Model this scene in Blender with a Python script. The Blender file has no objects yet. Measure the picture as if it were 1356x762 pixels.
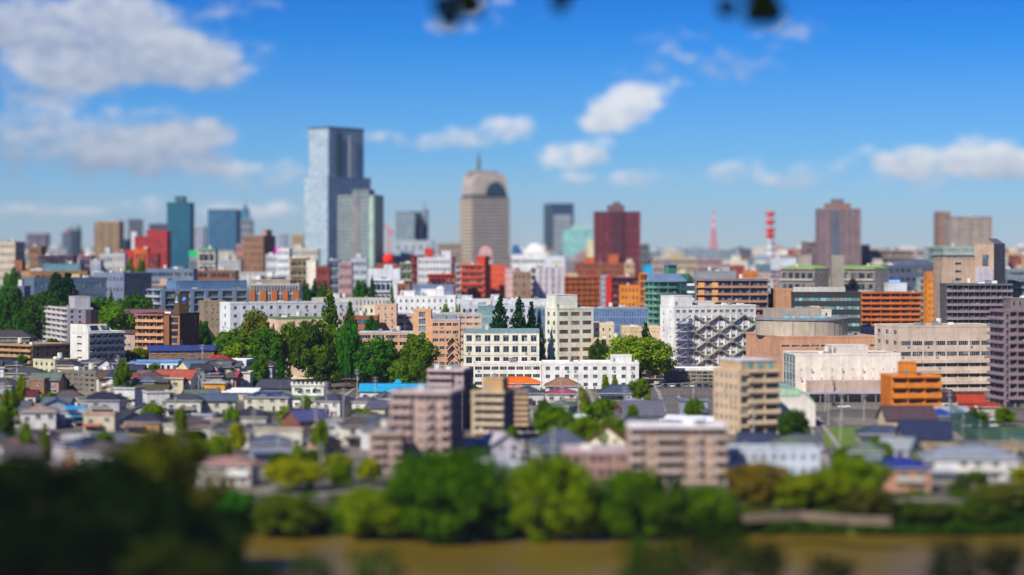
import bpy, math, random
from mathutils import Vector, Matrix, noise
R = math.radians
rnd = random.Random(7)
sc = bpy.context.scene
# ------------------------------------------------------------------ camera
# photograph pixels (1356 wide) <-> metres; used only to survey where things stand
FPX, CX, HZ, H = 2800.0, 678.0, 345.0, 55.0
def gx(px, Y): return (px - CX) * Y / FPX
def gz(py, Y): return H - (py - HZ) * Y / FPX
def gy(py, z=0.0): return FPX * (H - z) / (py - HZ)
cam_data = bpy.data.cameras.new('camera')
cam = bpy.data.objects.new('camera', cam_data)
sc.collection.objects.link(cam)
cam.location = (0, 0, H)
cam.rotation_euler = (R(90), 0, 0)
cam_data.sensor_width = 36
cam_data.lens = 36 * FPX / 1356
cam_data.shift_y = -(381 - HZ) / 1356
cam_data.clip_start = 1
cam_data.clip_end = 40000
cam_data.dof.use_dof = True
cam_data.dof.focus_distance = 955
cam_data.dof.aperture_fstop = cam_data.lens / 1000 / 4.4
cam_data.dof.aperture_blades = 0
sc.camera = cam
# ------------------------------------------------------------------ sun, sky
SUN_EL, SUN_AZ = R(40), R(213)        # azimuth clockwise from +Y
sd = bpy.data.lights.new('sun', 'SUN'); so = bpy.data.objects.new('sun', sd)
sc.collection.objects.link(so)
sd.energy = 5.0; sd.angle = R(0.5); sd.color = (1.0, 0.93, 0.82)
sdir = Vector((math.sin(SUN_AZ) * math.cos(SUN_EL), math.cos(SUN_AZ) * math.cos(SUN_EL), math.sin(SUN_EL)))
so.rotation_euler = (-sdir).to_track_quat('-Z', 'Y').to_euler()
so.location = (0, 0, 500)
world = bpy.data.worlds.new('World'); sc.world = world; world.use_nodes = True
def build_world():
    nt = world.node_tree; N = nt.nodes; L = nt.links; N.clear()
    def nd(t, **k):
        n = N.new(t)
        for a, b in k.items(): setattr(n, a, b)
        return n
    def ma(op, a, b=None, c=None, clamp=False):
        n = nd('ShaderNodeMath', operation=op, use_clamp=clamp)
        for i, v in enumerate((a, b, c)):
            if v is None: continue
            if isinstance(v, (int, float)): n.inputs[i].default_value = v
            else: L.new(v, n.inputs[i])
        return n.outputs[0]
    out = nd('ShaderNodeOutputWorld'); bg = nd('ShaderNodeBackground')
    sky = nd('ShaderNodeTexSky', sky_type='NISHITA', sun_disc=False, sun_elevation=SUN_EL, sun_rotation=SUN_AZ,
             altitude=50, air_density=1.0, dust_density=0.4, ozone_density=2.0)
    tc = nd('ShaderNodeTexCoord'); sp = nd('ShaderNodeSeparateXYZ'); L.new(tc.outputs['Generated'], sp.inputs[0])
    az = ma('MULTIPLY', ma('ARCTAN2', sp.outputs[0], sp.outputs[1]), FPX)     # direction in px-sized steps
    el = ma('MULTIPLY', ma('ARCSINE', sp.outputs[2]), FPX)
    # tint by elevation: polarised deep blue above, paler at the horizon
    elr = ma('DIVIDE', el, 420.0, clamp=True)
    rp = nd('ShaderNodeValToRGB'); L.new(elr, rp.inputs[0])
    cr = rp.color_ramp
    cr.elements[0].position = 0.0; cr.elements[0].color = TINT[0]
    cr.elements[1].position = 1.0; cr.elements[1].color = TINT[3]
    e = cr.elements.new(0.33); e.color = TINT[1]
    e = cr.elements.new(0.7); e.color = TINT[2]
    mul = nd('ShaderNodeMixRGB', blend_type='MULTIPLY'); mul.inputs[0].default_value = 1
    L.new(sky.outputs[0], mul.inputs[1]); L.new(rp.outputs[0], mul.inputs[2])
    # warp
    cb = nd('ShaderNodeCombineXYZ'); L.new(ma('DIVIDE', az, 100.0), cb.inputs[0]); L.new(ma('DIVIDE', el, 60.0), cb.inputs[1])
    def noi(scale, det, off=0.0, rough=.6):
        mp = nd('ShaderNodeMapping'); L.new(cb.outputs[0], mp.inputs[0]); mp.inputs['Location'].default_value = (off, off * .7, 0)
        n = nd('ShaderNodeTexNoise'); L.new(mp.outputs[0], n.inputs['Vector'])
        n.inputs['Scale'].default_value = scale; n.inputs['Detail'].default_value = det; n.inputs['Roughness'].default_value = rough
        return n.outputs[0]
    n1, n2, n3 = noi(1.1, 6), noi(.7, 4, 9.3), noi(3.2, 4, 3.1)
    wx = ma('MULTIPLY_ADD', ma('SUBTRACT', n2, .5), 150.0, az)
    wy = ma('MULTIPLY_ADD', ma('SUBTRACT', n2, .5), 50.0, el)
    tot = None; lit = None
    for (px, py, rx, ry, amp, tilt, wt) in CLOUDS:
        a = ma('SUBTRACT', wx, (px - CX)); b = ma('SUBTRACT', wy, (HZ - py))
        if tilt: b = ma('MULTIPLY_ADD', a, -tilt, b)
        q = ma('ADD', ma('POWER', ma('ABSOLUTE', ma('DIVIDE', a, rx)), 2.0), ma('POWER', ma('ABSOLUTE', ma('DIVIDE', b, ry)), 2.0))
        g = ma('MULTIPLY', ma('SUBTRACT', 1.25, q, clamp=True), amp * 1.1)
        l = ma('MULTIPLY', g, ma('MULTIPLY_ADD', ma('DIVIDE', b, ry), .35, wt))
        tot = g if tot is None else ma('ADD', tot, g)
        lit = l if lit is None else ma('ADD', lit, l)
    # loose fair-weather cloud everywhere outside the surveyed part of the sky
    outm = ma('MAXIMUM', ma('MULTIPLY_ADD', ma('ABSOLUTE', az), 1 / 400., -1.9, clamp=True), ma('MULTIPLY_ADD', el, 1 / 300., -1.3, clamp=True))
    far = ma('MULTIPLY', ma('MULTIPLY_ADD', n2, 4.0, -2.0, clamp=True), ma('MULTIPLY', outm, .8))
    lit = ma('ADD', lit, ma('MULTIPLY', far, .7)); tot = ma('ADD', tot, far)
    gate = ma('MINIMUM', ma('MULTIPLY', tot, 2.5), 1.0)
    dens = ma('ADD', ma('MULTIPLY', tot, .62), ma('MULTIPLY', gate, ma('ADD', ma('MULTIPLY_ADD', n1, 3.3, -1.85), ma('MULTIPLY_ADD', n3, 1.7, -.85))))
    mr = nd('ShaderNodeMapRange', interpolation_type='SMOOTHSTEP'); L.new(dens, mr.inputs[0])
    mr.inputs[1].default_value = .0; mr.inputs[2].default_value = 1.25; mr.inputs[4].default_value = .9
    tone = ma('ADD', ma('DIVIDE', lit, ma('ADD', tot, .001)), ma('MULTIPLY_ADD', n3, 1.1, -.5), clamp=True)
    cc = nd('ShaderNodeMixRGB'); L.new(tone, cc.inputs[0]); cc.inputs[1].default_value = CLOUD_DARK; cc.inputs[2].default_value = CLOUD_LIT
    mix = nd('ShaderNodeMixRGB'); L.new(mr.outputs[0], mix.inputs[0]); L.new(mul.outputs[0], mix.inputs[1]); L.new(cc.outputs[0], mix.inputs[2])
    L.new(mix.outputs[0], bg.inputs[0]); bg.inputs[1].default_value = 0.1
    L.new(bg.outputs[0], out.inputs[0])
TINT = [(.64, .82, 1.16, 1), (.24, .56, 1.06, 1), (.05, .37, .95, 1), (.008, .22, .78, 1)]
CLOUD_DARK = (2.9, 3.5, 4.7, 1); CLOUD_LIT = (7.6, 7.7, 7.9, 1)
CLOUDS = [  # px, py, half-width, half-height, thickness, tilt, brightness
    (150, 62, 210, 62, 1.5, -.08, .25), (55, 40, 190, 45, 1.0, 0, .15), (260, 85, 110, 38, 1.2, -.15, .3), (60, 108, 130, 38, 1.3, 0, .35),
    (90, 190, 220, 56, 1.5, 0, .15), (215, 205, 100, 40, 1.3, 0, .25), (345, 232, 95, 20, 1.2, 0, .4), (330, 277, 70, 17, 1.7, 0, .85),
    (170, 281, 70, 11, 1.2, 0, .6), (50, 279, 80, 12, 1.1, 0, .5), (640, 179, 82, 20, 1.5, .12, .65), (838, 140, 60, 30, 1.9, .1, .85),
    (768, 203, 62, 24, 1.8, .18, .8), (750, 241, 42, 13, 1.3, .1, .7), (842, 236, 52, 14, 1.1, .1, .6), (958, 231, 62, 18, 1.1, .15, .6),
    (1062, 229, 56, 20, 1.1, .1, .6), (1250, 217, 135, 34, 1.6, 0, .65), (1340, 225, 90, 30, 1.2, 0, .4), (628, 26, 70, 30, .9, 0, .55),
    (448, 184, 60, 14, .9, 0, .6), (520, 184, 50, 11, .8, 0, .5), (940, 78, 170, 45, .38, .1, .3), (555, 288, 40, 12, .8, .2, .6),
    (740, 312, 60, 9, .7, 0, .5), (880, 311, 70, 10, .6, 0, .4), (310, 18, 60, 18, .55, 0, .2), (980, 40, 120, 20, .3, 0, .3)]
build_world()
sc.view_settings.view_transform = 'Standard'; sc.view_settings.look = 'None'
sc.view_settings.exposure = 0.2; sc.view_settings.gamma = 1
sc.cycles.use_denoising = True
sc.cycles.max_bounces = 5; sc.cycles.diffuse_bounces = 3; sc.cycles.glossy_bounces = 2
sc.cycles.transparent_max_bounces = 12; sc.cycles.volume_bounces = 0
sc.cycles.caustics_reflective = False; sc.cycles.caustics_refractive = False

# ------------------------------------------------------------------ materials
MATS = {}
def hexc(h, k=1.0):
    v = [int(h[i:i + 2], 16) / 255 for i in (0, 2, 4)]
    return tuple(min(.86, (c / 12.92 if c <= .04045 else ((c + .055) / 1.055) ** 2.4) * k) for c in v) + (1,)
def mat(h, kind='wall', k=1.06):
    """procedural material: h is the sRGB hex of the surface colour"""
    key = (h, kind, k)
    if key in MATS: return MATS[key]
    k0 = k
    m = bpy.data.materials.new(kind + '_' + h); m.use_nodes = True
    nt = m.node_tree; N, L = nt.nodes, nt.links; b = N['Principled BSDF']; col = hexc(h, k)
    if kind in ('wall', 'tile', 'roof', 'paint'):
        g = .3 * col[0] + .6 * col[1] + .1 * col[2]; s = 1.0; w_ = (1.0, .99, .94)
        col = tuple(min(.86, max(.004, (g + (c - g) * s) * q)) for c, q in zip(col[:3], w_)) + (1,)
    b.inputs['Roughness'].default_value = .85
    geo = N.new('ShaderNodeNewGeometry')
    def noi(scale, det=3, sx=1, sz=1):
        mp = N.new('ShaderNodeMapping'); L.new(geo.outputs['Position'], mp.inputs[0]); mp.inputs['Scale'].default_value = (sx, sx, sz)
        n = N.new('ShaderNodeTexNoise'); L.new(mp.outputs[0], n.inputs['Vector']); n.inputs['Scale'].default_value = scale
        n.inputs['Detail'].default_value = det; return n.outputs[0]
    def ramp(fac, stops):
        r = N.new('ShaderNodeValToRGB'); L.new(fac, r.inputs[0]); e = r.color_ramp.elements
        e[0].position, e[0].color = stops[0]; e[1].position, e[1].color = stops[-1]
        for p, c in stops[1:-1]: q = e.new(p); q.color = c
        return r.outputs[0]
    def sh(f): return tuple(min(.9, c * f) for c in col[:3]) + (1,)
    def mulc(a, bb, f=1.0):
        x = N.new('ShaderNodeMixRGB'); x.blend_type = 'MULTIPLY'; x.inputs[0].default_value = f; L.new(a, x.inputs[1]); L.new(bb, x.inputs[2]); return x.outputs[0]
    if kind in ('wall', 'paint'):
        c = mulc(ramp(noi(.13, 5), [(.3, sh(.8)), (.7, sh(1.08))]), ramp(noi(.6, 3), [(.35, (.9, .89, .88, 1)), (.6, (1, 1, 1, 1))]))
        st = ramp(noi(.9, 3, 1, .06), [(.35, (.80, .79, .77, 1)), (.62, (1, 1, 1, 1))])   # rain streaks
        L.new(mulc(c, st, .75 if kind == 'wall' else .3), b.inputs['Base Color'])
        if kind == 'paint': b.inputs['Roughness'].default_value = .35
    elif kind == 'roof':     # flat roof deck with patches and stains
        c = ramp(noi(.22, 6), [(.3, sh(.68)), (.5, sh(.95)), (.72, sh(1.12))])
        L.new(c, b.inputs['Base Color']); b.inputs['Roughness'].default_value = .8
    elif kind == 'tile':     # pitched tiled roof: courses as fine relief
        c = ramp(noi(.8, 4), [(.3, sh(.75)), (.7, sh(1.2))])
        L.new(c, b.inputs['Base Color']); b.inputs['Roughness'].default_value = .78; b.inputs['Specular IOR Level'].default_value = .3
        wv = N.new('ShaderNodeTexWave'); wv.bands_direction = 'Z'; wv.inputs['Scale'].default_value = 1.6; L.new(geo.outputs['Position'], wv.inputs[0])
        bp = N.new('ShaderNodeBump'); bp.inputs['Distance'].default_value = .06; bp.inputs['Strength'].default_value = .8
        L.new(wv.outputs[1], bp.inputs['Height']); L.new(bp.outputs[0], b.inputs['Normal'])
    elif kind in ('glass', 'curtain'):
        # panes: most dark, some with drawn blinds, decided per pane-sized cell
        sn = N.new('ShaderNodeVectorMath'); sn.operation = 'SNAP'; sn.inputs[1].default_value = (1.9, 1.9, 3.1); L.new(geo.outputs['Position'], sn.inputs[0])
        wn = N.new('ShaderNodeTexWhiteNoise'); L.new(sn.outputs[0], wn.inputs[0])
        if kind == 'glass':
            c = ramp(wn.outputs[0], [(.0, sh(.55)), (.5, sh(1.0)), (.72, sh(1.6)), (.84, hexc('8f9a98', .4)), (1., hexc('c8c4b4', .5))])
            c_r = .12
        else:
            c = ramp(wn.outputs[0], [(.0, sh(.8)), (.5, sh(1.0)), (1., sh(1.35))]); c_r = .18
        L.new(c, b.inputs['Base Color']); b.inputs['Roughness'].default_value = c_r; b.inputs['Specular IOR Level'].default_value = .7
        n = noi(.35, 2); bp = N.new('ShaderNodeBump'); bp.inputs['Distance'].default_value = .05; bp.inputs['Strength'].default_value = .3
        L.new(n, bp.inputs['Height']); L.new(bp.outputs[0], b.inputs['Normal'])
    elif kind == 'leaf':
        oi = N.new('ShaderNodeObjectInfo')
        c = ramp(noi(.45, 5), [(.3, sh(.42)), (.5, sh(.95)), (.7, (min(1, col[0] * 1.8), col[1] * 1.4, col[2] * .5, 1))])
        hs = N.new('ShaderNodeHueSaturation'); L.new(c, hs.inputs['Color'])
        mr = N.new('ShaderNodeMapRange'); L.new(oi.outputs['Random'], mr.inputs[0]); mr.inputs[3].default_value = .475; mr.inputs[4].default_value = .52; L.new(mr.outputs[0], hs.inputs['Hue'])
        mr = N.new('ShaderNodeMapRange'); L.new(oi.outputs['Random'], mr.inputs[0]); mr.inputs[3].default_value = 1.3; mr.inputs[4].default_value = .75; L.new(mr.outputs[0], hs.inputs['Value'])
        df = N.new('ShaderNodeBsdfDiffuse'); tr = N.new('ShaderNodeBsdfTranslucent'); mx = N.new('ShaderNodeMixShader')
        L.new(hs.outputs[0], df.inputs[0]); L.new(hs.outputs[0], tr.inputs[0]); mx.inputs[0].default_value = .3
        L.new(df.outputs[0], mx.inputs[1]); L.new(tr.outputs[0], mx.inputs[2]); L.new(mx.outputs[0], N['Material Output'].inputs[0])
    elif kind == 'net':
        b.inputs['Base Color'].default_value = col
        tr = N.new('ShaderNodeBsdfTransparent'); mx = N.new('ShaderNodeMixShader'); mx.inputs[0].default_value = .5
        L.new(tr.outputs[0], mx.inputs[1]); L.new(b.outputs[0], mx.inputs[2]); L.new(mx.outputs[0], N['Material Output'].inputs[0])
    elif kind == 'ground':
        a = ramp(noi(.05, 5), [(.3, sh(.7)), (.7, sh(1.2))]); c = mulc(a, ramp(noi(.8, 5), [(.3, (.75, .75, .75, 1)), (.7, (1.1, 1.1, 1.1, 1))]))
        L.new(c, b.inputs['Base Color'])
    elif kind == 'town':
        vo = N.new('ShaderNodeTexVoronoi'); vo.inputs['Scale'].default_value = .045; vo.distance = 'MANHATTAN'; L.new(geo.outputs['Position'], vo.inputs['Vector'])
        c = ramp(vo.outputs['Color'], [(.0, hexc('5c5850')), (.3, hexc('7d7468')), (.45, hexc('4a5a28', .7)), (.6, hexc('8e8678')), (.8, hexc('59544c')), (1., hexc('70695c'))])
        L.new(mulc(c, ramp(noi(.5, 5), [(.3, (.6, .6, .6, 1)), (.7, (1.1, 1.1, 1.1, 1))])), b.inputs['Base Color'])
    elif kind == 'grass':
        c = ramp(noi(.3, 6), [(.3, sh(.6)), (.5, sh(1.)), (.72, (col[0] * 1.7, col[1] * 1.3, col[2], 1))]); L.new(c, b.inputs['Base Color'])
    elif kind == 'water':
        c = ramp(noi(.02, 3, 1, 1), [(.3, sh(.85)), (.7, sh(1.15))]); L.new(c, b.inputs['Base Color']); b.inputs['Roughness'].default_value = .34; b.inputs['Specular IOR Level'].default_value = .35
        n = noi(1.2, 4); bp = N.new('ShaderNodeBump'); bp.inputs['Distance'].default_value = .12; bp.inputs['Strength'].default_value = .35
        L.new(n, bp.inputs['Height']); L.new(bp.outputs[0], b.inputs['Normal'])
    elif kind == 'metal':
        b.inputs['Base Color'].default_value = col; b.inputs['Metallic'].default_value = .4; b.inputs['Roughness'].default_value = .45
    elif kind == 'plain': b.inputs['Base Color'].default_value = col
    MATS[key] = m; return m

# ------------------------------------------------------------------ meshes
C = sc.collection
class M:
    def __init__(s): s.v = []; s.f = []; s.m = []; s.ms = []
    def mi(s, m):
        if m not in s.ms: s.ms.append(m)
        return s.ms.index(m)
    def quad(s, a, b, c, d, m):
        i = len(s.v); s.v += [a, b, c, d]; s.f.append((i, i + 1, i + 2, i + 3)); s.m.append(s.mi(m))
    def tri(s, a, b, c, m):
        i = len(s.v); s.v += [a, b, c]; s.f.append((i, i + 1, i + 2)); s.m.append(s.mi(m))
    def hexa(s, p, m, top=None):   # p: 4 bottom (ccw) + 4 top
        i = len(s.v); s.v += p; k = s.mi(m); t = k if top is None else s.mi(top)
        for q in ((3, 2, 1, 0), (4, 5, 6, 7), (0, 1, 5, 4), (1, 2, 6, 5), (2, 3, 7, 6), (3, 0, 4, 7)):
            s.f.append(tuple(i + x for x in q)); s.m.append(t if q[0] == 4 else k)
    def box(s, x0, x1, y0, y1, z0, z1, m, top=None):
        s.hexa([(x0, y0, z0), (x1, y0, z0), (x1, y1, z0), (x0, y1, z0), (x0, y0, z1), (x1, y0, z1), (x1, y1, z1), (x0, y1, z1)], m, top)
    def fbox(s, fr, u0, u1, v0, v1, n0, n1, m):
        o, u, n, L = fr
        def P(a, z, c): return (o[0] + u[0] * a + n[0] * c, o[1] + u[1] * a + n[1] * c, z)
        s.hexa([P(u0, v0, n1), P(u1, v0, n1), P(u1, v0, n0), P(u0, v0, n0), P(u0, v1, n1), P(u1, v1, n1), P(u1, v1, n0), P(u0, v1, n0)], m)
    def cyl(s, x, y, z0, z1, r0, r1, m, n=8, cap=True, dx=0, dy=0):
        i = len(s.v); k = s.mi(m)
        for z, r, ox, oy in ((z0, r0, 0, 0), (z1, r1, dx, dy)):
            for a in range(n): t = 2 * math.pi * a / n; s.v.append((x + ox + r * math.cos(t), y + oy + r * math.sin(t), z))
        for a in range(n):
            b = (a + 1) % n; s.f.append((i + a, i + b, i + n + b, i + n + a)); s.m.append(k)
        if cap: s.f.append(tuple(i + n + a for a in range(n))); s.m.append(k)
    def bar(s, a, b, r, m):
        a, b = Vector(a), Vector(b); d = (b - a).normalized(); x = d.orthogonal().normalized() * r; y = d.cross(x)
        q = [a - x - y, a + x - y, a + x + y, a - x + y, b - x - y, b + x - y, b + x + y, b - x + y]
        s.hexa([tuple(p) for p in q], m)
    def mesh(s, name):
        me = bpy.data.meshes.new(name); me.from_pydata(s.v, [], s.f)
        for m in s.ms: me.materials.append(m)
        me.polygons.foreach_set('material_index', s.m); me.update(); return me
    def build(s, name, parent=None, **k): return obj(name, s.mesh(name), parent, **k)
def obj(name, me, parent=None, loc=None, rz=0, kind=None, label=None, cat=None, group=None, scale=None):
    o = bpy.data.objects.new(name, me); C.objects.link(o)
    if parent is not None: o.parent = parent
    if loc is not None: o.location = loc
    if rz: o.rotation_euler = (0, 0, rz)
    if scale: o.scale = scale
    if kind: o['kind'] = kind
    if label: o['label'] = label
    if cat: o['category'] = cat
    if group: o['group'] = group
    return o
LABELS = {}
def thing(name, label, cat, loc, rz=0, group=None, me=None, scale=None):
    assert label not in LABELS, label
    n = len(label.split()); assert 4 <= n <= 16, label
    LABELS[label] = 1
    return obj(name, me, None, loc, rz, None, label, cat, group, scale)
FOOT = []      # footprints (cx, cy, hw, hd, yaw)
SCR = []       # surveyed extents of the big buildings (x0,x1,ytop,ybottom,Y) so that fillers keep clear of them
def sat(a, b, gap=1.0):
    def corners(r):
        c, s = math.cos(r[4]), math.sin(r[4])
        return [(r[0] + c * i * r[2] - s * j * r[3], r[1] + s * i * r[2] + c * j * r[3]) for i in (-1, 1) for j in (-1, 1)]
    if (a[0] - b[0]) ** 2 + (a[1] - b[1]) ** 2 > (math.hypot(a[2], a[3]) + math.hypot(b[2], b[3]) + gap) ** 2: return False
    A, B = corners(a), corners(b)
    for yaw in (a[4], a[4] + math.pi / 2, b[4], b[4] + math.pi / 2):
        c, s = math.cos(yaw), math.sin(yaw)
        pa = [p[0] * c + p[1] * s for p in A]; pb = [p[0] * c + p[1] * s for p in B]
        if max(pa) + gap < min(pb) or max(pb) + gap < min(pa): return False
    return True
GLASS = mat('2a3a4c', 'glass', .8); DARK = mat('1c2026', 'plain'); WHITE = mat('eeece6', 'paint'); GREY = mat('8d8f90', 'paint')
FRAME = mat('c9cbc8', 'paint')
# ------------------------------------------------------------------ building kit
def M_(c): return mat(c) if isinstance(c, str) else c
T = .32        # depth of the wall layer round the windows
def frame_of(w, d, face):
    return {'front': ((-w / 2, -d / 2), (1, 0), (0, -1), w), 'right': ((w / 2, -d / 2), (0, 1), (1, 0), d),
            'back': ((w / 2, d / 2), (-1, 0), (0, 1), w), 'left': ((-w / 2, d / 2), (0, -1), (-1, 0), d)}[face]
FROT = {'front': 0, 'right': math.pi / 2, 'back': math.pi, 'left': -math.pi / 2}
def fp(fr, a, z, c):
    o, u, n, L = fr; return (o[0] + u[0] * a + n[0] * c, o[1] + u[1] * a + n[1] * c, z)
WIN_CACHE = {}
AC = random.Random(3)
def window_mesh(w, h, glass=None, frame=None, bars=1):
    key = (round(w, 1), round(h, 1), glass, frame, bars)
    if key in WIN_CACHE: return WIN_CACHE[key]
    m = M(); g = glass or GLASS; f = frame or FRAME; t = .07
    m.box(-w / 2, w / 2, .0, .05, 0, h, g)
    for a, b, c, d in ((-w / 2, w / 2, 0, t), (-w / 2, w / 2, h - t, h), (-w / 2, -w / 2 + t, t, h - t), (w / 2 - t, w / 2, t, h - t)):
        m.box(a, b, -.04, .0, c, d, f)
    for k in range(bars):
        x = -w / 2 + w * (k + 1) / (bars + 1); m.box(x - .04, x + .04, -.035, .0, t, h - t, f)
    m.box(-w / 2 - .08, w / 2 + .08, -T - .06 + .1, -.045, -.09, -.002, f)
    WIN_CACHE[key] = m.mesh('window'); return WIN_CACHE[key]
def facade(root, wm, gm, w, d, face, h0, h1, nf, st, col, clutter):
    """wm: wall mesh, gm: joined glazing mesh. st: dict(style=..., nc=...)"""
    fr = frame_of(w, d, face); L = fr[3]; style = st.get('s', 'grid'); e = .01
    glass = st.get('glass', GLASS)
    if style == 'blank':
        wm.fbox(fr, e, L - e, h0, h1, -T, 0, col); return
    fh = (h1 - h0) / nf; nc = st.get('nc') or max(1, int(L / st.get('cw', 3.6)))
    if style == 'curtain':
        gm.fbox(fr, e, L - e, h0, h1, -T, -.12, glass)
        bc = st.get('bar', FRAME); hb = st.get('hb', .35)
        for f in range(nf + 1): v = h0 + f * fh; wm.fbox(fr, e, L - e, max(h0, v - hb / 2), min(h1, v + hb / 2), -.12, 0, bc)
        for k in range(nc + 1):
            u = e + (L - 2 * e - .25) * k / nc; wm.fbox(fr, u, u + .25, h0, h1, -.119, .06, bc)
        return
    ww, wh, sill = st.get('ww', .5), st.get('wh', .48), st.get('sill', .32)
    if style == 'balcony': ww, wh, sill = st.get('ww', .78), .68, .03
    mg = st.get('mg', .4); cw = (L - 2 * mg) / nc; prev = h0
    segs = st.get('segs'); skip = st.get('skip', ()); top = st.get('top', 99); bot = st.get('bot', 0); wcol = st.get('col', col); pc = st.get('pier', wcol)
    for f in range(nf):
        a = h0 + f * fh + sill * fh; b = a + wh * fh
        if f < bot or f >= top or f in skip: continue
        wm.fbox(fr, e, L - e, prev, a, -T, 0, wcol)
        u = e
        for k in range(nc):
            uc = mg + cw * (k + .5); hw = cw * ww / 2
            wm.fbox(fr, u, uc - hw, a, b, -T, 0 if not st.get('proud') else .0, pc)
            u = uc + hw
            if segs and not any(s0 <= uc / L <= s1 for s0, s1 in segs):      # plain wall with a smaller window
                q = hw * .38; a2, b2 = a + .32 * fh, b - .05 * fh; wm.fbox(fr, uc - hw, uc + hw, a, a2, -T + .07, -.001, wcol); wm.fbox(fr, uc - hw, uc + hw, b2, b, -T + .07, -.001, wcol)
                wm.fbox(fr, uc - hw, uc - hw + q, a2, b2, -T + .07, -.001, wcol); wm.fbox(fr, uc + hw - q, uc + hw, a2, b2, -T + .07, -.001, wcol)
            if st.get('parts'):
                p = fp(fr, uc, a, -T + .05)
                me = window_mesh(2 * hw, b - a, glass, st.get('fc'), st.get('bars', 1))
                obj('window', me, root, p, FROT[face])
                if AC.random() < .16 and fh < 6: x_ = uc + AC.uniform(-hw, hw * .3); wm.fbox(fr, x_, x_ + .8, a - .75, a - .15, .004, .36, GREY)
            else:
                gm.fbox(fr, uc - hw, uc + hw, a, b, -T, -T + .06, glass)
                if st.get('mull'):
                    for q in range(1, st['mull'] + 1):
                        x = uc - hw + 2 * hw * q / (st['mull'] + 1); wm.fbox(fr, x - .05, x + .05, a, b, -T + .06, -T + .14, FRAME)
        wm.fbox(fr, u, L - e, a, b, -T, 0, pc)
        prev = b
    wm.fbox(fr, e, L - e, prev, h1, -T, 0, wcol)
    if st.get('fins'):      # vertical piers standing proud of the wall
        n, fw, fd, fc = st['fins']
        for k in range(n + 1):
            u = (L - fw) * k / n; wm.fbox(fr, u + e, u + fw - e, h0, h1 - .01, 0.002, fd, fc)
    if st.get('bands'):     # horizontal string courses
        bh, bd, bc = st['bands']
        for f in range(1, st.get('btop', nf) + 1): v = h0 + f * fh; wm.fbox(fr, e, L - e, v - bh, min(v, h1 - .02), .003, bd, bc)
    if style == 'balcony':
        pr = M_(st.get('par', wcol)); bd = st.get('bd', 1.3); ph = st.get('ph', 1.05); 
        for (sg0, sg1) in (segs or [(st.get('u0', 0), st.get('u1', 1))]):
            u0 = sg0 * L + .05; u1 = sg1 * L - .05
            bm = M(); bm.fbox(fr, u0, u1, 0, .16, .004, bd, pr)
            bm.fbox(fr, u0, u1, .16, .16 + ph, bd - .12, bd, pr)
            bm.fbox(fr, u0, u0 + .12, .16, .16 + ph, .004, bd - .12, pr); bm.fbox(fr, u1 - .12, u1, .16, .16 + ph, .004, bd - .12, pr)
            nb = st.get('part_n', nc) if not segs else max(1, int((u1 - u0) / 5)); bay = (u1 - u0) / max(1, nb); pcl = M_(st.get('pcol', pr))
            for k in range(1, nb):
                x = u0 + bay * k; bm.fbox(fr, x - .06, x + .06, .16, fh - .02, .005, bd - .13, pcl)
            if st.get('cols'):      # outer columns joining the floors
                for k in range(nb + 1):
                    x = u0 + bay * k; x0 = min(max(x - .2, u0), u1 - .4); bm.fbox(fr, x0, x0 + .4, .16 + ph, fh - .001, bd - .3, bd - .02, pcl)
            me = bm.mesh('balcony'); f0 = st.get('f0', 1)
            for f in range(f0, nf):
                obj('balcony', me, root, (0, 0, h0 + f * fh))
                if clutter is not None:
                    for k in range(nb):
                        if rnd.random() < .5:
                            uu = u0 + bay * (k + rnd.uniform(.15, .8)); cc = CLUT[rnd.randrange(len(CLUT))]
                            hh = rnd.uniform(.5, 1.5); ws = rnd.uniform(.3, 1.0)
                            clutter.fbox(fr, uu, min(u1 - .2, uu + ws), h0 + f * fh + .165, h0 + f * fh + .165 + hh, .35, .35 + rnd.uniform(.2, .4), cc)
        if st.get('roofslab', 1): wm.fbox(fr, st.get('u0', 0) * L + .05, st.get('u1', 1) * L - .05, h1 - .02, h1 + .2, .004, bd, M_(st.get('rs', pr)))
CLUT = [mat('f0f0ee', 'plain'), mat('dcdcd8', 'plain'), mat('e9e2d0', 'plain'), mat('4a6a9a', 'plain'), mat('555', 'plain') if 0 else mat('555555', 'plain'),
        mat('f4f4f4', 'plain'), mat('a03028', 'plain'), mat('5d7a3c', 'plain')]
def place(x0, xm, x1, Y, d, side):
    a0, am, a1 = (x0 - CX) / FPX, (xm - CX) / FPX, (x1 - CX) / FPX; Xn = am * Y
    if side == 'R':
        k = (a1 * Y - Xn) / d; th = math.asin(max(-.98, min(.98, k / math.hypot(1, a1)))) + math.atan(a1)
        c, s = math.cos(th), math.sin(th); w = (Xn - a0 * Y) / (c + a0 * s); yaw = -th
        ux, uy = c, -s; cx = Xn - ux * w / 2; cy = Y - uy * w / 2
    elif side == 'L':
        k = (Xn - a0 * Y) / d; th = math.asin(max(-.98, min(.98, k / math.hypot(1, a0)))) - math.atan(a0)
        c, s = math.cos(th), math.sin(th); w = (a1 * Y - Xn) / (c - a1 * s); yaw = th
        ux, uy = c, s; cx = Xn + ux * w / 2; cy = Y + uy * w / 2
    else:                      # facing the hill squarely
        w = (a1 - a0) * Y; yaw = 0; cx = (a0 + a1) / 2 * Y; cy = Y; ux, uy = 1, 0
    cx += -uy * d / 2; cy += ux * d / 2
    return cx, cy, w, yaw
HERO = []
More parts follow.
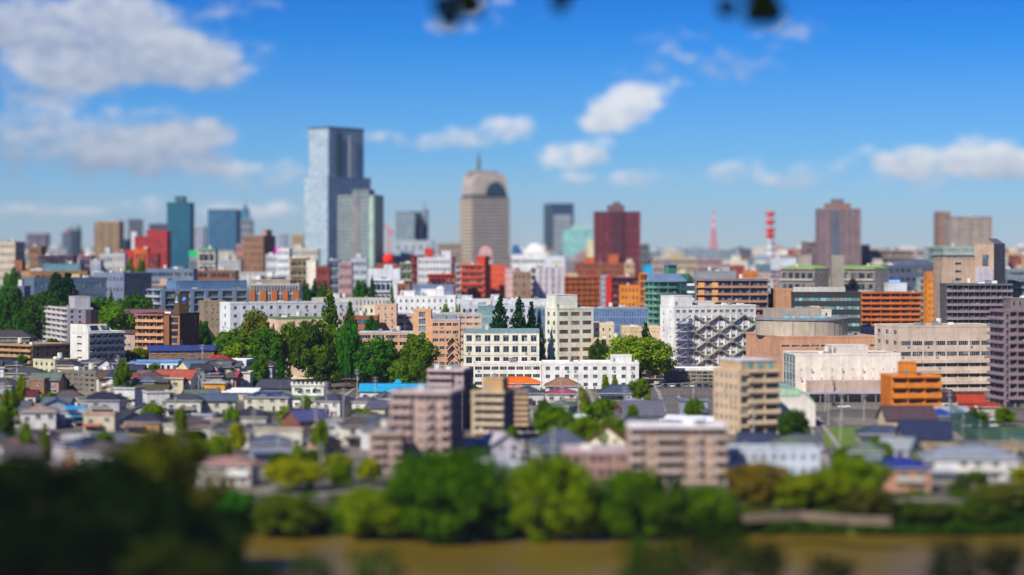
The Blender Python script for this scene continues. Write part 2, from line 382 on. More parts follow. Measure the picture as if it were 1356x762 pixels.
def roof_kit(root, w, d, h, seed, col, n=3, tank=True):
    r = random.Random(seed)
    if w < 6 or d < 6: return
    for k in range(n):
        m = M(); a, b, c = r.uniform(1.2, 3.2), r.uniform(1.2, 2.6), r.uniform(.8, 2.0)
        x, y = r.uniform(-w / 2 + 2, w / 2 - 2), r.uniform(-d / 2 + 2, d / 2 - 2)
        m.box(x - a / 2, x + a / 2, y - b / 2, y + b / 2, h + .05, h + c, GREY if r.random() < .6 else WHITE)
        m.box(x - a / 2 + .15, x + a / 2 - .15, y - b / 2 + .15, y + b / 2 - .15, h + c, h + c + .12, DARK)
        m.build('rooftop_unit', root)
    if tank and r.random() < .5:
        m = M(); x, y = r.uniform(-w / 4, w / 4), r.uniform(-d / 4, d / 4); q = 1.1
        m.box(x - q - .1, x + q + .1, y - q - .1, y + q + .1, h + .05, h + .8, GREY); m.cyl(x, y, h + .8, h + 2.9, q, q, mat('d9d4c2', 'paint'), 10)
        m.build('water_tank', root)
    if r.random() < .45:
        m = M(); x, y = r.uniform(-w / 3, w / 3), r.uniform(-d / 3, d / 3); m.cyl(x, y, h, h + r.uniform(3, 5.5), .07, .05, GREY, 5)
        m.bar((x - .8, y, h + 2.6), (x + .8, y, h + 2.6), .04, GREY); m.build('antenna', root)
def B(name, label, nick, x0, xm, x1, ytop, Y, d, side, col, nf, front, sidef=None, roof='9a9c9a', cat='building', pen=None, kit=2,
      ybot=None, slab=None, par=None, hz=None, back=None, group=None, sk=None, clutter=False, parapet=.5, root_only=False, depth_top=None):
    cx, cy, w, yaw = place(x0, xm, x1, Y, d, side)
    h = (hz if hz is not None else gz(ytop, Y)); col = mat(col) if isinstance(col, str) else col
    root = thing(name, label, cat, (cx, cy, 0), yaw, group)
    FOOT.append((cx, cy, w / 2 + .6, d / 2 + .6, yaw))
    SCR.append((min(x0, xm), max(x1, xm), ytop, ybot if ybot is not None else ytop + 34, Y)); HERO.append((nick, cx, cy))
    wm, gm = M(), M(); h1 = h - .35; cl = M() if clutter else None
    wm.box(-w / 2 + T, w / 2 - T, -d / 2 + T, d / 2 - T, -.5, h1, col)
    sidef = sidef or dict(s='grid', cw=4.5, ww=.3, wh=.4); back = back or dict(s='grid', cw=4, ww=.5, wh=.45)
    vis = 'left' if side == 'L' else 'right'; oth = 'right' if side == 'L' else 'left'
    if side == 'N': oth, vis = ('right', 'left') if cx > 0 else ('left', 'right')
    sw = sidef; so_ = sk or dict(s='grid', cw=5, ww=.3, wh=.4)
    for fc, st in (('front', front), (vis, sw), (oth, so_), ('back', back)):
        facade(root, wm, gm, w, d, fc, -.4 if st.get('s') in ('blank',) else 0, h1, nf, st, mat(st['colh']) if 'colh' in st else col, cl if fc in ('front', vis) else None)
    wm.build('wall', root)
    if gm.v: gm.build('window_glazing', root, kind='stuff')
    if cl is not None and cl.v: cl.build('balcony_contents', root, kind='stuff')
    # roof slab, deck and parapet
    rm = M(); sl = mat(slab) if slab else col; p = .12
    rm.box(-w / 2 - p, w / 2 + p, -d / 2 - p, d / 2 + p, h1, h, sl, mat(roof, 'roof'))
    ph = parapet
    if ph > 0:
        t = .25; W, D = w / 2 + p, d / 2 + p; pm = mat(par) if par else sl
        rm.box(-W, W, -D, -D + t, h + .001, h + ph, pm); rm.box(-W, W, D - t, D, h + .001, h + ph, pm)
        rm.box(-W, -W + t, -D + t, D - t, h + .001, h + ph, pm); rm.box(W - t, W, -D + t, D - t, h + .001, h + ph, pm)
    rm.build('roof', root)
    for q in (pen or ()):       # penthouses: (u0,u1 fraction of width, v0,v1 fraction of depth, height[, colour])
        a, b, c, e_, ht = q[:5]; pcx = mat(q[5]) if len(q) > 5 else col
        m = M(); X0, X1, Y0, Y1 = -w / 2 + a * w, -w / 2 + b * w, -d / 2 + c * d, -d / 2 + e_ * d
        m.box(X0, X1, Y0, Y1, h + .002, h + ht, pcx, mat(roof, 'roof')); m.box(X0 - .15, X1 + .15, Y0 - .15, Y1 + .15, h + ht, h + ht + .25, sl)
        if X1 - X0 > 3: m.box(X0 + .6, X0 + 1.7, Y0 - .03, Y0 + .02, h + .3, h + min(2.3, ht - .2), GREY)
        m.build('penthouse', root)
    if kit: roof_kit(root, w, d, h, hash(label) % 9999 if 0 else sum(map(ord, label)), col, kit)
    return root, w, d, h, yaw
def grid(**k): k.setdefault('s', 'grid'); return k
def balc(**k): k['s'] = 'balcony'; return k
def curt(**k): k['s'] = 'curtain'; return k
BLANK = dict(s='blank')
def part_box(root, name, x0, x1, y0, y1, z0, z1, m, **k):
    q = M(); q.box(x0, x1, y0, y1, z0, z1, m); return q.build(name, root, **k)

# ------------------------------------------------------------------ houses
def house(label, nick, px, py, w, d, hw, yaw, roof, rh, wallc, roofc, Y=None, x=None, group=None, over=.7, quiet=False, ridge='x', low=None):
    Y = Y or gyt(px, py); x = gx(px, Y) if x is None else x; cx, cy = x, Y + d / 2
    wallm = mat(wallc); rm_ = mat(roofc, 'tile')
    root = thing('house', label, 'house', (cx, cy, gh(cx, cy)), yaw, group); FOOT.append((cx, cy, w / 2 + .5, d / 2 + .5, yaw))
    if not quiet:
        HERO.append((nick or label, cx, cy)); s_ = FPX / Y; t_ = HZ + (H - gh(cx, cy) - hw - rh) * s_; SCR.append((px - w * .42 * s_, px + w * .42 * s_, t_, t_ + (hw + rh) * .62 * s_, Y))
    m = M(); W, D = w / 2, d / 2; m.box(-W, W, -D, D, -2.5, hw, wallm)
    m.box(-W - .06, W + .06, -D - .06, D + .06, -2.4, .45, mat('8a8680'))
    if roof == 'gable':
        if ridge == 'x':
            for s in (-1, 1): m.tri(*([(s * W, -D, hw), (s * W, D, hw), (s * W, 0, hw + rh)] if s > 0 else [(s * W, D, hw), (s * W, -D, hw), (s * W, 0, hw + rh)]), wallm)
        else:
            for s in (-1, 1): m.tri(*([(W, s * D, hw), (-W, s * D, hw), (0, s * D, hw + rh)] if s > 0 else [(-W, s * D, hw), (W, s * D, hw), (0, s * D, hw + rh)]), wallm)
    m.build('wall', root)
    r = M(); o = over; t = .22; A, E = W + o, D + o; k = rh / (D if ridge == 'x' else W); zl = hw - o * k + .02
    def slab(p):      # roof plane with thickness
        r.hexa([(a, b, c - t) for a, b, c in p] + [tuple(q) for q in p], rm_)
    if roof == 'gable':
        zt = hw + rh + .03
        if ridge == 'x':
            slab([(-A, -E, zl), (A, -E, zl), (A, 0, zt), (-A, 0, zt)]); slab([(A, E, zl), (-A, E, zl), (-A, 0, zt), (A, 0, zt)])
            r.box(-A - .02, A + .02, -.2, .2, zt - .05, zt + .16, mat(roofc, 'tile', .7))
        else:
            slab([(-A, E, zl), (-A, -E, zl), (0, -E, zt), (0, E, zt)]); slab([(A, -E, zl), (A, E, zl), (0, E, zt), (0, -E, zt)])
            r.box(-.2, .2, -E - .02, E + .02, zt - .05, zt + .16, mat(roofc, 'tile', .7))
    elif roof == 'hip':
        zt = hw + rh; rl = max(.0, A - E); rw = max(0., E - A); zl = hw + .05
        a, b, c, e = (-A, -E, zl), (A, -E, zl), (A, E, zl), (-A, E, zl); p, q = ((-rl, 0, zt), (rl, 0, zt)) if rl > 0 else ((0, -rw, zt), (0, rw, zt))
        if rl > 0:
            r.quad(a, b, q, p, rm_); r.quad(c, e, p, q, rm_); r.tri(b, c, q, rm_); r.tri(e, a, p, rm_)
        else:
            r.tri(a, b, p, rm_); r.tri(c, e, q, rm_); r.quad(b, c, q, p, rm_); r.quad(e, a, p, q, rm_)
        r.box(-A, A, -E, E, zl - .2, zl - .004, mat('d5d2c8', 'paint'))
        r.bar(p, q if rl + rw > .3 else (p[0] + .3, p[1], p[2]), .17, mat(roofc, 'tile', .7))
        for g in (a, b, c, e): r.bar(g, min((p, q), key=lambda z: (z[0] - g[0]) ** 2 + (z[1] - g[1]) ** 2), .13, mat(roofc, 'tile', .7))
    else:       # flat or mono-pitch
        r.box(-W - .3, W + .3, -D - .3, D + .3, hw + .002, hw + .3, mat(roofc, 'roof'))
        r.box(-W - .3, W + .3, -D - .3, -D - .1, hw + .3, hw + .75, wallm); r.box(-W - .3, -W - .1, -D - .1, D + .3, hw + .3, hw + .75, wallm)
        r.box(W + .1, W + .3, -D - .1, D + .3, hw + .3, hw + .75, wallm)
    r.build('roof', root)
    rr = random.Random(int(px * 31 + Y)); st = max(1, int(hw / 2.6)); wm1 = window_mesh(1.7, 1.1, None, None, 1)
    for f in range(st):
        n = max(1, int(w / 3.4))
        for i in range(n):
            if rr.random() < .84: obj('window', wm1, root, (-W + w * (i + .5) / n + rr.uniform(-.3, .3), -D - .055, f * 2.8 + (1.0 if rr.random() < .7 else .45)), 0)
        for s in (1, -1):
            if rr.random() < .8: obj('window', wm1, root, (s * (W + .055), rr.uniform(-D + 1.2, D - 1.2), f * 2.8 + 1), s * math.pi / 2)
    if st >= 2 and rr.random() < .65:
        b = M(); bx = rr.uniform(-W * .5, W * .1); bw = rr.uniform(.35, .6) * w; b.box(bx, min(W, bx + bw), -D - 1.2, -D - .01, 2.7, 2.85, WHITE)
        pmat = mat(rr.choice(['e4e0d4', 'c8c4ba', '8c8478', 'f0efe8'])); b.box(bx, min(W, bx + bw), -D - 1.25, -D - 1.15, 2.85, 3.8, pmat)
        b.build('balcony', root)
    if low or rr.random() < .4:      # lean-to roof over the ground floor
        b = M(); z = 2.75; b.hexa([(-W, -D - 1.7, z - .6), (W * .2, -D - 1.7, z - .6), (W * .2, -D - .02, z), (-W, -D - .02, z), (-W, -D - 1.7, z - .45), (W * .2, -D - 1.7, z - .45), (W * .2, -D - .02, z + .2), (-W, -D - .02, z + .2)], rm_)
        b.build('porch_roof', root)
    b = M(); b.box(W * .3, W * .3 + .9, -D - .06, -D + .01, .1, 2.1, mat('5a4636', 'paint')); b.build('door', root)
    if rr.random() < .35:
        b = M(); zt = hw + (rh if roof != 'flat' else .3); b.cyl(0, 0, zt - .3, zt + 2.2, .05, .04, GREY, 4)
        for q in range(3): b.bar((-.5, -.2 + .2 * q, zt + 2.0), (.5, -.2 + .2 * q, zt + 2.0), .025, GREY)
        b.build('antenna', root)
    return root

# ------------------------------------------------------------------ trees
def clump_tree(seed, kind, nclump, nleaf, ls, leafhex):
    """unit crown: fits x,y in +-1, z in 0..1 (bottom of foliage to top)"""
    r = random.Random(seed); m = M(); lm = mat(leafhex, 'leaf', 1.0)
    clumps = []
    if kind in ('broad', 'sparse'):
        for i in range(nclump):
            zz = 1 - 2 * (i + .5) / nclump; t = i * 2.4 + r.uniform(-.5, .5); q = r.uniform(.5, .8); rad = math.sqrt(1 - zz * zz) * q * r.uniform(.9, 1.08); cr = r.uniform(.14, .33)
            if zz < -.75: continue
            clumps.append((math.cos(t) * rad, math.sin(t) * rad, .42 + zz * q * .5, cr, cr * .46))
        clumps.append((0, 0, .5, .5, .3))
    elif kind == 'cone':
        for i in range(nclump):
            z = (i + r.random()) / nclump; t = i * 2.4 + r.uniform(-.4, .4); rad = (1 - z) ** .9 * r.uniform(.5, .9)
            cr = .11 + .2 * (1 - z); clumps.append((math.cos(t) * rad, math.sin(t) * rad, z * .95, cr, .035 + .02 * (1 - z)))
            clumps.append((0, 0, z * .95, .08 + .2 * (1 - z), .04))
    elif kind == 'bush':
        for i in range(nclump):
            t = r.uniform(0, 2 * math.pi); q = math.sqrt(r.random()) * .8; cr = r.uniform(.2, .4)
            clumps.append((math.cos(t) * q, math.sin(t) * q, .3 + .35 * (1 - q) * r.random(), cr, cr * .8))
    if kind == 'cone': clumps = [c for c in clumps]
    tot = sum(c[3] ** 2 for c in clumps)
    for (x, y, z, cr, cz) in clumps:
        n = max(6, int(nleaf * cr * cr / tot))
        for k in range(n):
            v = Vector((r.gauss(0, 1), r.gauss(0, 1), r.gauss(0, 1))).normalized(); q = r.uniform(.62, 1.06)
            px, py, pz = x + v.x * cr * q, y + v.y * cr * q, z + v.z * cz * q
            nn = (v + Vector((r.uniform(-.7, .7), r.uniform(-.7, .7), r.uniform(-.3, .9)))).normalized()
            a = nn.orthogonal().normalized(); a.rotate(Matrix.Rotation(r.uniform(0, 6.28), 3, nn)); b = nn.cross(a); s = ls * r.uniform(.6, 1.3)
            a = a * s; b = b * s * .7; zz = .55
            P = Vector((px, py, pz)); sc_ = lambda q: (P.x + q.x, P.y + q.y, P.z + q.z * zz)
            m.quad(sc_(-a), sc_(-b), sc_(a), sc_(b), lm)
    # fit the crown to a unit size so that trees come out as tall and wide as surveyed
    def pct(i, f): q = sorted(v[i] for v in m.v); return q[int(f * (len(q) - 1))]
    sx = 2 / (pct(0, .99) - pct(0, .01)); sy = 2 / (pct(1, .99) - pct(1, .01)); z0, z1 = pct(2, .005), pct(2, .995)
    ox, oy = (pct(0, .99) + pct(0, .01)) / 2, (pct(1, .99) + pct(1, .01)) / 2
    m.v = [((a - ox) * sx, (b - oy) * sy, (c - z0) / (z1 - z0)) for a, b, c in m.v]
    return m.mesh('crown')
def trunk_mesh(seed, kind):
    r = random.Random(seed); m = M(); b = mat('4a3a2c', 'wall', .8)
    if kind == 'cone': m.cyl(0, 0, -.02, .95, .028, .006, b, 6)
    else:
        m.cyl(0, 0, -.02, .35, .04, .028, b, 7, False)
        for k in range(6):
            t = k * 1.05 + r.uniform(-.3, .3); q = r.uniform(.3, .5); m.bar((0, 0, .28 + .02 * k), (math.cos(t) * q * .5, math.sin(t) * q * .5, .45 + .03 * k), .016, b)
            m.bar((math.cos(t) * q * .5, math.sin(t) * q * .5, .45 + .03 * k), (math.cos(t + .3) * q, math.sin(t + .3) * q, .62 + .04 * k), .009, b)
        m.bar((0, 0, .34), (.02, .01, .8), .018, b)
    return m.mesh('trunk')
TV = {}
def tree_variant(kind, v, fine=False):
    key = (kind, v, fine)
    if key not in TV:
        cfg = {'broad': (34, 5200, .055), 'cone': (46, 3600, .06), 'bush': (12, 900, .09), 'sparse': (16, 700, .075)}[kind]
        cfg = (cfg[0] + (14 if fine else 0), int(cfg[1] * (2.1 if fine else 1)), cfg[2] * (.68 if fine else 1))
        TV[key] = (clump_tree(hash_(key), kind, *cfg, '456f0c'), trunk_mesh(hash_(key) + 1, kind) if kind != 'bush' else None)
    return TV[key]
def hash_(k): return sum(ord(c) * (i + 3) for i, c in enumerate(str(k)))
TREE_N = [0]
def tree(label, kind, px, ytop, wpx, Y, tone='3f6a10', hgt=None, z0=0.0, v=None, fine=False, name=None, group=None, x=None, cat='tree', frac=None):
    TREE_N[0] += 1; v = TREE_N[0] % 3 if v is None else v
    x = gx(px, Y) if x is None else x; z0 = z0 or gh(x, Y); w = wpx * Y / FPX / 2; ht = hgt or gz(ytop, Y) - z0
    cr, tr = tree_variant(kind, v, fine)
    root = thing(name or {'broad': 'broadleaf_tree', 'cone': 'conifer_tree', 'bush': 'bush'}[kind], label, cat, (x, Y, z0), TREE_N[0] * 1.7, group)
    fr = frac if frac is not None else {'broad': .82, 'cone': .93, 'bush': 1., 'sparse': .7}[kind]
    c_ = obj('crown', cr, root, (0, 0, ht * (1 - fr)), 0, scale=(w, w, ht * fr)); c_.material_slots[0].link = 'OBJECT'; c_.material_slots[0].material = mat(tone, 'leaf', 1.25)
    if tr: obj('trunk', tr, root, (0, 0, 0), 0, scale=(ht, ht, ht) if kind == 'cone' else (min(ht, w * 1.6), min(ht, w * 1.6), ht))
    return root
# ------------------------------------------------------------------ ground, river, hills
def sst(a, b, x): t = max(0, min(1, (x - a) / (b - a))); return t * t * (3 - 2 * t)
def gh(x, Y):      # river terrace on the left: the ground there lies some nine metres higher
    return 9.0 * sst(-98, -120, x) * sst(775, 862, Y) * sst(1560, 1450, Y)
def gyt(px, py):   # distance of the ground seen at a surveyed point
    Y = 480.0
    while Y < 3000 and HZ + (H - gh(gx(px, Y), Y)) * FPX / Y > py: Y += 2
    return Y
def sheet(name, pts, z, m, kind='structure', parent=None):
    q = M(); i = len(q.v); q.v += [(x, y, z) for x, y in pts]; q.f.append(tuple(range(len(pts)))); q.m.append(q.mi(m)); return q.build(name, parent, kind=kind)
sheet('ground', [(-4200, 482), (4200, 482), (4200, 11500), (-4200, 11500)], 0, mat('6f6a60', 'town'))
sheet('river', [(-500, 386), (500, 386), (500, 480), (-500, 480)], -6, mat('7c661c', 'water', .8))
def terrace():
    q = M(); xs = [-900, -600, -450, -380, -320, -280] + [-250 + 8 * k for k in range(20)]; ys = [770 + 6 * k for k in range(17)] + [900, 980, 1080, 1200, 1320, 1440, 1470, 1500, 1530, 1565]
    for x in xs:
        for y in ys: g = gh(x, y); q.v.append((x, y, g if g > .03 else -.05))
    n = len(ys)
    for i in range(len(xs) - 1):
        for j in range(n - 1): a = i * n + j; q.f.append((a, a + n, a + n + 1, a + 1)); q.m.append(q.mi(mat('6f6a60', 'town')))
    q.build('terrace', None, kind='structure')
terrace()
def strip(name, rows, m, x0=-500, x1=500, step=8, amp=0.0, kind='structure'):
    """rows of (Y, z) swept along x with a little unevenness"""
    q = M(); n = int((x1 - x0) / step); k = len(rows)
    for i in range(n + 1):
        x = x0 + (x1 - x0) * i / n
        for j, (Y, z) in enumerate(rows):
            a = 0 if j == k - 1 and Y > 470 else amp; nz = noise.noise(Vector((x * .05, Y * .05, 0)))
            q.v.append((x, Y + 2.5 * a * nz, z + a * .5 * noise.noise(Vector((x * .11, Y * .2, 3)))))
    for i in range(n):
        for j in range(k - 1):
            a = i * k + j; q.f.append((a, a + k, a + k + 1, a + 1)); q.m.append(q.mi(m))
    return q.build(name, None, kind=kind)
strip('river_bank', [(468, -7.5), (473, -5.2), (477, -2.6), (481, -.6), (484, .02)], mat('5d6a22', 'grass', .6), amp=1.0)
strip('hillside', [(-60, 62), (-10, 53.0), (6, 52.5), (40, 46), (100, 33.5), (200, 15), (300, 1), (360, -4), (386, -5.4), (400, -8)], mat('3a4a18', 'grass', .5), amp=1.2, step=14)
def hillz(Y):
    p = [(0, 52.7), (40, 46), (100, 33.5), (200, 15), (300, 1), (360, -4), (386, -5.4)]
    for (a, b), (c, e) in zip(p, p[1:]):
        if Y <= c: return b + (e - b) * (Y - a) / (c - a)
    return -6
def ridge(name, Y, prof, m):
    q = M(); n = 120; x0, x1 = -4100, 4100
    for i in range(n + 1):
        x = x0 + (x1 - x0) * i / n; px = CX + x * FPX / Y; top = prof(px) + 16 * noise.noise(Vector((x * .002, 0, Y))) + 5 * noise.noise(Vector((x * .012, 2, Y)))
        q.v += [(x, Y - 600, -.3), (x, Y, top * .8), (x, Y + 250, top), (x, Y + 600, top * .5)]
    for i in range(n):
        for j in range(3): a = i * 4 + j; q.f.append((a, a + 4, a + 5, a + 1)); q.m.append(q.mi(m))
    return q.build(name, None, kind='structure')
ridge('hills', 9800, lambda p: 80 + 60 * math.exp(-((p + 40) / 150) ** 2) + 26 * math.exp(-((p - 900) / 110) ** 2) + 30 * math.exp(-((p - 1360) / 90) ** 2), mat('24381c', 'grass', .7))
def ribbon(name, pts, w, m, z, kerb=True):
    P = [Vector((gx(a, gy(b)), gy(b))) for a, b in pts]
    def side(off):
        out = []
        for i, p in enumerate(P):
            t = (P[min(i + 1, len(P) - 1)] - P[max(i - 1, 0)]).normalized(); out.append(p + Vector((-t.y, t.x)) * off)
        return out
    q = M(); a, b = side(w / 2), side(-w / 2)
    for i in range(len(P) - 1): q.quad((b[i].x, b[i].y, z), (b[i + 1].x, b[i + 1].y, z), (a[i + 1].x, a[i + 1].y, z), (a[i].x, a[i].y, z), m)
    q.build(name, None, kind='structure')
    l = M(); wm = mat('d8d8d0', 'plain', .8)
    for i in range(len(P) - 1):
        n = int((P[i + 1] - P[i]).length / 6)
        for k in range(n):
            s0 = P[i].lerp(P[i + 1], (k + .2) / n); s1 = P[i].lerp(P[i + 1], (k + .6) / n); t = (s1 - s0).normalized(); u = Vector((-t.y, t.x)) * .08
            l.quad(*[(v.x, v.y, z + .004) for v in (s0 - u, s1 - u, s1 + u, s0 + u)], wm)
    if l.v: l.build('road_marking', None, kind='structure')
    if kerb:
        for s in (1, -1):
            c, e = side(s * (w / 2 + .01)), side(s * (w / 2 + 1.6)); q = M()
            for i in range(len(P) - 1):
                A, Bq, Cq, D = (c[i], c[i + 1], e[i + 1], e[i]) if s < 0 else (e[i], e[i + 1], c[i + 1], c[i])
                q.hexa([(v.x, v.y, -.05) for v in (A, D, Cq, Bq)][::-1] + [(v.x, v.y, .12) for v in (A, D, Cq, Bq)][::-1], mat('9a968c', 'ground'))
            q.build('pavement', None, kind='structure')
    for i in range(len(P) - 1):
        mpt = (P[i] + P[i + 1]) / 2; dlt = P[i + 1] - P[i]
        FOOT.append((mpt.x, mpt.y, dlt.length / 2, w / 2 + 1.2, math.atan2(dlt.y, dlt.x)))
ASPH = mat('6a655e', 'ground', .8)
ribbon('road', [(330, 628), (388, 585), (432, 553), (462, 528), (482, 512)], 4.5, ASPH, .006)
ribbon('road', [(712, 640), (704, 585), (694, 552), (688, 528)], 4.5, ASPH, .010)
ribbon('road', [(798, 572), (784, 548), (776, 528), (772, 518)], 3.5, ASPH, .014)
ribbon('road', [(1072, 552), (1098, 590), (1112, 622)], 3.5, ASPH, .018)
ribbon('road', [(835, 562), (868, 545), (862, 520), (852, 506)], 5, ASPH, .022)
def lot(name, pts, m, z=.008, foot=True):
    P = [(gx(a, gy(b)), gy(b)) for a, b in pts]; sheet(name, P, z, m)
    if foot:
        xs, ys = [p[0] for p in P], [p[1] for p in P]
        FOOT.append(((min(xs) + max(xs)) / 2, (min(ys) + max(ys)) / 2, (max(xs) - min(xs)) / 2, (max(ys) - min(ys)) / 2, 0))
lot('parking_lot', [(873, 553), (948, 553), (948, 509), (862, 509)], mat('77716a', 'ground', .8), .028)
lot('parking_lot', [(-30, 606), (150, 606), (142, 572), (-30, 572)], mat('5d4f4a', 'ground', .6), .03)
lot('gravel_yard', [(372, 522), (480, 520), (560, 509), (560, 488), (404, 488), (374, 505)], mat('80705a', 'ground', .7), .026)
for k_, (a_, b_) in enumerate(((868, 522), (868, 533), (868, 544))):
    q_ = M()
    for j_ in range(16): x_ = gx(874 + j_ * 4.8, gy(b_)); q_.quad((x_, gy(b_), .036), (x_ + .12, gy(b_), .036), (x_ + .12, gy(b_) + 5, .036), (x_, gy(b_) + 5, .036), mat('d8d8d0', 'plain', .8))
    q_.build('parking_marking', None, kind='structure')
lot('lawn', [(1092, 592), (1152, 590), (1140, 566), (1090, 566)], mat('6f9020', 'grass', .7), .032)
lot('sports_field', [(1290, 600), (1400, 600), (1400, 566), (1276, 566)], mat('4f7038', 'grass', .6), .034)
# ------------------------------------------------------------------ skyline towers
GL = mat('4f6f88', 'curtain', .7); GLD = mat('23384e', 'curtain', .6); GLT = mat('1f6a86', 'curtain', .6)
def trust():
    root, w, d, h, yaw = B('office_tower', 'tallest glass skyscraper with stepped shoulders in the skyline', 'the tallest glass skyscraper', 403, 434, 491, 234, 1944, 30, 'L',
        '8fa2ae', 34, curt(nc=14, glass=mat('7088a0', 'curtain', 1.), bar=mat('7c92a6'), hb=.5), curt(nc=8, glass=mat('9fb4c0', 'curtain', .95), bar=mat('b3c0c8'), hb=.5), kit=0, ybot=400, parapet=.3)
    top = gz(170, 1944); wm, gm = M(), M(); W, D = w * .82, d * .84
    up = obj('upper_shaft', None, root, (-w * .02, d * .02, 0))
    wm.box(-W / 2 + T, W / 2 - T, -D / 2 + T, D / 2 - T, h, top, mat('8fa2ae'))
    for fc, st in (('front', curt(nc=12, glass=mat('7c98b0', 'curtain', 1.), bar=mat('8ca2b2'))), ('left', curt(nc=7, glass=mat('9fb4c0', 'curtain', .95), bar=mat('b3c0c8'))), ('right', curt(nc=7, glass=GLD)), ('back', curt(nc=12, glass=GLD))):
        facade(up, wm, gm, W, D, fc, h, top, 20, st, mat('8fa2ae'), None)
    wm.box(-W / 2 - .1, W / 2 + .1, -D / 2 - .1, D / 2 + .1, top, top + 2, mat('50606e'))
    wm.build('wall', up); gm.build('window_glazing', up, kind='stuff')
    s = M(); s.box(W * -.30, W * -.16, -D / 2 - 1.2, -D / 2 - .1, h - 30, top - 3, mat('1d4f4c', 'curtain', .7)); s.box(W * .02, W * .2, -D / 2 - 1.6, -D / 2 - .1, h - 40, top - 6, mat('9aa9b4'))
    s.build('vertical_fin', root)
trust()
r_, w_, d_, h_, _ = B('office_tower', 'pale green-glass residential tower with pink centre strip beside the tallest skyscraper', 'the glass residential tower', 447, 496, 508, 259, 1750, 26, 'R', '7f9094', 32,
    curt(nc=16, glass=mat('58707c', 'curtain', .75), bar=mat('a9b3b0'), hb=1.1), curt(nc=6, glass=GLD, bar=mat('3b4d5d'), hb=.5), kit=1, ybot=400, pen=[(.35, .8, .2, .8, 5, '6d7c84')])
m = M(); m.box(-w_ * .1, w_ * .06, -d_ / 2 - .5, -d_ / 2 - .07, 0, h_ - .4, mat('8a868a')); m.box(w_ * .36, w_ * .47, -d_ / 2 - .6, -d_ / 2 - .07, 0, h_ - .4, mat('a8c4b6')); m.build('corner_strip', r_)
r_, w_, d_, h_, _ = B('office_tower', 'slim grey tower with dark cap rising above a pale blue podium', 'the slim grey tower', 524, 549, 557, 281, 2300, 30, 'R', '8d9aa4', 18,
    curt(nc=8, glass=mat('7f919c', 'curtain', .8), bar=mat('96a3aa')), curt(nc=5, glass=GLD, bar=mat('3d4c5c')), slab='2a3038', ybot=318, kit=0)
part_box(r_, 'lift_shaft', w_ / 2 + .3, w_ / 2 + 7, d_ / 2 + .2, d_ / 2 + 8, 0, h_ + 4, mat('7e8ca4'))
m = M(); m.cyl(w_ / 2 + 3, d_ / 2 + 4, h_ + 4, h_ + 15, .9, .5, GREY, 6); m.build('mast', r_)
B('office_building', 'pale blue-grey box building below the slim grey tower', 'the pale blue podium', 522, 522, 573, 319, 2150, 40, 'N', 'a9b6c4', 6, grid(nc=5, ww=.3, wh=.3), roof='b0b8c0', ybot=340)
def ss30():
    Y = 2600; root, w, d, h, yaw = B('office_tower', 'tan office tower with curved glass crown and rooftop mast', 'the crowned tan tower', 609, 625, 675, 262, Y, 44, 'L', 'a59c98', 30,
        grid(nc=12, ww=.97, wh=.36, sill=.35, glass=mat('3d3f42', 'curtain', .8)), grid(nc=4, ww=.97, wh=.36, sill=.35, colh='c9b9a2', glass=mat('4d4a44', 'curtain', .8)), kit=0, ybot=400, parapet=0)
    t = h + .05; m = M(); W = w * .46; n = 14; D = d / 2 - 2
    # stepped pale crown with a round-shouldered profile
    def prof(k): a = math.pi * k / n; return (-W * math.copysign(abs(math.cos(a)) ** .45, math.cos(a)), t + 4 + 27 * abs(math.sin(a)) ** .6)
    m.box(-W, W, -D, D, t, t + 4, mat('2c3a48'))
    c = mat('b8ada4')
    for k in range(n):
        (a, b), (e, f) = prof(k), prof(k + 1)
        m.quad((a, -D, t + 4), (e, -D, t + 4), (e, -D, f), (a, -D, b), c); m.quad((e, D, t + 4), (a, D, t + 4), (a, D, b), (e, D, f), c)
        m.quad((a, -D, b), (e, -D, f), (e, D, f), (a, D, b), c)
    m.build('crown_block', root)
    g = M(); i = 0; gm_ = mat('1b4258', 'curtain', .8); X = W * .3; R1 = 13
    pts = [(X + R1 * math.cos(math.pi * k / 12), t + 5 + 15 * math.sin(math.pi * k / 12)) for k in range(13)]
    for k in range(12): g.hexa([(pts[k][0], -D - 1.2, t + 4.5), (pts[k + 1][0], -D - 1.2, t + 4.5), (pts[k + 1][0], -D - .02, t + 4.5), (pts[k][0], -D - .02, t + 4.5), (pts[k][0], -D - 1.2, pts[k][1]), (pts[k + 1][0], -D - 1.2, pts[k + 1][1]), (pts[k + 1][0], -D - .02, pts[k + 1][1]), (pts[k][0], -D - .02, pts[k][1])], gm_)
    g.build('arched_window', root)
    b = M(); b.box(-W * .9, W * .6, -D * .5, D * .5, t + 26, t + 34, mat('9f958e')); b.cyl(-W * .35, 0, t + 34, t + 56, 2.6, 1.0, mat('5c6470', 'paint'), 8); b.cyl(-W * .35, 0, t + 44, t + 46, 4.0, 4.0, GREY, 8); b.build('mast', root)
ss30()
r_, w_, d_, h_, _ = B('office_tower', 'blue-framed glass tower with a tall white front panel', 'the white-panelled tower', 720, 731, 760, 270, 2700, 40, 'L', '4c6684', 24,
    curt(nc=10, glass=mat('36506c', 'curtain', .7), bar=mat('4a627c')), curt(nc=5, glass=GLD, bar=mat('34506c')), slab='3b5570', kit=0, ybot=330)
m = M(); m.box(-w_ * .42, w_ * .36, -d_ / 2 - 1.5, -d_ / 2 - .1, 2, h_ - 14, mat('9ba6b2'));
for k in range(22): m.box(-w_ * .40, w_ * .34, -d_ / 2 - 1.6, -d_ / 2 - 1.51, 6 + k * (h_ - 24) / 22, 7.3 + k * (h_ - 24) / 22, mat('707d8a'))
m.build('front_panel', r_)
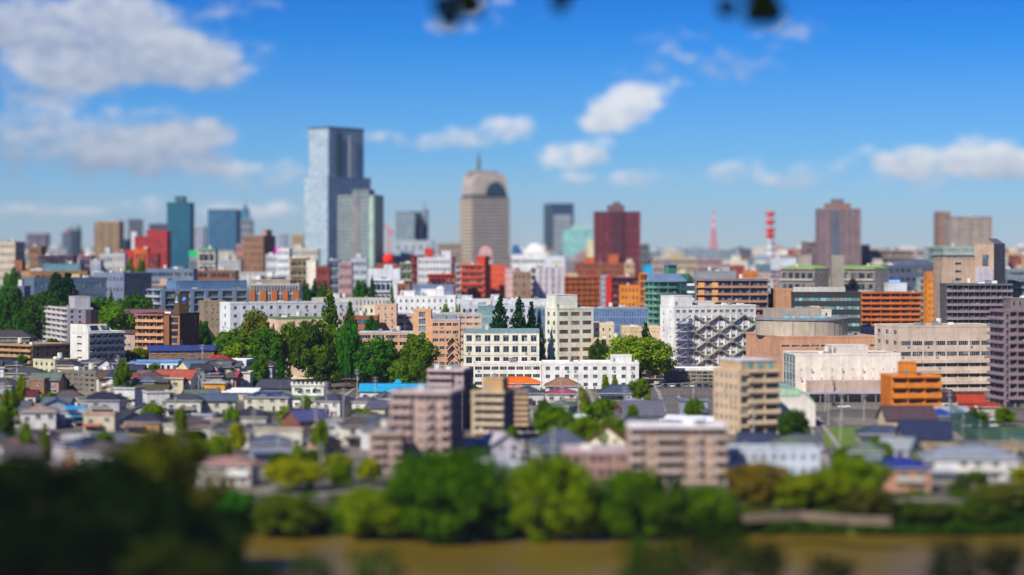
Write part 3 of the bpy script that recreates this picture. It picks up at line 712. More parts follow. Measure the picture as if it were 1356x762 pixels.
B('office_building', 'mint green glass office building with stepped roof left of the maroon tower', 'the mint office', 746, 746, 786, 304, 2500, 36, 'N', '8fc4c0', 12, curt(nc=12, glass=mat('86bdbb', 'curtain', .9), bar=mat('a5d0cc')), roof='9cc4c0', ybot=335, pen=[(.3, .75, .2, .8, 5, '9ab8bc')])
B('office_building', 'narrow blank cream building pressed against the maroon tower', 'the cream slab', 778, 778, 789, 319, 2050, 20, 'N', 'd8cfae', 8, BLANK, ybot=350)
r_, w_, d_, h_, _ = B('apartment_tower', 'massive maroon residential tower with striped balconies', 'the maroon tower', 788, 788, 848, 281, 1900, 34, 'N', '7c3444', 27,
    grid(nc=14, ww=.55, wh=.5, fins=(7, 1.6, 1.3, mat('742c3c')), bands=(.7, .9, mat('85384a')), glass=mat('241c2a', 'glass', .9)), grid(nc=6), roof='6b4048', slab='53202c', ybot=358, kit=0, pen=[(.3, .66, .2, .8, 6, '6d5560'), (.42, .58, .3, .7, 9, '7c6870')])
m = M(); m.box(-w_ * .13, w_ * .13, -d_ / 2 - 2.2, -d_ / 2 - 1.4, 0, h_ + .4, mat('4d2434')); m.build('dark_bay_strip', r_)  # strip darker than the wall, standing proud of the front
B('office_building', 'dark slate building half hidden behind the maroon tower', 'the slate block', 846, 846, 860, 324, 2200, 24, 'N', '47566a', 10, curt(nc=5, glass=GLD), ybot=350)
B('apartment_tower', 'teal glass tower with flat crown left of the blue office', 'the teal tower', 221, 221, 252, 269, 1900, 24, 'N', '24627c', 28, curt(nc=9, glass=GLT, bar=mat('2f7590'), hb=.7), ybot=350, pen=[(.3, .7, .2, .8, 6, '3f6478')], kit=0, slab='1f4558')
B('office_tower', 'broad blue glass office block right of the teal tower', 'the blue glass office', 275, 275, 313, 278, 2250, 36, 'N', '4a7494', 18, curt(nc=14, glass=mat('3f6f92', 'curtain', .75), bar=mat('55809e')), ybot=325, slab='3a5870', kit=1)
r_, w_, d_, h_, _ = B('office_tower', 'slim tower with blue pointed top and spire right of the blue glass office', 'the spired tower', 314, 314, 332, 291, 2600, 26, 'N', '8e97a8', 12, grid(nc=6, ww=.8, wh=.5), ybot=325, kit=0)
m = M(); m.box(-5, 5, -6, 6, h_, h_ + 12, mat('3f7a98')); m.cyl(0, 0, h_ + 12, h_ + 19, 5, .4, mat('41708a'), 4); m.cyl(0, 0, h_ + 18, h_ + 28, .5, .2, GREY, 5); m.build('spire', r_)
B('apartment_tower', 'tan apartment tower with brown vertical stripes on the left skyline', 'the striped tan tower', 125, 125, 158, 294, 2000, 24, 'N', 'b3a184', 26, grid(nc=9, ww=.4, wh=.5, fins=(6, 1.3, .9, mat('8f6d4c')), glass=mat('4a4540', 'glass')), ybot=350, roof='9a8c7c', kit=1)
B('office_tower', 'grey glass office tower behind the striped tan tower', 'the grey glass office', 156, 170, 190, 291, 2350, 36, 'L', '8292a2', 20, curt(nc=8, glass=mat('4c6478', 'curtain', .7)), curt(nc=6, glass=mat('97a8b2', 'curtain', .9), bar=mat('a5b2b8')), ybot=320)
B('office_building', 'dark navy block in front of the grey glass office', 'the navy block', 159, 159, 168, 318, 2100, 20, 'N', '26354c', 7, grid(nc=3), ybot=345, kit=0)
B('office_building', 'wide crimson building with stepped roof', 'the crimson building', 178, 178, 221, 314, 1700, 22, 'N', 'a82c34', 12, grid(nc=10, ww=.35, wh=.35, glass=mat('5a1a22', 'glass', .9)), ybot=350, roof='8a4a48', pen=[(.35, 1, .1, .9, 5, 'a82c34')], kit=1)
B('office_building', 'dark grey block looming behind the crimson building', 'the dark grey block', 197, 197, 222, 297, 2100, 20, 'N', '5a5668', 14, grid(nc=6), ybot=312)
B('office_building', 'white blank stair tower left of the crimson building', 'the white stair tower', 174, 174, 181, 308, 1850, 14, 'N', 'cfd3da', 8, BLANK, ybot=345, kit=0)
B('office_building', 'small scarlet shop building above the ivy trees', 'the scarlet shop', 165, 165, 178, 332, 1580, 12, 'N', 'c83020', 4, grid(nc=3), ybot=345, kit=0)
B('office_building', 'small bright orange building above the ivy trees', 'the bright orange building', 178, 178, 195, 330, 1560, 12, 'N', 'd8641c', 4, grid(nc=3), ybot=345, kit=1)
B('office_building', 'dark red narrow building right of the orange one', 'the dark red block', 195, 195, 209, 337, 1540, 12, 'N', '8a2020', 5, grid(nc=3), ybot=352, kit=0)
B('apartment_tower', 'pale lilac tower between teal tower and blue office', 'the lilac tower', 253, 253, 270, 301, 2500, 22, 'N', 'a6adc0', 14, grid(nc=6), ybot=330)
B('apartment_building', 'grey-white flats with rounded balconies and mint roof', 'the mint-roofed flats', 262, 285, 289, 331, 1500, 14, 'R', 'c9c6bc', 7, balc(nc=3), roof='58c08c', slab='4fb080', ybot=357)
r_, *_q = B('office_building', 'low grey shop building carrying a bright green sign', 'the green-sign shop', 251, 251, 262, 341, 1520, 10, 'N', '8a919a', 5, grid(nc=3), ybot=357, kit=0)
m = M(); m.box(-3.4, 3.4, -5, -4.6, _q[2] + .6, _q[2] + 5, mat('18b060', 'plain')); m.build('sign_board', r_)
B('office_building', 'brown office block with dense windows and shaded right side', 'the brown office', 322, 349, 365, 313, 1700, 22, 'R', '8a6650', 13, grid(nc=10, ww=.5, wh=.4, glass=mat('453630', 'glass')), grid(nc=6, ww=.4), ybot=352, roof='85705f', pen=[(.75, .95, .3, .8, 5, 'b08c70')])
B('office_building', 'small pinkish block stepping down left of the brown office', 'the pinkish block', 313, 313, 331, 324, 1750, 18, 'N', 'b08478', 9, grid(nc=6), ybot=345)
r_, w_, d_, h_, _ = B('office_building', 'white shop block carrying a vivid magenta sign', 'the magenta-sign block', 352, 352, 374, 338, 1620, 16, 'N', 'd0d4de', 8, grid(nc=6), ybot=366, kit=1)
m = M(); m.box(w_ * .05, w_ * .45, -d_ / 2, -d_ / 2 + .5, h_ + .6, h_ + 6, mat('e010b0', 'plain')); m.build('sign_board', r_)
B('apartment_tower', 'slender tan tower with white centre strip left of the tallest skyscraper', 'the slender tan tower', 386, 386, 402, 312, 2350, 20, 'N', 'b39a70', 14, grid(nc=5), ybot=335, kit=1)
B('apartment_tower', 'thin pale lilac tower left of the slender tan tower', 'the thin lilac tower', 369, 369, 379, 311, 2500, 18, 'N', 'a5adc6', 14, grid(nc=4), ybot=335, kit=0)
B('apartment_building', 'tall white flats right of the magenta sign', 'the tall white flats', 367, 383, 387, 330, 1520, 14, 'R', 'dfe2ea', 11, grid(nc=5), ybot=368)
B('apartment_building', 'cream flats with brown balconies beside a white windowless wall', 'the cream balconied flats', 383, 383, 407, 342, 1450, 14, 'N', 'ccb98e', 9, balc(nc=4, par='b09a74'), ybot=375, clutter=True)
B('apartment_building', 'blank white end wall between cream flats and brick-red block', 'the blank white slab', 406, 406, 418, 346, 1420, 14, 'N', 'e6e4d6', 8, BLANK, ybot=378, kit=1)
B('apartment_building', 'brick-red block of flats tucked right of the blank white wall', 'the brick-red block', 419, 419, 436, 354, 1410, 14, 'N', '8c3a28', 7, grid(nc=3), ybot=378, roof='7a5a50')
B('office_building', 'wide white block with terraces behind the cream flats', 'the terraced white block', 384, 384, 421, 330, 1800, 20, 'N', 'ccc9c0', 9, grid(nc=8), ybot=342, pen=[(.1, .4, .2, .8, 4)])
B('apartment_building', 'blue-grey flats at the foot of the tallest skyscraper', 'the blue-grey flats', 432, 432, 449, 345, 1500, 14, 'N', '8fa0b4', 9, balc(nc=3), ybot=374)
B('apartment_building', 'dusty pink flats below the glass residential tower', 'the dusty pink flats', 449, 449, 466, 348, 1460, 14, 'N', 'b08f94', 8, grid(nc=4), ybot=374)
B('apartment_building', 'pale blue flats with narrow balconies right of the dusty pink flats', 'the pale blue flats', 465, 465, 486, 344, 1490, 14, 'N', 'b9c4d6', 9, grid(nc=5, ww=.6), ybot=374, pen=[(.3, .6, .3, .8, 4)])
r_, w_, d_, h_, _ = B('office_building', 'low building with a round scarlet balloon sign on its roof', 'the red-ball building', 498, 498, 526, 350, 1520, 16, 'N', 'a04a3a', 6, grid(nc=6), ybot=360, kit=0)
m = M(); n = 8
for a in range(n):
    for b in range(5):
        f = lambda i, j: (w_ * .05 + 4.2 * math.cos(2 * math.pi * i / n) * math.sin(math.pi * j / 5), 4.2 * math.sin(2 * math.pi * i / n) * math.sin(math.pi * j / 5), h_ + 3.6 - 4.2 * math.cos(math.pi * j / 5))
        m.quad(f(a, b), f(a + 1, b), f(a + 1, b + 1), f(a, b + 1), mat('e02818', 'plain'))
m.build('ball_sign', r_)
B('office_building', 'wide plain white block left of the olive flats', 'the plain white block', 487, 487, 530, 357, 1420, 20, 'N', 'd5dde8', 6, grid(nc=7, ww=.3, top=3), ybot=378, pen=[(.55, .75, .2, .8, 3, 'dde4ec')])
B('apartment_building', 'small white flats with grey balconies behind the pine trees', 'the small white flats', 492, 492, 518, 371, 1290, 12, 'N', 'cfd6e2', 6, balc(nc=4), ybot=390)
B('apartment_building', 'olive and cream flats left of the dark red and white pair', 'the olive flats', 529, 529, 545, 349, 1450, 14, 'N', '9aa088', 9, balc(nc=3, par='b4b49a'), ybot=378)
B('apartment_building', 'dark red flats joined to the left of a white block', 'the dark red flats', 544, 544, 554, 339, 1520, 16, 'N', 'a02a22', 11, balc(nc=2), ybot=379, kit=0)
B('apartment_building', 'white gridded flats with stepped top right of the dark red strip', 'the white gridded flats', 553, 553, 597, 342, 1500, 18, 'N', 'd8d8e0', 11, grid(nc=9, ww=.55, wh=.4), ybot=365, pen=[(.2, .45, .2, .8, 7, 'c83a28'), (.72, 1., .1, .9, 5)])
B('apartment_building', 'maroon sliver of flats behind the long scarlet apartment block', 'the maroon sliver', 596, 596, 603, 341, 1560, 14, 'N', '6a2436', 11, grid(nc=2), ybot=364, kit=0)
B('apartment_building', 'long low scarlet apartment block left of the vermilion tower', 'the low scarlet flats', 567, 567, 603, 364, 1400, 14, 'N', 'b83a26', 6, balc(nc=6, par='d04a30'), ybot=381, roof='7a4a40')
B('office_building', 'wide tan office block left of the crowned tan tower', 'the wide tan block', 579, 579, 610, 323, 2400, 30, 'N', '9a8a80', 9, grid(nc=8), ybot=342)
B('apartment_building', 'white and blue balcony strip on the left of the vermilion flats', 'the blue balcony strip', 603, 603, 610, 350, 1560, 14, 'N', 'a9bcc8', 11, balc(nc=1, par='c8d6dc'), ybot=393, kit=0)
B('apartment_building', 'vermilion apartment tower with dark stacked balconies', 'the vermilion flats', 610, 642, 650, 351, 1540, 14, 'R', 'dc5430', 11, balc(nc=3, par='e05c34', ww=.75, part_n=3), grid(nc=3, ww=.3), ybot=394, roof='8a5a4a', clutter=True, pen=[(.6, .95, .2, .9, 6, 'c83a20')])
B('apartment_building', 'vermilion wing with small windows right of the balconied vermilion tower', 'the vermilion wing', 649, 649, 669, 352, 1575, 16, 'N', 'e05a34', 11, grid(nc=5, ww=.3, wh=.35), ybot=393, roof='8a5a4a')
r_, w_, d_, h_, _ = B('office_building', 'pink tower house with a blue barrel roof behind the vermilion flats', 'the blue barrel roof', 634, 634, 652, 336, 1760, 16, 'N', 'd0a0a8', 8, grid(nc=3), ybot=350, kit=0, parapet=0)
m = M()
for k in range(10):
    a, b = math.pi * k / 10, math.pi * (k + 1) / 10; q = w_ * .48
    A = (-q * math.cos(a), h_ + 6.5 * math.sin(a)); E = (-q * math.cos(b), h_ + 6.5 * math.sin(b)); mm = mat('4a6cb4', 'paint')
    m.quad((A[0], -8, A[1]), (E[0], -8, E[1]), (E[0], 8, E[1]), (A[0], 8, A[1]), mm); m.tri((A[0], -8, A[1]), (0, -8, h_), (E[0], -8, E[1]), mat('d0a0a8'))
m.build('barrel_roof', r_)
r_, w_, d_, h_, _ = B('department_store', 'large white department store with long window slot', 'the white department store', 677, 677, 722, 338, 1900, 40, 'N', 'dfe3ec', 6, grid(nc=12, ww=.7, wh=.3, bot=4), roof='d8dce2', ybot=365, slab='f0f0f0', pen=[(.1, .35, .3, .7, 7, 'b8c0d0')])
m = M(); m.hexa([(-w_ * .48, -10, h_ + .6), (-w_ * .15, -10, h_ + .6), (-w_ * .15, 8, h_ + .6), (-w_ * .48, 8, h_ + .6), (-w_ * .45, -9, h_ + 9), (-w_ * .3, -9, h_ + 9), (-w_ * .3, 7, h_ + 9), (-w_ * .45, 7, h_ + 9)], mat('38507c', 'curtain')); m.build('sloped_skylight', r_)
r_, w_, d_, h_, _ = B('hall_building', 'white hall with billowing tiered roof behind the department store', 'the tiered white hall', 690, 690, 726, 336, 2300, 40, 'N', 'e4e6ee', 4, BLANK, ybot=340, kit=0)
m = M()
for k in range(5): q = .48 - .08 * k; m.box(-w_ * q, w_ * q * .9, -14 + k * 2, 14 - k * 2, h_ + k * 2.2, h_ + k * 2.2 + 2.2, mat('e4e6ee'))
m.build('tiered_roof', r_)
B('office_building', 'white annexe with a tiny teal roof box', 'the teal-box annexe', 722, 722, 748, 340, 1880, 26, 'N', 'd5dbe6', 5, grid(nc=3, ww=.5, bot=1, top=3), ybot=360, pen=[(.2, .6, .2, .6, 3, '2a9a9c')])
B('apartment_building', 'pale pink flats right of the vermilion wing', 'the pale pink flats', 668, 668, 681, 357, 1620, 14, 'N', 'd8b4b4', 10, grid(nc=3, ww=.25), ybot=392)
B('apartment_building', 'taupe brown block with plain front below the department store', 'the taupe block', 679, 679, 703, 361, 1480, 14, 'N', '947a64', 8, grid(nc=4, ww=.35), ybot=384, pen=[(.1, .4, .2, .8, 3)])
B('apartment_building', 'mixed lilac and white flats left of the tangerine balconied block', 'the lilac-white flats', 703, 710, 747, 355, 1500, 14, 'L', 'c4bcc8', 10, grid(nc=7, ww=.3, fins=(4, 2.2, .5, mat('ded8e2'))), balc(nc=1, par='e8e8ec'), ybot=390, pen=[(.7, .95, .2, .8, 4, 'e0dcd0')])
B('apartment_building', 'tangerine apartment block with seven long dark balconies', 'the tangerine balconied block', 721, 732, 800, 367, 1740, 16, 'L', 'd06a22', 9, balc(nc=9, par='e07c28', ww=.9), balc(nc=2, par='d86a34'), ybot=406, roof='a08870', clutter=True, pen=[(.25, .5, .1, .6, 3, 'e8d8b8')])
B('apartment_building', 'long rust-brown block behind the tangerine balconied block', 'the rust-brown block', 762, 762, 832, 349, 1880, 18, 'N', '9a4c2c', 10, grid(nc=16, ww=.9, wh=.4, glass=mat('4a3c38', 'glass')), ybot=366, roof='b08c74', pen=[(.16, .35, .0, .5, 5, 'c86020'), (.64, .82, .3, .9, 8, 'b86030')])
B('apartment_building', 'cream stair block with rounded top right of the rust-brown block', 'the cream stair block', 828, 828, 840, 348, 1700, 10, 'N', 'c8a888', 8, grid(nc=2), ybot=366, pen=[(.2, .8, .2, .8, 3)])
B('office_building', 'low bright cyan box building between red and green flats', 'the cyan box', 853, 853, 864, 352, 1600, 12, 'N', '20a8e0', 6, BLANK, ybot=370, kit=0)
B('apartment_building', 'grey-white narrow flats squeezed between tangerine and crimson blocks', 'the grey sliver', 796, 796, 805, 366, 1660, 12, 'N', 'a8acc0', 9, grid(nc=3), ybot=405)
r_, w_, d_, h_, _ = B('apartment_building', 'crimson and maroon flats with a solid red left pier', 'the red-pier flats', 803, 803, 848, 368, 1500, 14, 'N', '7a2228', 9, balc(nc=6, par='7a262c'), ybot=406, roof='8a4a44', clutter=True)
m = M(); m.box(-w_ / 2 - .2, -w_ / 2 + 3.6, -d_ / 2 - 1.8, -d_ / 2 - .05, 0, h_ + .2, mat('cc2418')); m.build('red_pier', r_)
B('apartment_building', 'amber apartment block with small square windows in front of red-pier flats', 'the amber flats', 821, 821, 847, 379, 1370, 13, 'N', 'e08a26', 8, grid(nc=5, ww=.42, wh=.42), ybot=406, roof='b08a58', clutter=True)
B('apartment_building', 'taller amber strip with balconies beside the amber apartment block', 'the amber strip', 847, 847, 858, 363, 1400, 13, 'N', 'd87c24', 9, balc(nc=2, par='e08a30'), ybot=406, roof='b08a58', kit=0)
def green():
    root, w, d, h, yaw = B('apartment_building', 'dark green flats under a blue-grey gabled roof', 'the green gabled flats', 855, 872, 921, 373, 1200, 15, 'L', '2c6a58', 12,
        balc(nc=5, par='5c9484', u1=.46, part_n=2), balc(nc=3, par='6aa292'), ybot=450, roof='6a8098', clutter=True, parapet=0, kit=0)
    m = M(); z = h; rm = mat('7088a8', 'paint'); W, D = w / 2 + .6, d / 2 + .6
    m.hexa([(-W, -D, z - .1), (W * .5, -D, z - .1), (W * .5, D, z - .1), (-W, D, z - .1), (-W + 1.4, -D * .2, z + 4.4), (W * .42, -D * .2, z + 4.4), (W * .42, D * .2, z + 4.4), (-W + 1.4, D * .2, z + 4.4)], rm)
    m.hexa([(W * .5 + .01, -D, z - .1), (W, -D, z - .1), (W, D, z - .1), (W * .5 + .01, D, z - .1), (W * .55, -D, z + 4.4), (W * .56, -D, z + 4.4), (W * .56, D, z + 4.4), (W * .55, D, z + 4.4)], mat('2c6a58'))
    m.build('gabled_roof', root); part_box(root, 'stair_tower', -w * .02, w * .2, d * .1, d * .45, z, z + 9, mat('3c7a68')); part_box(root, 'stair_tower_roof', -w * .04, w * .22, d * .05, d * .5, z + 9, z + 9.7, mat('7088a8', 'paint'))
green()
r_, w_, d_, h_, _ = B('apartment_building', 'grey flats with orange panels above the cross-braced building', 'the orange-panelled flats', 921, 946, 1017, 371, 1080, 14, 'N', '77737e', 12, balc(nc=8, par=mat('b08068'), part_n=4, pcol=mat('77737e'), cols=1), ybot=425, roof='8c8a90', clutter=True)
m = M()
for f in range(3, 12):
    for k in (0, 1): m.box(-w_ / 2 + 1.2 + k * 7, -w_ / 2 + 4.4 + k * 7, -d_ / 2 - 1.5, -d_ / 2 - 1.32, f * (h_ / 12) - .2, f * (h_ / 12) + 2.4, mat('e0a064'))
m.build('orange_panel', r_, kind='stuff')
for k in range(6):
    m = M(); m.cyl(-w_ / 2 - 1.2, 0, h_ - 3 - k * (h_ / 12), h_ - 1.9 - k * (h_ / 12), 2.6, 2.6, mat('e4e6ee'), 10); m.build('end_balcony', r_)
# right skyline
for lab, nk, a, b, y, c, nf in (('pinkish mid-rise flats, left one of the distant row right of the green gabled flats', 'the left distant row', 864, 890, 343, 'b09a94', 8), ('cream mid-rise flats in the middle of the distant row', 'the middle distant row', 890, 923, 342, 'b8a890', 8), ('dusky rose mid-rise flats right of the cream distant flats', 'the right distant row', 923, 957, 343, 'a88a8c', 8)):
    B('apartment_building', lab, nk, a, a, b, y, 2100, 20, 'N', c, nf, grid(nc=9, ww=.8, wh=.4), ybot=358)
B('office_building', 'low grey building above the orange-panelled flats', 'the low grey building', 921, 921, 975, 360, 1300, 14, 'N', '8c9098', 6, grid(nc=9, ww=.3, top=4), ybot=372, pen=[(.6, .85, .2, .8, 3, 'a8aeb8')])
B('office_building', 'small red-brown block right of the distant row', 'the red-brown block', 957, 957, 986, 352, 1700, 14, 'N', 'a84a38', 7, grid(nc=7), ybot=362)
B('office_building', 'small apricot block with plain walls left of the black office', 'the apricot block', 985, 985, 1004, 359, 1450, 12, 'N', 'cf7a3c', 6, grid(nc=4, ww=.25), ybot=372)
B('office_building', 'grey-teal glazed block right of the apricot block', 'the grey-teal block', 1003, 1003, 1021, 350, 1650, 12, 'N', '7c949c', 8, curt(nc=5, glass=GL), ybot=372)
B('factory_building', 'white windowless hall right of the striped mast', 'the white hall', 1021, 1021, 1060, 342, 1850, 30, 'N', 'c6cedc', 4, BLANK, roof='c4ccd6', ybot=360)
r_, w_, d_, h_, _ = B('apartment_tower', 'tall grey-mauve residential tower on the right skyline', 'the mauve tower', 1086, 1086, 1140, 277, 1900, 30, 'N', '86727a', 26, grid(nc=13, ww=.6, wh=.5, fins=(6, 1.5, 1.0, mat('8f7a80')), bands=(.8, .8, mat('a08a8c')), glass=mat('4c4654', 'glass')), ybot=355, kit=0, pen=[(.2, .78, .2, .8, 5, '8a6c64'), (.35, .62, .3, .7, 9, '7c6c74')])
m = M(); m.box(-w_ * .22, -w_ * .04, -d_ / 2 - 1.4, -d_ / 2 - 1.05, 0, h_ - 1, mat('5c6478')); m.build('dark_bay_strip', r_)  # darker blue-grey strip set proud of the fins
B('apartment_building', 'lower mauve wing left of the mauve tower', 'the mauve wing', 1065, 1065, 1087, 321, 1960, 20, 'N', '7c6a74', 14, grid(nc=7, ww=.8, wh=.45), ybot=350)
B('apartment_building', 'long striped mid-rise flats right of the mauve tower', 'the long striped flats', 1146, 1146, 1207, 332, 1950, 16, 'N', 'a8958c', 11, balc(nc=12, par='b4a294'), ybot=352, sidef=grid(nc=3))
B('apartment_building', 'dark blue-grey slab joined to the left of long striped flats', 'the dark slab', 1140, 1140, 1152, 325, 1940, 18, 'N', '50566e', 12, grid(nc=3), ybot=352, kit=0)
B('office_building', 'wide dark blue-grey office with rows of recessed windows', 'the dark blue office', 1176, 1176, 1245, 352, 1500, 26, 'N', '4e5a72', 8, grid(nc=9, ww=.62, wh=.4, glass=mat('202a3e', 'glass')), ybot=400, roof='6a7488', pen=[(.15, .82, .2, .8, 4, '5a6680')])
B('apartment_tower', 'tall narrow tan slab at the left of a striped tower', 'the tan slab', 1243, 1243, 1259, 281, 2050, 24, 'N', '8f7468', 22, BLANK, grid(nc=4), ybot=330, kit=0)
B('apartment_tower', 'white and mauve vertically striped tower on the far right', 'the striped mauve tower', 1259, 1259, 1314, 288, 2000, 26, 'N', '9c948e', 20, grid(nc=14, ww=.5, wh=.55, fins=(10, 1.2, 1.1, mat('b0a49c')), glass=mat('5c3c48', 'glass')), ybot=335, slab='6c4a50')
B('apartment_building', 'pale grey-green mid-rise left of the beige tower building', 'the grey-green mid-rise', 1229, 1229, 1250, 328, 1700, 18, 'N', '9fb4b4', 12, balc(nc=4), ybot=352)
B('apartment_building', 'pale green mid-rise peeping above the beige roof terrace', 'the pale green mid-rise', 1250, 1250, 1290, 327, 1750, 18, 'N', 'a4b8b0', 12, grid(nc=8), ybot=338)
B('apartment_building', 'pale green end block right of the beige tower building', 'the pale green end block', 1322, 1322, 1332, 329, 1650, 18, 'N', '93a59c', 12, balc(nc=2), ybot=360)
def beige_tower():
    root, w, d, h, yaw = B('office_building', 'beige office with dark roof trellis and slit windows', 'the trellis-roofed office', 1247, 1247, 1291, 343, 1150, 22, 'N', 'b39c8a', 13, grid(nc=1, ww=.56, wh=.3, mg=6), ybot=410, roof='70564c', kit=0)
    m = M()
    for k in range(14): m.box(-w / 2 - .8 + k * (w + 1) / 14, -w / 2 - .5 + k * (w + 1) / 14, -d / 2 - 1, d / 2, h + 1.6, h + 2.0, mat('4c3630'))
    for k in range(5): m.box(-w / 2 - .9, w / 2 + .7, -d / 2 - .9 + k * d / 4.6, -d / 2 - .5 + k * d / 4.6, h + 1.2, h + 1.6, mat('4c3630'))
    for k in range(6): m.box(-w / 2 + k * (w - .4) / 5, -w / 2 + .35 + k * (w - .4) / 5, -d / 2, -d / 2 + .35, h + .5, h + 1.2, mat('4c3630'))
    m.build('roof_trellis', root)
    root, w, d, h, yaw = B('office_building', 'beige stair tower with sloping right shoulder and one dark window', 'the beige stair tower', 1291, 1316, 1331, 323, 1140, 20, 'R', 'b79f8c', 10, BLANK, BLANK, ybot=410, roof='8a7a70', kit=0, parapet=0)
    m = M(); m.hexa([(-w / 2, -d / 2, h), (w / 2, -d / 2, h), (w / 2, d / 2, h), (-w / 2, d / 2, h), (-w * .25, -d / 2 + 2, h + 3), (w * .1, -d / 2 + 2, h + 3), (w * .1, d / 2 - 2, h + 3), (-w * .25, d / 2 - 2, h + 3)], mat('7c7268', 'paint')); m.build('sloped_roof', root)
    part_box(root, 'window', -w * .1, w * .22, -d / 2 - .12, -d / 2 + .1, h - 12, h - 6, mat('3c4a58', 'glass')); part_box(root, 'wall_panel', -w * .46, w * .46, -d / 2 - .35, -d / 2 - .01, h - 22, h - 13, mat('b0a8b8'))
beige_tower()
B('apartment_building', 'marigold narrow flats between the dark blue office and the trellis-roofed office', 'the marigold flats', 1228, 1228, 1248, 368, 1350, 14, 'N', 'e08a1c', 10, grid(nc=4, ww=.35, wh=.4), ybot=403, roof='c0a880', pen=[(.0, .4, .1, .8, 4, 'd8801c')])
B('apartment_building', 'white-green balcony block left of the marigold flats', 'the white-green balconies', 1218, 1218, 1229, 369, 1380, 12, 'N', 'a9b8b4', 10, balc(nc=2), ybot=403, kit=0)
r_, w_, d_, h_, _ = B('office_building', 'small white building topped by a blue rooftop sign', 'the blue-sign building', 1176, 1176, 1201, 376, 1290, 14, 'N', 'cfd8dc', 7, grid(nc=5, ww=.25, top=5), ybot=388, kit=1)
m = M(); m.box(-w_ / 2, w_ * .16, -d_ / 2, -d_ / 2 + .4, h_ + .6, h_ + 2.6, mat('1c80d8', 'plain'))
for k in range(5): m.box(-w_ * .42 + k * 1.3, -w_ * .42 + k * 1.3 + .8, -d_ / 2 - .04, -d_ / 2 - .001, h_ + 1.1, h_ + 2.0, mat('f2f4f6', 'plain'))
m.build('sign_board', r_)
def greenroof(lab, nk, x0, xm, x1):
    r_, w_, d_, h_, _ = B('apartment_building', lab, nk, x0, xm, x1, 356, 1300, 15, 'R', '9a9490', 7, balc(nc=5, par='bcb4aa'), grid(nc=3, ww=.25, wh=.25), ybot=383, roof='86b428', kit=1, clutter=True, parapet=.3)
    m = M(); z = h_; W, D = w_ / 2, d_ / 2; m.hexa([(-W, -D, z + .31), (W, -D, z + .31), (W, D, z + .31), (-W, D, z + .31), (-W + 2, -D * .1, z + 1.9), (W - 3, -D * .1, z + 1.9), (W - 3, D * .1, z + 1.9), (-W + 2, D * .1, z + 1.9)], mat('8cc028', 'paint')); m.build('green_roof', r_)
greenroof('grey flats under a lime green roof, the left of the pair', 'the left lime roof', 1034, 1078, 1098)
greenroof('grey flats under a lime green roof, the right of the pair', 'the right lime roof', 1103, 1158, 1178)
B('stair_tower', 'tall beige lift tower between the two lime roofed blocks', 'the lift tower', 1102, 1102, 1118, 339, 1290, 7, 'N', '9c948c', 1, BLANK, ybot=380, kit=0, sidef=BLANK)
B('office_building', 'beige lift tower above the left lime roofed block', 'the rear lift tower', 1057, 1057, 1075, 339, 1420, 10, 'N', 'a29a92', 1, BLANK, ybot=358, kit=0)
B('apartment_building', 'dark brown and grey office corner left of the tan panelled wall', 'the dark corner', 1012, 1012, 1028, 390, 1090, 12, 'N', '3a3034', 6, grid(nc=3, ww=.7, glass=mat('221c20', 'glass')), ybot=425, par='d8d4d0', kit=0)
B('office_building', 'tan windowless wall block beside the black ribbon-windowed office', 'the tan wall', 1027, 1027, 1052, 385, 1075, 20, 'N', 'b88a66', 6, BLANK, ybot=425, kit=0, parapet=1)
r_, w_, d_, h_, _ = B('office_building', 'black office with pale green ribbon windows and white parapet', 'the black ribbon-windowed office', 1051, 1051, 1140, 388, 1065, 22, 'N', '35353c', 9, grid(nc=16, ww=.97, wh=.42, sill=.12, glass=mat('7ea8a4', 'glass', .9)), ybot=437, roof='a0a2a4', kit=4)
m = M(); m.box(-w_ / 2 - .15, w_ / 2 - 8, -d_ / 2 - .3, -d_ / 2 + 2, h_ + .51, h_ + 2.9, mat('c8c6c4')); m.build('plant_screen', r_)
r_, w_, d_, h_, _ = B('apartment_building', 'rust orange apartment block with clustered laundry balconies right of the black office', 'the rust orange flats', 1140, 1140, 1219, 388, 1180, 14, 'N', 'a85c2c', 12, balc(nc=6, par='cf7030', part_n=6), ybot=434, roof='8a8284', clutter=True, kit=3)
B('apartment_building', 'long charcoal flats with eight cluttered balcony rows on the right', 'the charcoal flats', 1253, 1253, 1341, 377, 1015, 15, 'N', '5a565e', 13, balc(nc=18, par='8a7e88', part_n=12, rs=mat('8a8288'), pcol=mat('746c74')), ybot=436, roof='8c8a90', clutter=True, kit=5, back=grid(nc=12))
B('apartment_building', 'blue-grey flats at the right edge above the mauve flats', 'the blue-grey edge flats', 1336, 1336, 1380, 372, 1180, 15, 'N', '6c7884', 11, balc(nc=6, par='8494a0'), ybot=410)
B('apartment_building', 'grey-brown block with blank wall between charcoal and mauve flats', 'the grey-brown block', 1338, 1338, 1372, 396, 1000, 15, 'N', '7c7072', 9, grid(nc=4, ww=.25), ybot=414)
B('apartment_building', 'grey banded flats on the far right edge below the hills', 'the banded edge flats', 1334, 1334, 1390, 357, 1400, 15, 'N', '7a8a98', 10, grid(nc=8, ww=.9, wh=.4), ybot=375)
B('apartment_building', 'mauve apartment tower with rounded balcony stacks at the right edge', 'the mauve balcony stacks', 1311, 1330, 1385, 412, 790, 15, 'L', '85747c', 12, balc(nc=4, par='8d7a80', part_n=2, u0=.08, u1=.5, cols=1), balc(nc=3, par='92808a', part_n=1), ybot=545, roof='8a8286', clutter=True, kit=2)
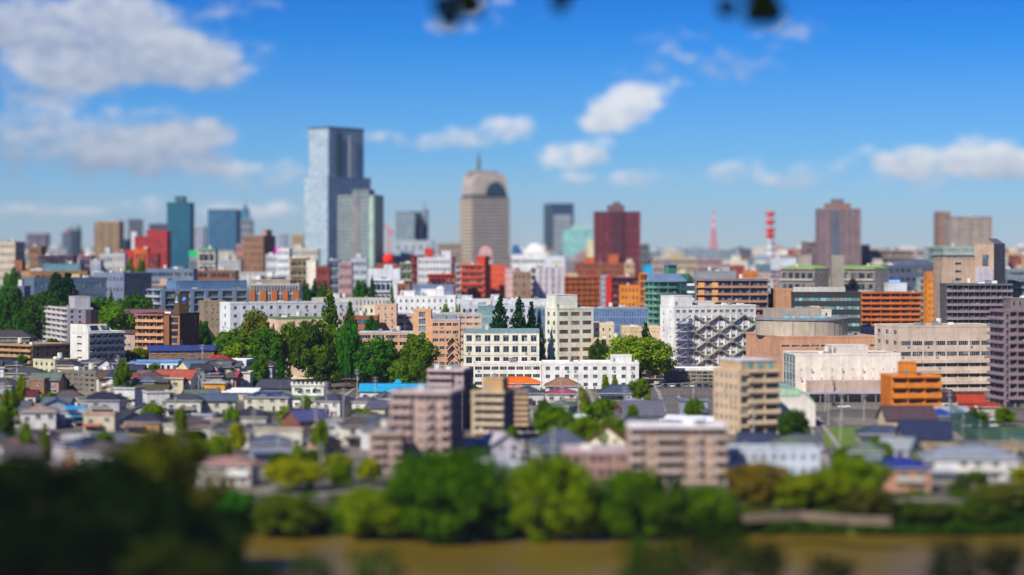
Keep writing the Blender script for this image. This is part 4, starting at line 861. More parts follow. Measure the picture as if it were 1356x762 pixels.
# left middle distance
B('apartment_building', 'cream apartment slab with tiny windows at the left edge', 'the cream edge slab', -12, 20, 33, 321, 1520, 16, 'R', 'c0b6a6', 12, grid(nc=9, ww=.45, wh=.4), grid(nc=4), ybot=355)
B('office_building', 'brown striped office block right of the cream edge slab', 'the brown striped office', 38, 54, 62, 327, 1650, 18, 'R', '8a6a4a', 10, grid(nc=6, ww=.9, wh=.4, glass=mat('4a3a2c', 'glass')), grid(nc=4), ybot=353)
B('office_building', 'low orange-brown block between cream slab and brown striped office', 'the orange-brown low block', 19, 19, 29, 346, 1500, 12, 'N', 'a8623c', 5, grid(nc=3), ybot=356)
B('apartment_building', 'purple-brown banded flats on the left behind the green canopy hall', 'the purple-brown flats', 50, 50, 97, 339, 1560, 14, 'N', '6a5468', 8, balc(nc=8, par='8a7484'), ybot=350)
B('office_building', 'low building with turquoise glazed roof terrace on the left', 'the turquoise terrace', 58, 58, 106, 350, 1480, 16, 'N', '4a7486', 5, curt(nc=12, glass=mat('3d7484', 'curtain')), ybot=360, roof='789098')
B('apartment_building', 'pink and lilac flats right of the turquoise terrace', 'the pink and lilac flats', 104, 104, 121, 339, 1500, 14, 'N', 'a88a98', 8, balc(nc=3), ybot=360)
B('apartment_building', 'white-blue plain flats left of small white cluster', 'the white-blue flats', 120, 120, 133, 346, 1480, 12, 'N', 'b0b8c8', 6, grid(nc=3, ww=.3), ybot=360)
B('apartment_building', 'jumbled white flats under the striped tan tower', 'the jumbled white flats', 132, 132, 150, 337, 1520, 12, 'N', 'b8bcc4', 8, grid(nc=4), ybot=360, pen=[(.3, .7, .2, .8, 5)])
B('apartment_building', 'white gabled-looking block with red roof sign under the tan tower', 'the red-roof-sign block', 149, 149, 165, 336, 1510, 12, 'N', 'c4c2c4', 8, grid(nc=3, ww=.3), ybot=360, pen=[(.2, .6, .2, .8, 2, 'c03030')])
B('office_building', 'distant dark twin block with reddish sign on the left skyline', 'the distant dark twin', 82, 82, 94, 308, 2700, 18, 'N', '5c6a84', 10, grid(nc=4), ybot=322, pen=[(.4, .9, .2, .8, 5, 'a05058')], kit=0)
B('office_building', 'distant mint-topped dark tower on the left skyline', 'the mint-topped tower', 94, 94, 104, 305, 2650, 18, 'N', '2c3c54', 10, grid(nc=4), ybot=322, pen=[(.1, .9, .1, .9, 6, '7aa4a0')], kit=0)
B('office_building', 'long dusky office far on the left above white blocks', 'the dusky long office', 35, 35, 62, 310, 2800, 20, 'N', '6e6878', 8, grid(nc=10), ybot=320)
B('school_building', 'long ochre-roofed low hall behind the left conifers', 'the ochre hall', 30, 40, 116, 360, 1400, 18, 'L', 'b88a54', 4, grid(nc=12, ww=.8, wh=.5), grid(nc=3), ybot=367, roof='b07a48', kit=1)
B('school_building', 'slate blue two-storey school block behind the left conifers', 'the slate blue school', 31, 45, 141, 369, 1250, 18, 'L', '5c6e88', 6, grid(nc=17, ww=.8, wh=.42, glass=mat('4c7c8c', 'glass', .9)), BLANK, ybot=405, roof='76889c', kit=2)
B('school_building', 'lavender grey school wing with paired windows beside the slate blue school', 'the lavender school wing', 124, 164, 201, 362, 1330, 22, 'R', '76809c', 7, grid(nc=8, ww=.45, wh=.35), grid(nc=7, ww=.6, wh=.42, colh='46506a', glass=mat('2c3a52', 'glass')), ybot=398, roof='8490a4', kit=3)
B('school_building', 'long blue-grey laboratory block with glazed top floor', 'the blue-grey laboratory', 193, 193, 256, 357, 1420, 20, 'N', '6f839c', 8, grid(nc=12, ww=.8, wh=.4), ybot=372, roof='8296a8', kit=3)
B('school_building', 'brown brick laboratory with white frames left of the brown-finned building', 'the brick laboratory', 256, 256, 312, 359, 1450, 18, 'N', '8a5a40', 8, grid(nc=9, ww=.8, wh=.5), ybot=373, kit=3)
B('school_building', 'low slate wall building with dark red roof and little cupola at left edge', 'the cupola building', -20, -20, 32, 380, 1220, 16, 'N', '66728a', 4, grid(nc=6, ww=.3), ybot=400, roof='8a2a2a', pen=[(.8, .9, .3, .6, 4, 'd8dcd8')], kit=0)
r_, w_, d_, h_, _ = B('school_building', 'wide grey-blue school with deep balcony bays behind the white school', 'the grey-blue bay school', 195, 213, 331, 384, 1150, 20, 'L', '7a8ca6', 10,
    grid(nc=6, ww=.72, wh=.74, sill=.08, mull=3, fins=(6, 2.2, .9, mat('7a8ca6')), bands=(.4, .7, mat('9aa8b8')), glass=mat('2c3c54', 'glass')), balc(nc=2, par='b4bcc8'), ybot=440, roof='7890a8', pen=[(.2, 1., .2, .9, 4.6, '5a7ea6')], kit=3)
r_, w_, d_, h_, _ = B('school_building', 'white-columned school building with tall orange-brown fins', 'the brown-finned school', 331, 331, 396, 377, 1170, 18, 'N', 'b8b4ac', 9, grid(nc=16, ww=.8, wh=.85, sill=.08, glass=mat('3c5068', 'glass')), ybot=402, roof='a8a8a4', kit=2, pen=[(.0, .8, .3, .9, 2.5, '9a9088')])
for k in range(5): part_box(r_, 'brown_fin', -w_ / 2 + k * (w_ - 3) / 4, -w_ / 2 + 3 + k * (w_ - 3) / 4, -d_ / 2 - 1.2, -d_ / 2 - .03, h_ - 16, h_ - 3, mat('a8602c'))
B('office_building', 'tan concrete block with two windows left of the long white school', 'the tan concrete block', 263, 270, 300, 400, 1110, 16, 'L', '9c8a72', 9, grid(nc=4, ww=.3, wh=.35, parts=1), BLANK, ybot=440, roof='a09684', kit=2)
B('school_building', 'long three-storey white school with small square windows', 'the long white school', 291, 305, 470, 402, 1060, 14, 'L', 'dde2ee', 8, grid(nc=14, ww=.36, wh=.42, parts=1, bot=3), grid(nc=1, ww=.15, parts=1), ybot=440, roof='9a948a', kit=5, slab='e6ebf4', sk=BLANK)
B('hall_building', 'low pale pink hall with green-edged roof among the trees', 'the pink hall', 354, 366, 432, 422, 985, 20, 'L', 'ecc8b0', 5, BLANK, BLANK, ybot=445, roof='7a9a6a', slab='6c9060', kit=1)
B('school_building', 'low cream school with tall narrow windows behind the pine trees', 'the tall-windowed school', 413, 413, 517, 396, 1220, 14, 'N', 'c6c4bc', 8, grid(nc=20, ww=.42, wh=.7, sill=.15, glass=mat('55668a', 'glass')), ybot=410, roof='c0c0b4', pen=[(.2, .35, .0, .8, 3, 'd0d6e0')], kit=3)
B('apartment_building', 'long white flats with five balcony rows under the left trees', 'the left balcony flats', 30, 89, 124, 409, 1080, 13, 'R', 'b9b4b8', 11, balc(nc=10, par='d0ccce', part_n=10), grid(nc=3, ww=.3, colh='9a97a8'), ybot=455, roof='8b98a4', clutter=True, kit=3, pen=[(.88, 1., .3, .9, 6, 'b4b2bc')])  # right wall greyed: its shade is painted into the colour
r_, w_, d_, h_, _ = B('apartment_building', 'white stepped building with red roof and slanted attic windows', 'the red-topped stepped building', 93, 117, 165, 441, 905, 14, 'L', 'd8d8d4', 8, balc(nc=6, par='6a7284', ww=.85, part_n=6, rs=mat('d8d8d4')), grid(nc=1, ww=.28, wh=.25, parts=1), ybot=478, roof='b8b8b4', clutter=True, kit=1)
m = M(); W, D = w_ / 2, d_ / 2
m.hexa([(-W, -D, h_ + .55), (W * .35, -D, h_ + .55), (W * .35, D, h_ + .55), (-W, D, h_ + .55), (-W, -D + 2, h_ + 3.6), (W * .1, -D + 2, h_ + 3.6), (W * .1, D, h_ + 3.6), (-W, D, h_ + 3.6)], mat('d8d8d4'), mat('a01c14', 'tile')); m.build('attic', r_)
for k in (0, 1):
    m = M(); a = -W + 1.6 + k * (W * .6); m.hexa([(a, -D + .2, h_ + .9), (a + W * .42, -D + .2, h_ + .9), (a + W * .42, -D + .6, h_ + .8), (a, -D + .6, h_ + .8), (a, -D + 1.45, h_ + 3.0), (a + W * .42, -D + 1.45, h_ + 3.0), (a + W * .42, -D + 1.85, h_ + 2.9), (a, -D + 1.85, h_ + 2.9)], GLASS); m.build('attic_window', r_)
part_box(r_, 'chimney_block', -W + W * .75, -W + W * 1.15, D * .2, D * .8, h_ + 3.6, h_ + 9.5, mat('3c3440'))
r_, w_, d_, h_, _ = B('apartment_building', 'brown brick flats with orange balconies and an olive logo tower', 'the brown logo-tower flats', 181, 238, 264, 417, 935, 17, 'R', 'a87454', 10, balc(nc=5, par='cc9a74', u0=0, u1=.66, part_n=4), grid(nc=3, ww=.3, colh='7a4c38'), ybot=472, roof='5a3430', slab='5a3430', clutter=True, kit=1)  # side brick is a shaded copy of the front colour
m = M(); m.box(w_ * .18, w_ * .3, -d_ / 2 - 1.7, -d_ / 2 - .05, 0, h_ - .4, mat('8a5a3a')); m.build('brick_pier', r_)
X0, X1, D0, z1 = -2.4, 2.4, -2.4, h_ + 9.2
m = M(); m.box(X0, X1, D0, D0 + 4.8, h_ + .02, z1, mat('5c4a26'), DARK); tw = m.build('sign_tower', r_); tw.location = (w_ * .3, d_ * .02, 0); tw.rotation_euler = (0, 0, R(36) - _)
def disc(m, x, y, z, r, mm, n=20, th=.06):
    i = len(m.v); m.v += [(x + r * math.cos(2 * math.pi * k / n), y, z + r * math.sin(2 * math.pi * k / n)) for k in range(n)]; m.f.append(tuple(range(i, i + n))); m.m.append(m.mi(mm))
xc, yy = 0, D0
m = M(); BL, WT = mat('1c62c8', 'plain'), mat('e8f2fa', 'plain'); disc(m, xc, yy - .02, z1 - 2.2, 1.25, BL); disc(m, xc + .1, yy - .03, z1 - 2.35, .8, mat('7ab8f0', 'plain'))
m.hexa([(xc - .9, yy - .05, z1 - 2.9), (xc - .5, yy - .05, z1 - 3.0), (xc - .5, yy - .04, z1 - 3.0), (xc - .9, yy - .04, z1 - 2.9), (xc + .7, yy - .05, z1 - 1.7), (xc + .9, yy - .05, z1 - 1.9), (xc + .9, yy - .04, z1 - 1.9), (xc + .7, yy - .04, z1 - 1.7)], WT)
for k in range(2): m.box(xc - .7 + k * .8, xc - .1 + k * .8, yy - .04, yy - .01, z1 - 4.6, z1 - 3.9, mat('4a6ae0', 'plain'))
m.build('blue_logo', tw)
m = M(); xl = X0 - .02; yc = D0 + 2.4
m.hexa([(xl - .03, yc + 1.1, z1 - 3.4), (xl - .03, yc - 1.1, z1 - 3.4), (xl, yc - 1.1, z1 - 3.4), (xl, yc + 1.1, z1 - 3.4), (xl - .03, yc + .3, z1 - 1.0), (xl - .03, yc - .3, z1 - 1.0), (xl, yc - .3, z1 - 1.0), (xl, yc + .3, z1 - 1.0)], mat('3c9cf0', 'plain')); m.box(xl - .05, xl - .031, yc - 1.2, yc + 1.2, z1 - 4.0, z1 - 3.55, WT); m.build('blue_logo', tw)
B('apartment_building', 'khaki three-storey flats with long terraces in the lower left', 'the khaki terraced flats', -12, 43, 96, 458, 920, 22, 'R', 'a4845c', 7, balc(nc=7, par='b08c60', part_n=4), grid(nc=4, ww=.25, colh='5c554c'), ybot=497, roof='8a8880', clutter=True, kit=2)  # shade on the right wall is put into its darker colour
B('apartment_building', 'small cream flats with pale roof in front of khaki flats', 'the small cream flats', 44, 73, 103, 478, 868, 12, 'R', 'c8c2a4', 5, grid(nc=4, ww=.4), grid(nc=3, ww=.3), ybot=498, roof='8a8070', kit=1)
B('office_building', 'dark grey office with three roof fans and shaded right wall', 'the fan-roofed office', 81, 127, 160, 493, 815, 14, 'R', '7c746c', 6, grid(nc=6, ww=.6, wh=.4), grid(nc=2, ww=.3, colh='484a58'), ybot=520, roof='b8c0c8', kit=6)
B('office_building', 'low slate-roofed warehouse right of the small cream flats', 'the low warehouse', 103, 103, 156, 480, 885, 12, 'N', '90949c', 4, grid(nc=6, ww=.5), ybot=490, roof='a4b0c0', kit=0)
B('workshop_building', 'low white workshop with pale blue eaves below the brown flats', 'the blue-eaved workshop', 172, 172, 236, 480, 868, 14, 'N', 'd0d6dc', 3, grid(nc=8, ww=.5), ybot=493, roof='b4bcc4', slab='4a8ad0', kit=0)
B('house', 'wide white flat-roofed villa below the red hipped roof', 'the white flat-roofed villa', 282, 326, 336, 478, 868, 12, 'R', 'e2e6ec', 3, grid(nc=5, ww=.6, wh=.5, parts=1), grid(nc=2, parts=1), ybot=492, roof='b8b8c0', kit=0)
B('house', 'small white and grey cube house among the school trees', 'the white cube house', 331, 331, 360, 445, 1010, 9, 'N', 'd8dade', 5, grid(nc=3, ww=.3), ybot=460, roof='a8aab0', kit=1)
# centre
def tanschool():
    B('school_building', 'left wing of the tan brick school with long roof', 'the tan left wing', 473, 473, 547, 441, 960, 14, 'N', 'd0a07a', 7, grid(nc=4, ww=.86, wh=.5, sill=.28, parts=1, bars=3), ybot=480, roof='a8b4c0', slab='b4bcc8', kit=2)
    r_, w, d, h, _ = B('school_building', 'tall central stair block of the tan brick school with blue glass column', 'the tan stair block', 547, 547, 571, 411, 955, 13, 'N', 'd8a880', 10, grid(nc=1, ww=.4, wh=.72, sill=.14, glass=mat('5a7898', 'glass'), parts=1, bars=2), ybot=478, roof='a89c8c', kit=0)
    r_, w, d, h, _ = B('school_building', 'right wing of the tan brick school with zigzag outside stairs', 'the tan right wing', 571, 571, 609, 424, 948, 14, 'N', 'd4a27c', 8, grid(nc=4, ww=.78, wh=.42, sill=.3, parts=1, bars=2), ybot=482, roof='8c929c', kit=2, slab='aab0ba', pen=[(.05, .85, .15, .8, 2, '8a94a4')])
    m = M(); s = mat('c0a890'); fh = h / 8; y = -d / 2 - .9
    for f in range(1, 6):
        z = f * fh; a, c, b = w * .05, w * .24, w * .42
        for (x0, z0, x1, z1) in ((a, z, c, z + fh * .8), (c, z + fh * .8, b, z)):
            m.hexa([(x0, y - .8, z0), (x1, y - .8, z1), (x1, y + .8, z1), (x0, y + .8, z0), (x0, y - .8, z0 + .8), (x1, y - .8, z1 + .8), (x1, y + .8, z1 + .8), (x0, y + .8, z0 + .8)], s)
    m.build('outside_stairs', r_)
tanschool()
B('school_building', 'plain pink-beige block with two windows behind the tan school', 'the pink-beige block', 496, 496, 525, 404, 1090, 14, 'N', 'd0ac96', 10, grid(nc=3, ww=.24, wh=.4, skip=(), parts=1, top=10, bot=6), ybot=432, roof='b8a498', kit=1)
B('school_building', 'long pink-beige school wing with dark window band behind the tan school', 'the long pink-beige wing', 525, 525, 638, 416, 1110, 14, 'N', 'd2b09a', 8, grid(nc=11, ww=.8, wh=.4, parts=1, bars=3), ybot=435, roof='a8b2c0', slab='b4b8c4', kit=4)
B('school_building', 'low brick building with blue windows left of the pink-beige block', 'the low brick building', 454, 454, 500, 420, 1070, 16, 'N', 'a8643c', 5, grid(nc=7, ww=.8, wh=.5, glass=mat('34607a', 'glass')), ybot=438, roof='8a94a4', slab='8c5c44', kit=1)
B('school_building', 'small cream annexe beside the pink-beige block', 'the small cream annexe', 480, 480, 497, 406, 1120, 12, 'N', 'e2ddc4', 7, grid(nc=2, ww=.4), ybot=418, kit=0)
B('school_building', 'bright white laboratory with roof terraces and small windows', 'the bright white laboratory', 526, 526, 603, 393, 1200, 20, 'N', 'e4e6ee', 8, grid(nc=10, ww=.3, wh=.4), ybot=414, roof='c8ccd0', pen=[(.05, .3, .2, .8, 3), (.4, .8, .2, .6, 4, 'dcdce4')], kit=6)
r_, w_, d_, h_, _ = B('school_building', 'blue-grey roofed hall carrying a white dome dish', 'the dish-roofed hall', 535, 535, 600, 387, 1270, 24, 'N', '8c9ab4', 6, grid(nc=12, ww=.25), ybot=397, roof='7c8ca8', pen=[(.15, 1., .3, 1., 4, '6c7c9c')], kit=1)
m = M(); n = 12; xd = w_ * .24
for a in range(n):
    for b in range(4):
        f = lambda i, j: (xd + 3.1 * math.cos(2 * math.pi * i / n) * math.cos(math.pi * j / 8), -d_ * .35 + 3.1 * math.sin(2 * math.pi * i / n) * math.cos(math.pi * j / 8), h_ + .6 + 3.1 * math.sin(math.pi * j / 8))
        m.quad(f(a, b), f(a + 1, b), f(a + 1, b + 1), f(a, b + 1), WHITE)
m.build('radome', r_)
B('office_building', 'small reddish-brown block left of the dish-roofed hall', 'the small reddish block', 526, 526, 543, 377, 1290, 12, 'N', '94604c', 8, grid(nc=3), ybot=395)
B('school_building', 'long low white research building stretching right to the cedars', 'the long low white building', 600, 600, 725, 398, 1240, 24, 'N', 'd8dde6', 6, grid(nc=16, ww=.25, wh=.3), ybot=412, roof='b4c0ba', pen=[(.4, .5, .1, .5, 3), (.05, .2, .4, .8, 2.5, 'c4c8d0')], kit=8)
B('school_building', 'second long white building with blue-grey roof below the first', 'the second long white building', 610, 610, 722, 405, 1160, 16, 'N', 'c6ccd8', 6, grid(nc=14, ww=.5, wh=.4), ybot=415, roof='a0aebc', kit=5)
B('office_building', 'teal glass pavilion left of the cedars', 'the teal pavilion', 633, 633, 657, 407, 1110, 14, 'N', '5c96a0', 7, curt(nc=12, glass=mat('2f7c88', 'curtain')), ybot=430, kit=1)
B('office_building', 'long blue glass building behind the tall white tower', 'the long blue glass building', 700, 700, 858, 409, 1120, 20, 'N', '7286a4', 7, curt(nc=44, glass=mat('5f7ca6', 'curtain', .8), bar=mat('8496b4'), hb=.5), ybot=440, roof='8c98a8', slab='8490a4', kit=3)
r_, w_, d_, h_, _ = B('school_building', 'white classical hall with two rows of tall windows', 'the white classical hall', 614, 614, 714, 440, 1000, 18, 'N', 'ece6d8', 4, grid(nc=8, ww=.62, wh=.56, sill=.22, parts=1, bars=1, bands=(.25, .12, mat('d8c4b8'))), ybot=482, roof='5c8a88', slab='6c8c98', kit=1, parapet=1.2, par='7a9aa4')
r_, w_, d_, h_, _ = B('school_building', 'tall white concrete tower with rows of brown-tinted windows', 'the tall white tower', 722, 738, 786, 409, 1045, 12, 'L', 'f0ead8', 7, grid(nc=3, ww=.76, wh=.42, sill=.26, parts=1, bars=2, glass=mat('6a4c2c', 'glass', .9), fc=mat('4a4038', 'paint')), grid(nc=2, ww=.4, wh=.42, sill=.26, parts=1, glass=mat('6a4c2c', 'glass', .9), fc=mat('4a4038', 'paint')), ybot=480, roof='d8d4c8', kit=3, pen=[(.02, .6, .15, .95, 6.6, 'ece8da')])
B('hall_building', 'cream stone building with parapet turrets right of the white tower', 'the turreted cream building', 785, 785, 813, 431, 1060, 16, 'N', 'd8c8ac', 6, grid(nc=3, ww=.25, wh=.4), ybot=446, roof='c8bca4', par='d8c8ac', kit=3, parapet=1.4)
B('hall_building', 'long low sand-coloured hall behind the big green tree', 'the low sand hall', 786, 786, 842, 450, 1040, 16, 'N', 'd4c0a0', 4, BLANK, ybot=455, roof='8c968c', kit=1)
B('hall_building', 'sand-coloured hall with row of small openings left of the braced building', 'the sand hall', 824, 824, 874, 434, 1085, 18, 'N', 'dcc4a0', 6, grid(nc=12, ww=.2, wh=.25, bot=5), ybot=460, roof='b8a888', kit=4)
def braced():
    Y = 1020; root, w, d, h, yaw = B('school_building', 'white building with grey diagonal cross bracing across its front', 'the cross-braced building', 874, 893, 1001, 406, Y, 15, 'L', 'f2f2f4', 8,
        grid(nc=13, ww=.62, wh=.34, sill=.3, parts=1, bars=1, bot=1, glass=mat('6c7458', 'glass', .9)), grid(nc=2, ww=.16, wh=.22, parts=1), ybot=490, roof='c8ccd2', pen=[(.0, .22, .0, .95, 5, 'e8eaee'), (.3, .55, .3, .7, 2, 'd8d8d4')], kit=5)
    m = M(); g = mat('9c9c98'); fh = (h - .35) / 8; y = -d / 2 - .95; x0, x1 = -w * .27, w * .49; nx = 5; cell = (x1 - x0) / nx
    zt, zb = h - fh * 1.1, fh * .9; rows = 3; rh = (zt - zb) / rows
    for i in range(nx + 0):
        for j in range(rows * 2):
            xa, xb = x0 + i * cell, x0 + (i + 1) * cell; za, zb2 = zb + j * rh / 2, zb + (j + 1) * rh / 2
            p, q = ((xa, za), (xb, zb2)) if (i + j) % 2 == 0 else ((xa, zb2), (xb, za))
            b = M(); b.bar((p[0], y, p[1]), (q[0], y, q[1]), .42, g); b.build('cross_brace', root)
            jn = M(); jn.box(p[0] - 1.1, p[0] + 1.1, y - .7, y + .7, p[1] - 1.1, p[1] + 1.1, g)
            if (i + j) % 2 == 0: jn.build('brace_joint', root)
    for k in range(nx * 2 + 1):
        c = M(); xx = x0 + k * cell / 2; c.box(xx - .3, xx + .3, -d / 2 - .35, -d / 2 - .02, 0, zt, mat('e6e8ea')); c.build('column', root)
    for f in range(1, 7):      # outside fire stair at the left
        s = M(); s.box(-w / 2 + .5, -w * .29, -d / 2 - 2.4, -d / 2 - .02, f * fh, f * fh + .2, mat('8890a8', 'paint'))
        for q in range(2): s.bar((-w / 2 + .5, -d / 2 - 2.35, f * fh + .6 + .5 * q), (-w * .29, -d / 2 - 2.35, f * fh + .6 + .5 * q), .05, mat('5c7ab8', 'paint'))
        for q in range(6): xq = -w / 2 + .6 + q * (w * .2) / 5; s.bar((xq, -d / 2 - 2.35, f * fh + .2), (xq, -d / 2 - 2.35, f * fh + 1.15), .04, mat('5c6a88', 'paint'))
        s.bar((-w / 2 + 1, -d / 2 - 1.6, f * fh + .2), (-w * .32, -d / 2 - 1.6, f * fh + fh), .22, mat('6c7488', 'paint')); s.build('fire_stair', root)
braced()
B('school_building', 'low podium with white canopy bands below the braced building', 'the canopied podium', 882, 882, 962, 490, 960, 14, 'N', '9a9284', 3, grid(nc=10, ww=.85, wh=.6, sill=.1, glass=mat('403c38', 'glass')), ybot=512, roof='c0c0bc', slab='eceae6', kit=0, hz=None, parapet=.8, par='f0eeea')
def rounddrum():
    Y = 960; root, w, d, h, yaw = B('concert_hall', 'terracotta hall block beneath a round grey drum', 'the terracotta hall', 988, 1033, 1165, 447, Y, 60, 'L', 'cf9c7c', 8, grid(nc=10, ww=.8, wh=.4, bot=6, top=7, parts=1, bars=3), grid(nc=6, ww=.16, wh=.5, bot=4, top=5, parts=1), ybot=500, roof='a8a29a', kit=3)
    cx = w * -.08; cy = d * .05; R0 = 21.5; m = M(); n = 40; zt = gz(424, Y + 25)
    m.cyl(cx, cy, h, zt, R0, R0, mat('b4a898'), n); m.cyl(cx, cy, zt, zt + .7, R0 + .6, R0 + .6, mat('7a8490', 'roof'), n)
    for k in range(n):
        if k % 3 == 0: t = 2 * math.pi * k / n; m.box(cx + R0 * math.cos(t) - .12, cx + R0 * math.cos(t) + .12, cy + R0 * math.sin(t) - .15, cy + R0 * math.sin(t) + .12, h, zt, mat('8c8e92'))
    m.build('round_drum', root)
    part_box(root, 'fly_tower', cx - 15, cx + 9, cy - 2, cy + 14, zt + .7, zt + 5.2, mat('a89c8e'))
    for k in range(3): part_box(root, 'skylight', cx - 10 + k * 7.5, cx - 5 + k * 7.5, cy - 6, cy - 3.4, zt + .7, zt + 1.7, mat('7ab0b8', 'curtain'))
rounddrum()
B('office_building', 'small white block with tan roof box behind the round drum', 'the small white block', 1065, 1065, 1101, 412, 1050, 14, 'N', 'd4cfc4', 9, grid(nc=3, ww=.2), ybot=425, pen=[(.3, .6, .2, .8, 2, 'c0a880')], kit=1)
B('office_building', 'white walled stair block between drum and sandstone office', 'the white stair block', 1097, 1097, 1160, 434, 1080, 14, 'N', 'c8c8ce', 7, grid(nc=9, ww=.25, wh=.3), ybot=446, kit=4)
B('office_building', 'large sandstone office with ribbon windows and bare upper wall', 'the sandstone office', 1158, 1191, 1330, 433, 885, 30, 'L', 'd2bead', 6, grid(nc=9, ww=.86, wh=.42, sill=.3, parts=1, bars=4, top=5, bands=(1.5, 1.1, mat('d6c4b4')), btop=3), grid(nc=3, ww=.42, wh=.4, parts=1, bot=2), ybot=520, roof='aaa6a2', kit=4)
r_, w_, d_, h_, _ = B('hall_building', 'tall plain off-white hall with few tiny windows behind the orange flats', 'the off-white hall', 1037, 1053, 1192, 470, 830, 26, 'L', 'e4dcd2', 5, grid(nc=10, ww=.1, wh=.22, top=4, bot=2, parts=1, bars=0), curt(nc=4, glass=mat('4a6c78', 'curtain')), ybot=540, roof='b0aca8', kit=1, pen=[(.4, .75, .4, .9, 3, 'd0c8c0')])
part_box(r_, 'base_block', -w_ * .4, w_ * .42, -d_ / 2 - 9, -d_ / 2 - .3, 0, 8, mat('bca496')); part_box(r_, 'canopy', -w_ * .48, w_ * .46, -d_ / 2 - 14, -d_ / 2 - 9.2, 3.4, 4.0, mat('a8b0c8', 'paint'))
for k in range(8): part_box(r_, 'canopy_post', -w_ * .46 + k * w_ * .13, -w_ * .46 + k * w_ * .13 + .3, -d_ / 2 - 13.6, -d_ / 2 - 13.3, 0, 3.4, GREY)
r_, w_, d_, h_, _ = B('apartment_building', 'bright orange flats with laundry balconies and blue railed roof', 'the bright orange flats', 1166, 1180, 1246, 499, 735, 13, 'L', 'd87c1c', 4, balc(nc=3, par='e08420', part_n=3, ph=1.6, pcol=mat('cc7018')), grid(nc=5, ww=.2, wh=.4, colh='c46c18'), ybot=553, roof='9cb0c4', clutter=True, pen=[(.34, .62, .5, .95, 4.4, 'dc801c')], kit=0)
m = M()
for k in range(14): x = -w_ / 2 + .3 + k * (w_ - .6) / 13; m.bar((x, -d_ / 2 + .1, h_ + .5), (x, -d_ / 2 + .1, h_ + 1.5), .04, DARK)
m.bar((-w_ / 2 + .2, -d_ / 2 + .1, h_ + 1.5), (w_ / 2 - .2, -d_ / 2 + .1, h_ + 1.5), .05, DARK); m.build('roof_railing', r_)
r_, w_, d_, h_, _ = B('apartment_building', 'beige corner flats with set-back penthouse and white roof', 'the beige corner flats', 945, 978, 1032, 492, 665, 17, 'L', 'd2b898', 6, balc(nc=3, par='d8c0a0', part_n=2, u0=.22, u1=1, ph=1.2), grid(nc=5, ww=.5, wh=.5, sill=.3, parts=1), ybot=578, roof='b4bcc4', clutter=True, kit=0, pen=[(.12, 1., .12, .95, 2.8, 'c8aa84')])
part_box(r_, 'roof_terrace_slab', -w_ * .4, w_ * .52, -d_ * .4, d_ * .48, h_ + 3.06, h_ + 3.4, mat('d0d4dc', 'roof'))
for k in range(3): part_box(r_, 'window', w_ * (-.2 + .24 * k), w_ * (-.06 + .24 * k), -d_ * .38 - .05, -d_ * .38 + .02, h_ + .5, h_ + 2.4, mat('6c9c94', 'glass'))
# long white building in the middle
r_, w_, d_, h_, _ = B('school_building', 'long white three-storey building with small windows in the centre', 'the long white front', 718, 718, 846, 482, 905, 16, 'N', 'eceae8', 3, grid(nc=10, ww=.46, wh=.46, sill=.3, parts=1, bars=2), ybot=520, roof='d4d4d0', pen=[(.72, .93, .2, .9, 3.2, 'dcdad6')], kit=2, slab='f4f2f0', parapet=.9)
B('school_building', 'white building with a dark window band left of the long white front', 'the banded white building', 627, 627, 717, 482, 915, 14, 'N', 'e6e4de', 3, grid(nc=8, ww=.84, wh=.46, sill=.3, parts=1, bars=2), ybot=512, roof='c8c4bc', kit=3)
B('apartment_building', 'pink-brown mid-rise flats with shaded side, front left of centre', 'the front pink-brown flats', 517, 597, 614, 521, 562, 15, 'R', 'b09a94', 7, balc(nc=7, par='b49c98', segs=[(.0, .36), (.62, .72), (.84, 1)]), grid(nc=3, ww=.3, colh='5c5464'), ybot=620, roof='b4b4bc', slab='b8a8a8', clutter=True, kit=3)  # right side painted in a shaded version of the wall tone
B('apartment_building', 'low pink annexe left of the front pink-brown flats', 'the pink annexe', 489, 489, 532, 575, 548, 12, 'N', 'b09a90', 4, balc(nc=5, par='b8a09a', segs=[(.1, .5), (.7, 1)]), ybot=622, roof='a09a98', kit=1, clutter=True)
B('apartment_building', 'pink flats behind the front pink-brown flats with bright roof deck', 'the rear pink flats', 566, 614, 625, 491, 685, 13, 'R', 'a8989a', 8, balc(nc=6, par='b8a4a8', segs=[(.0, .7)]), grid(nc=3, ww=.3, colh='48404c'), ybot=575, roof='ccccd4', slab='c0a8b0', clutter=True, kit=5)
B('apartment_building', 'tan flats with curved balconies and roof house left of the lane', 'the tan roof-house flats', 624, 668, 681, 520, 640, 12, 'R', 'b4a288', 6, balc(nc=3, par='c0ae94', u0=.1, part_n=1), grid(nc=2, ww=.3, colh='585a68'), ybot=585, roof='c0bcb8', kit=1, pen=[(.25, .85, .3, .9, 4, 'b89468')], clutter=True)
B('apartment_building', 'narrow dark flats with tan balconies right of the tan roof-house flats', 'the narrow dark flats', 671, 671, 700, 520, 680, 12, 'N', '6c6058', 7, balc(nc=2, par='b4987a', part_n=2), ybot=560, roof='9aa0a8', kit=1)
B('apartment_building', 'terracotta and pink riverside flats with a broad white roof', 'the white-roofed riverside flats', 833, 833, 963, 566, 520, 14, 'N', 'b49c8e', 5, balc(nc=11, par='bca8a0', segs=[(.0, .14), (.27, .54), (.68, .74), (.86, 1)]), ybot=640, roof='dcdce4', slab='d8d4dc', clutter=True, kit=2, parapet=.3)
B('nursery_building', 'low pale building with blue-white walls right of the riverside flats', 'the pale riverside building', 964, 964, 1086, 597, 535, 12, 'N', 'c4cce0', 2, grid(nc=9, ww=.55, wh=.5, parts=1, bars=2, glass=mat('5a8a94', 'glass')), ybot=625, roof='8c9498', kit=1)
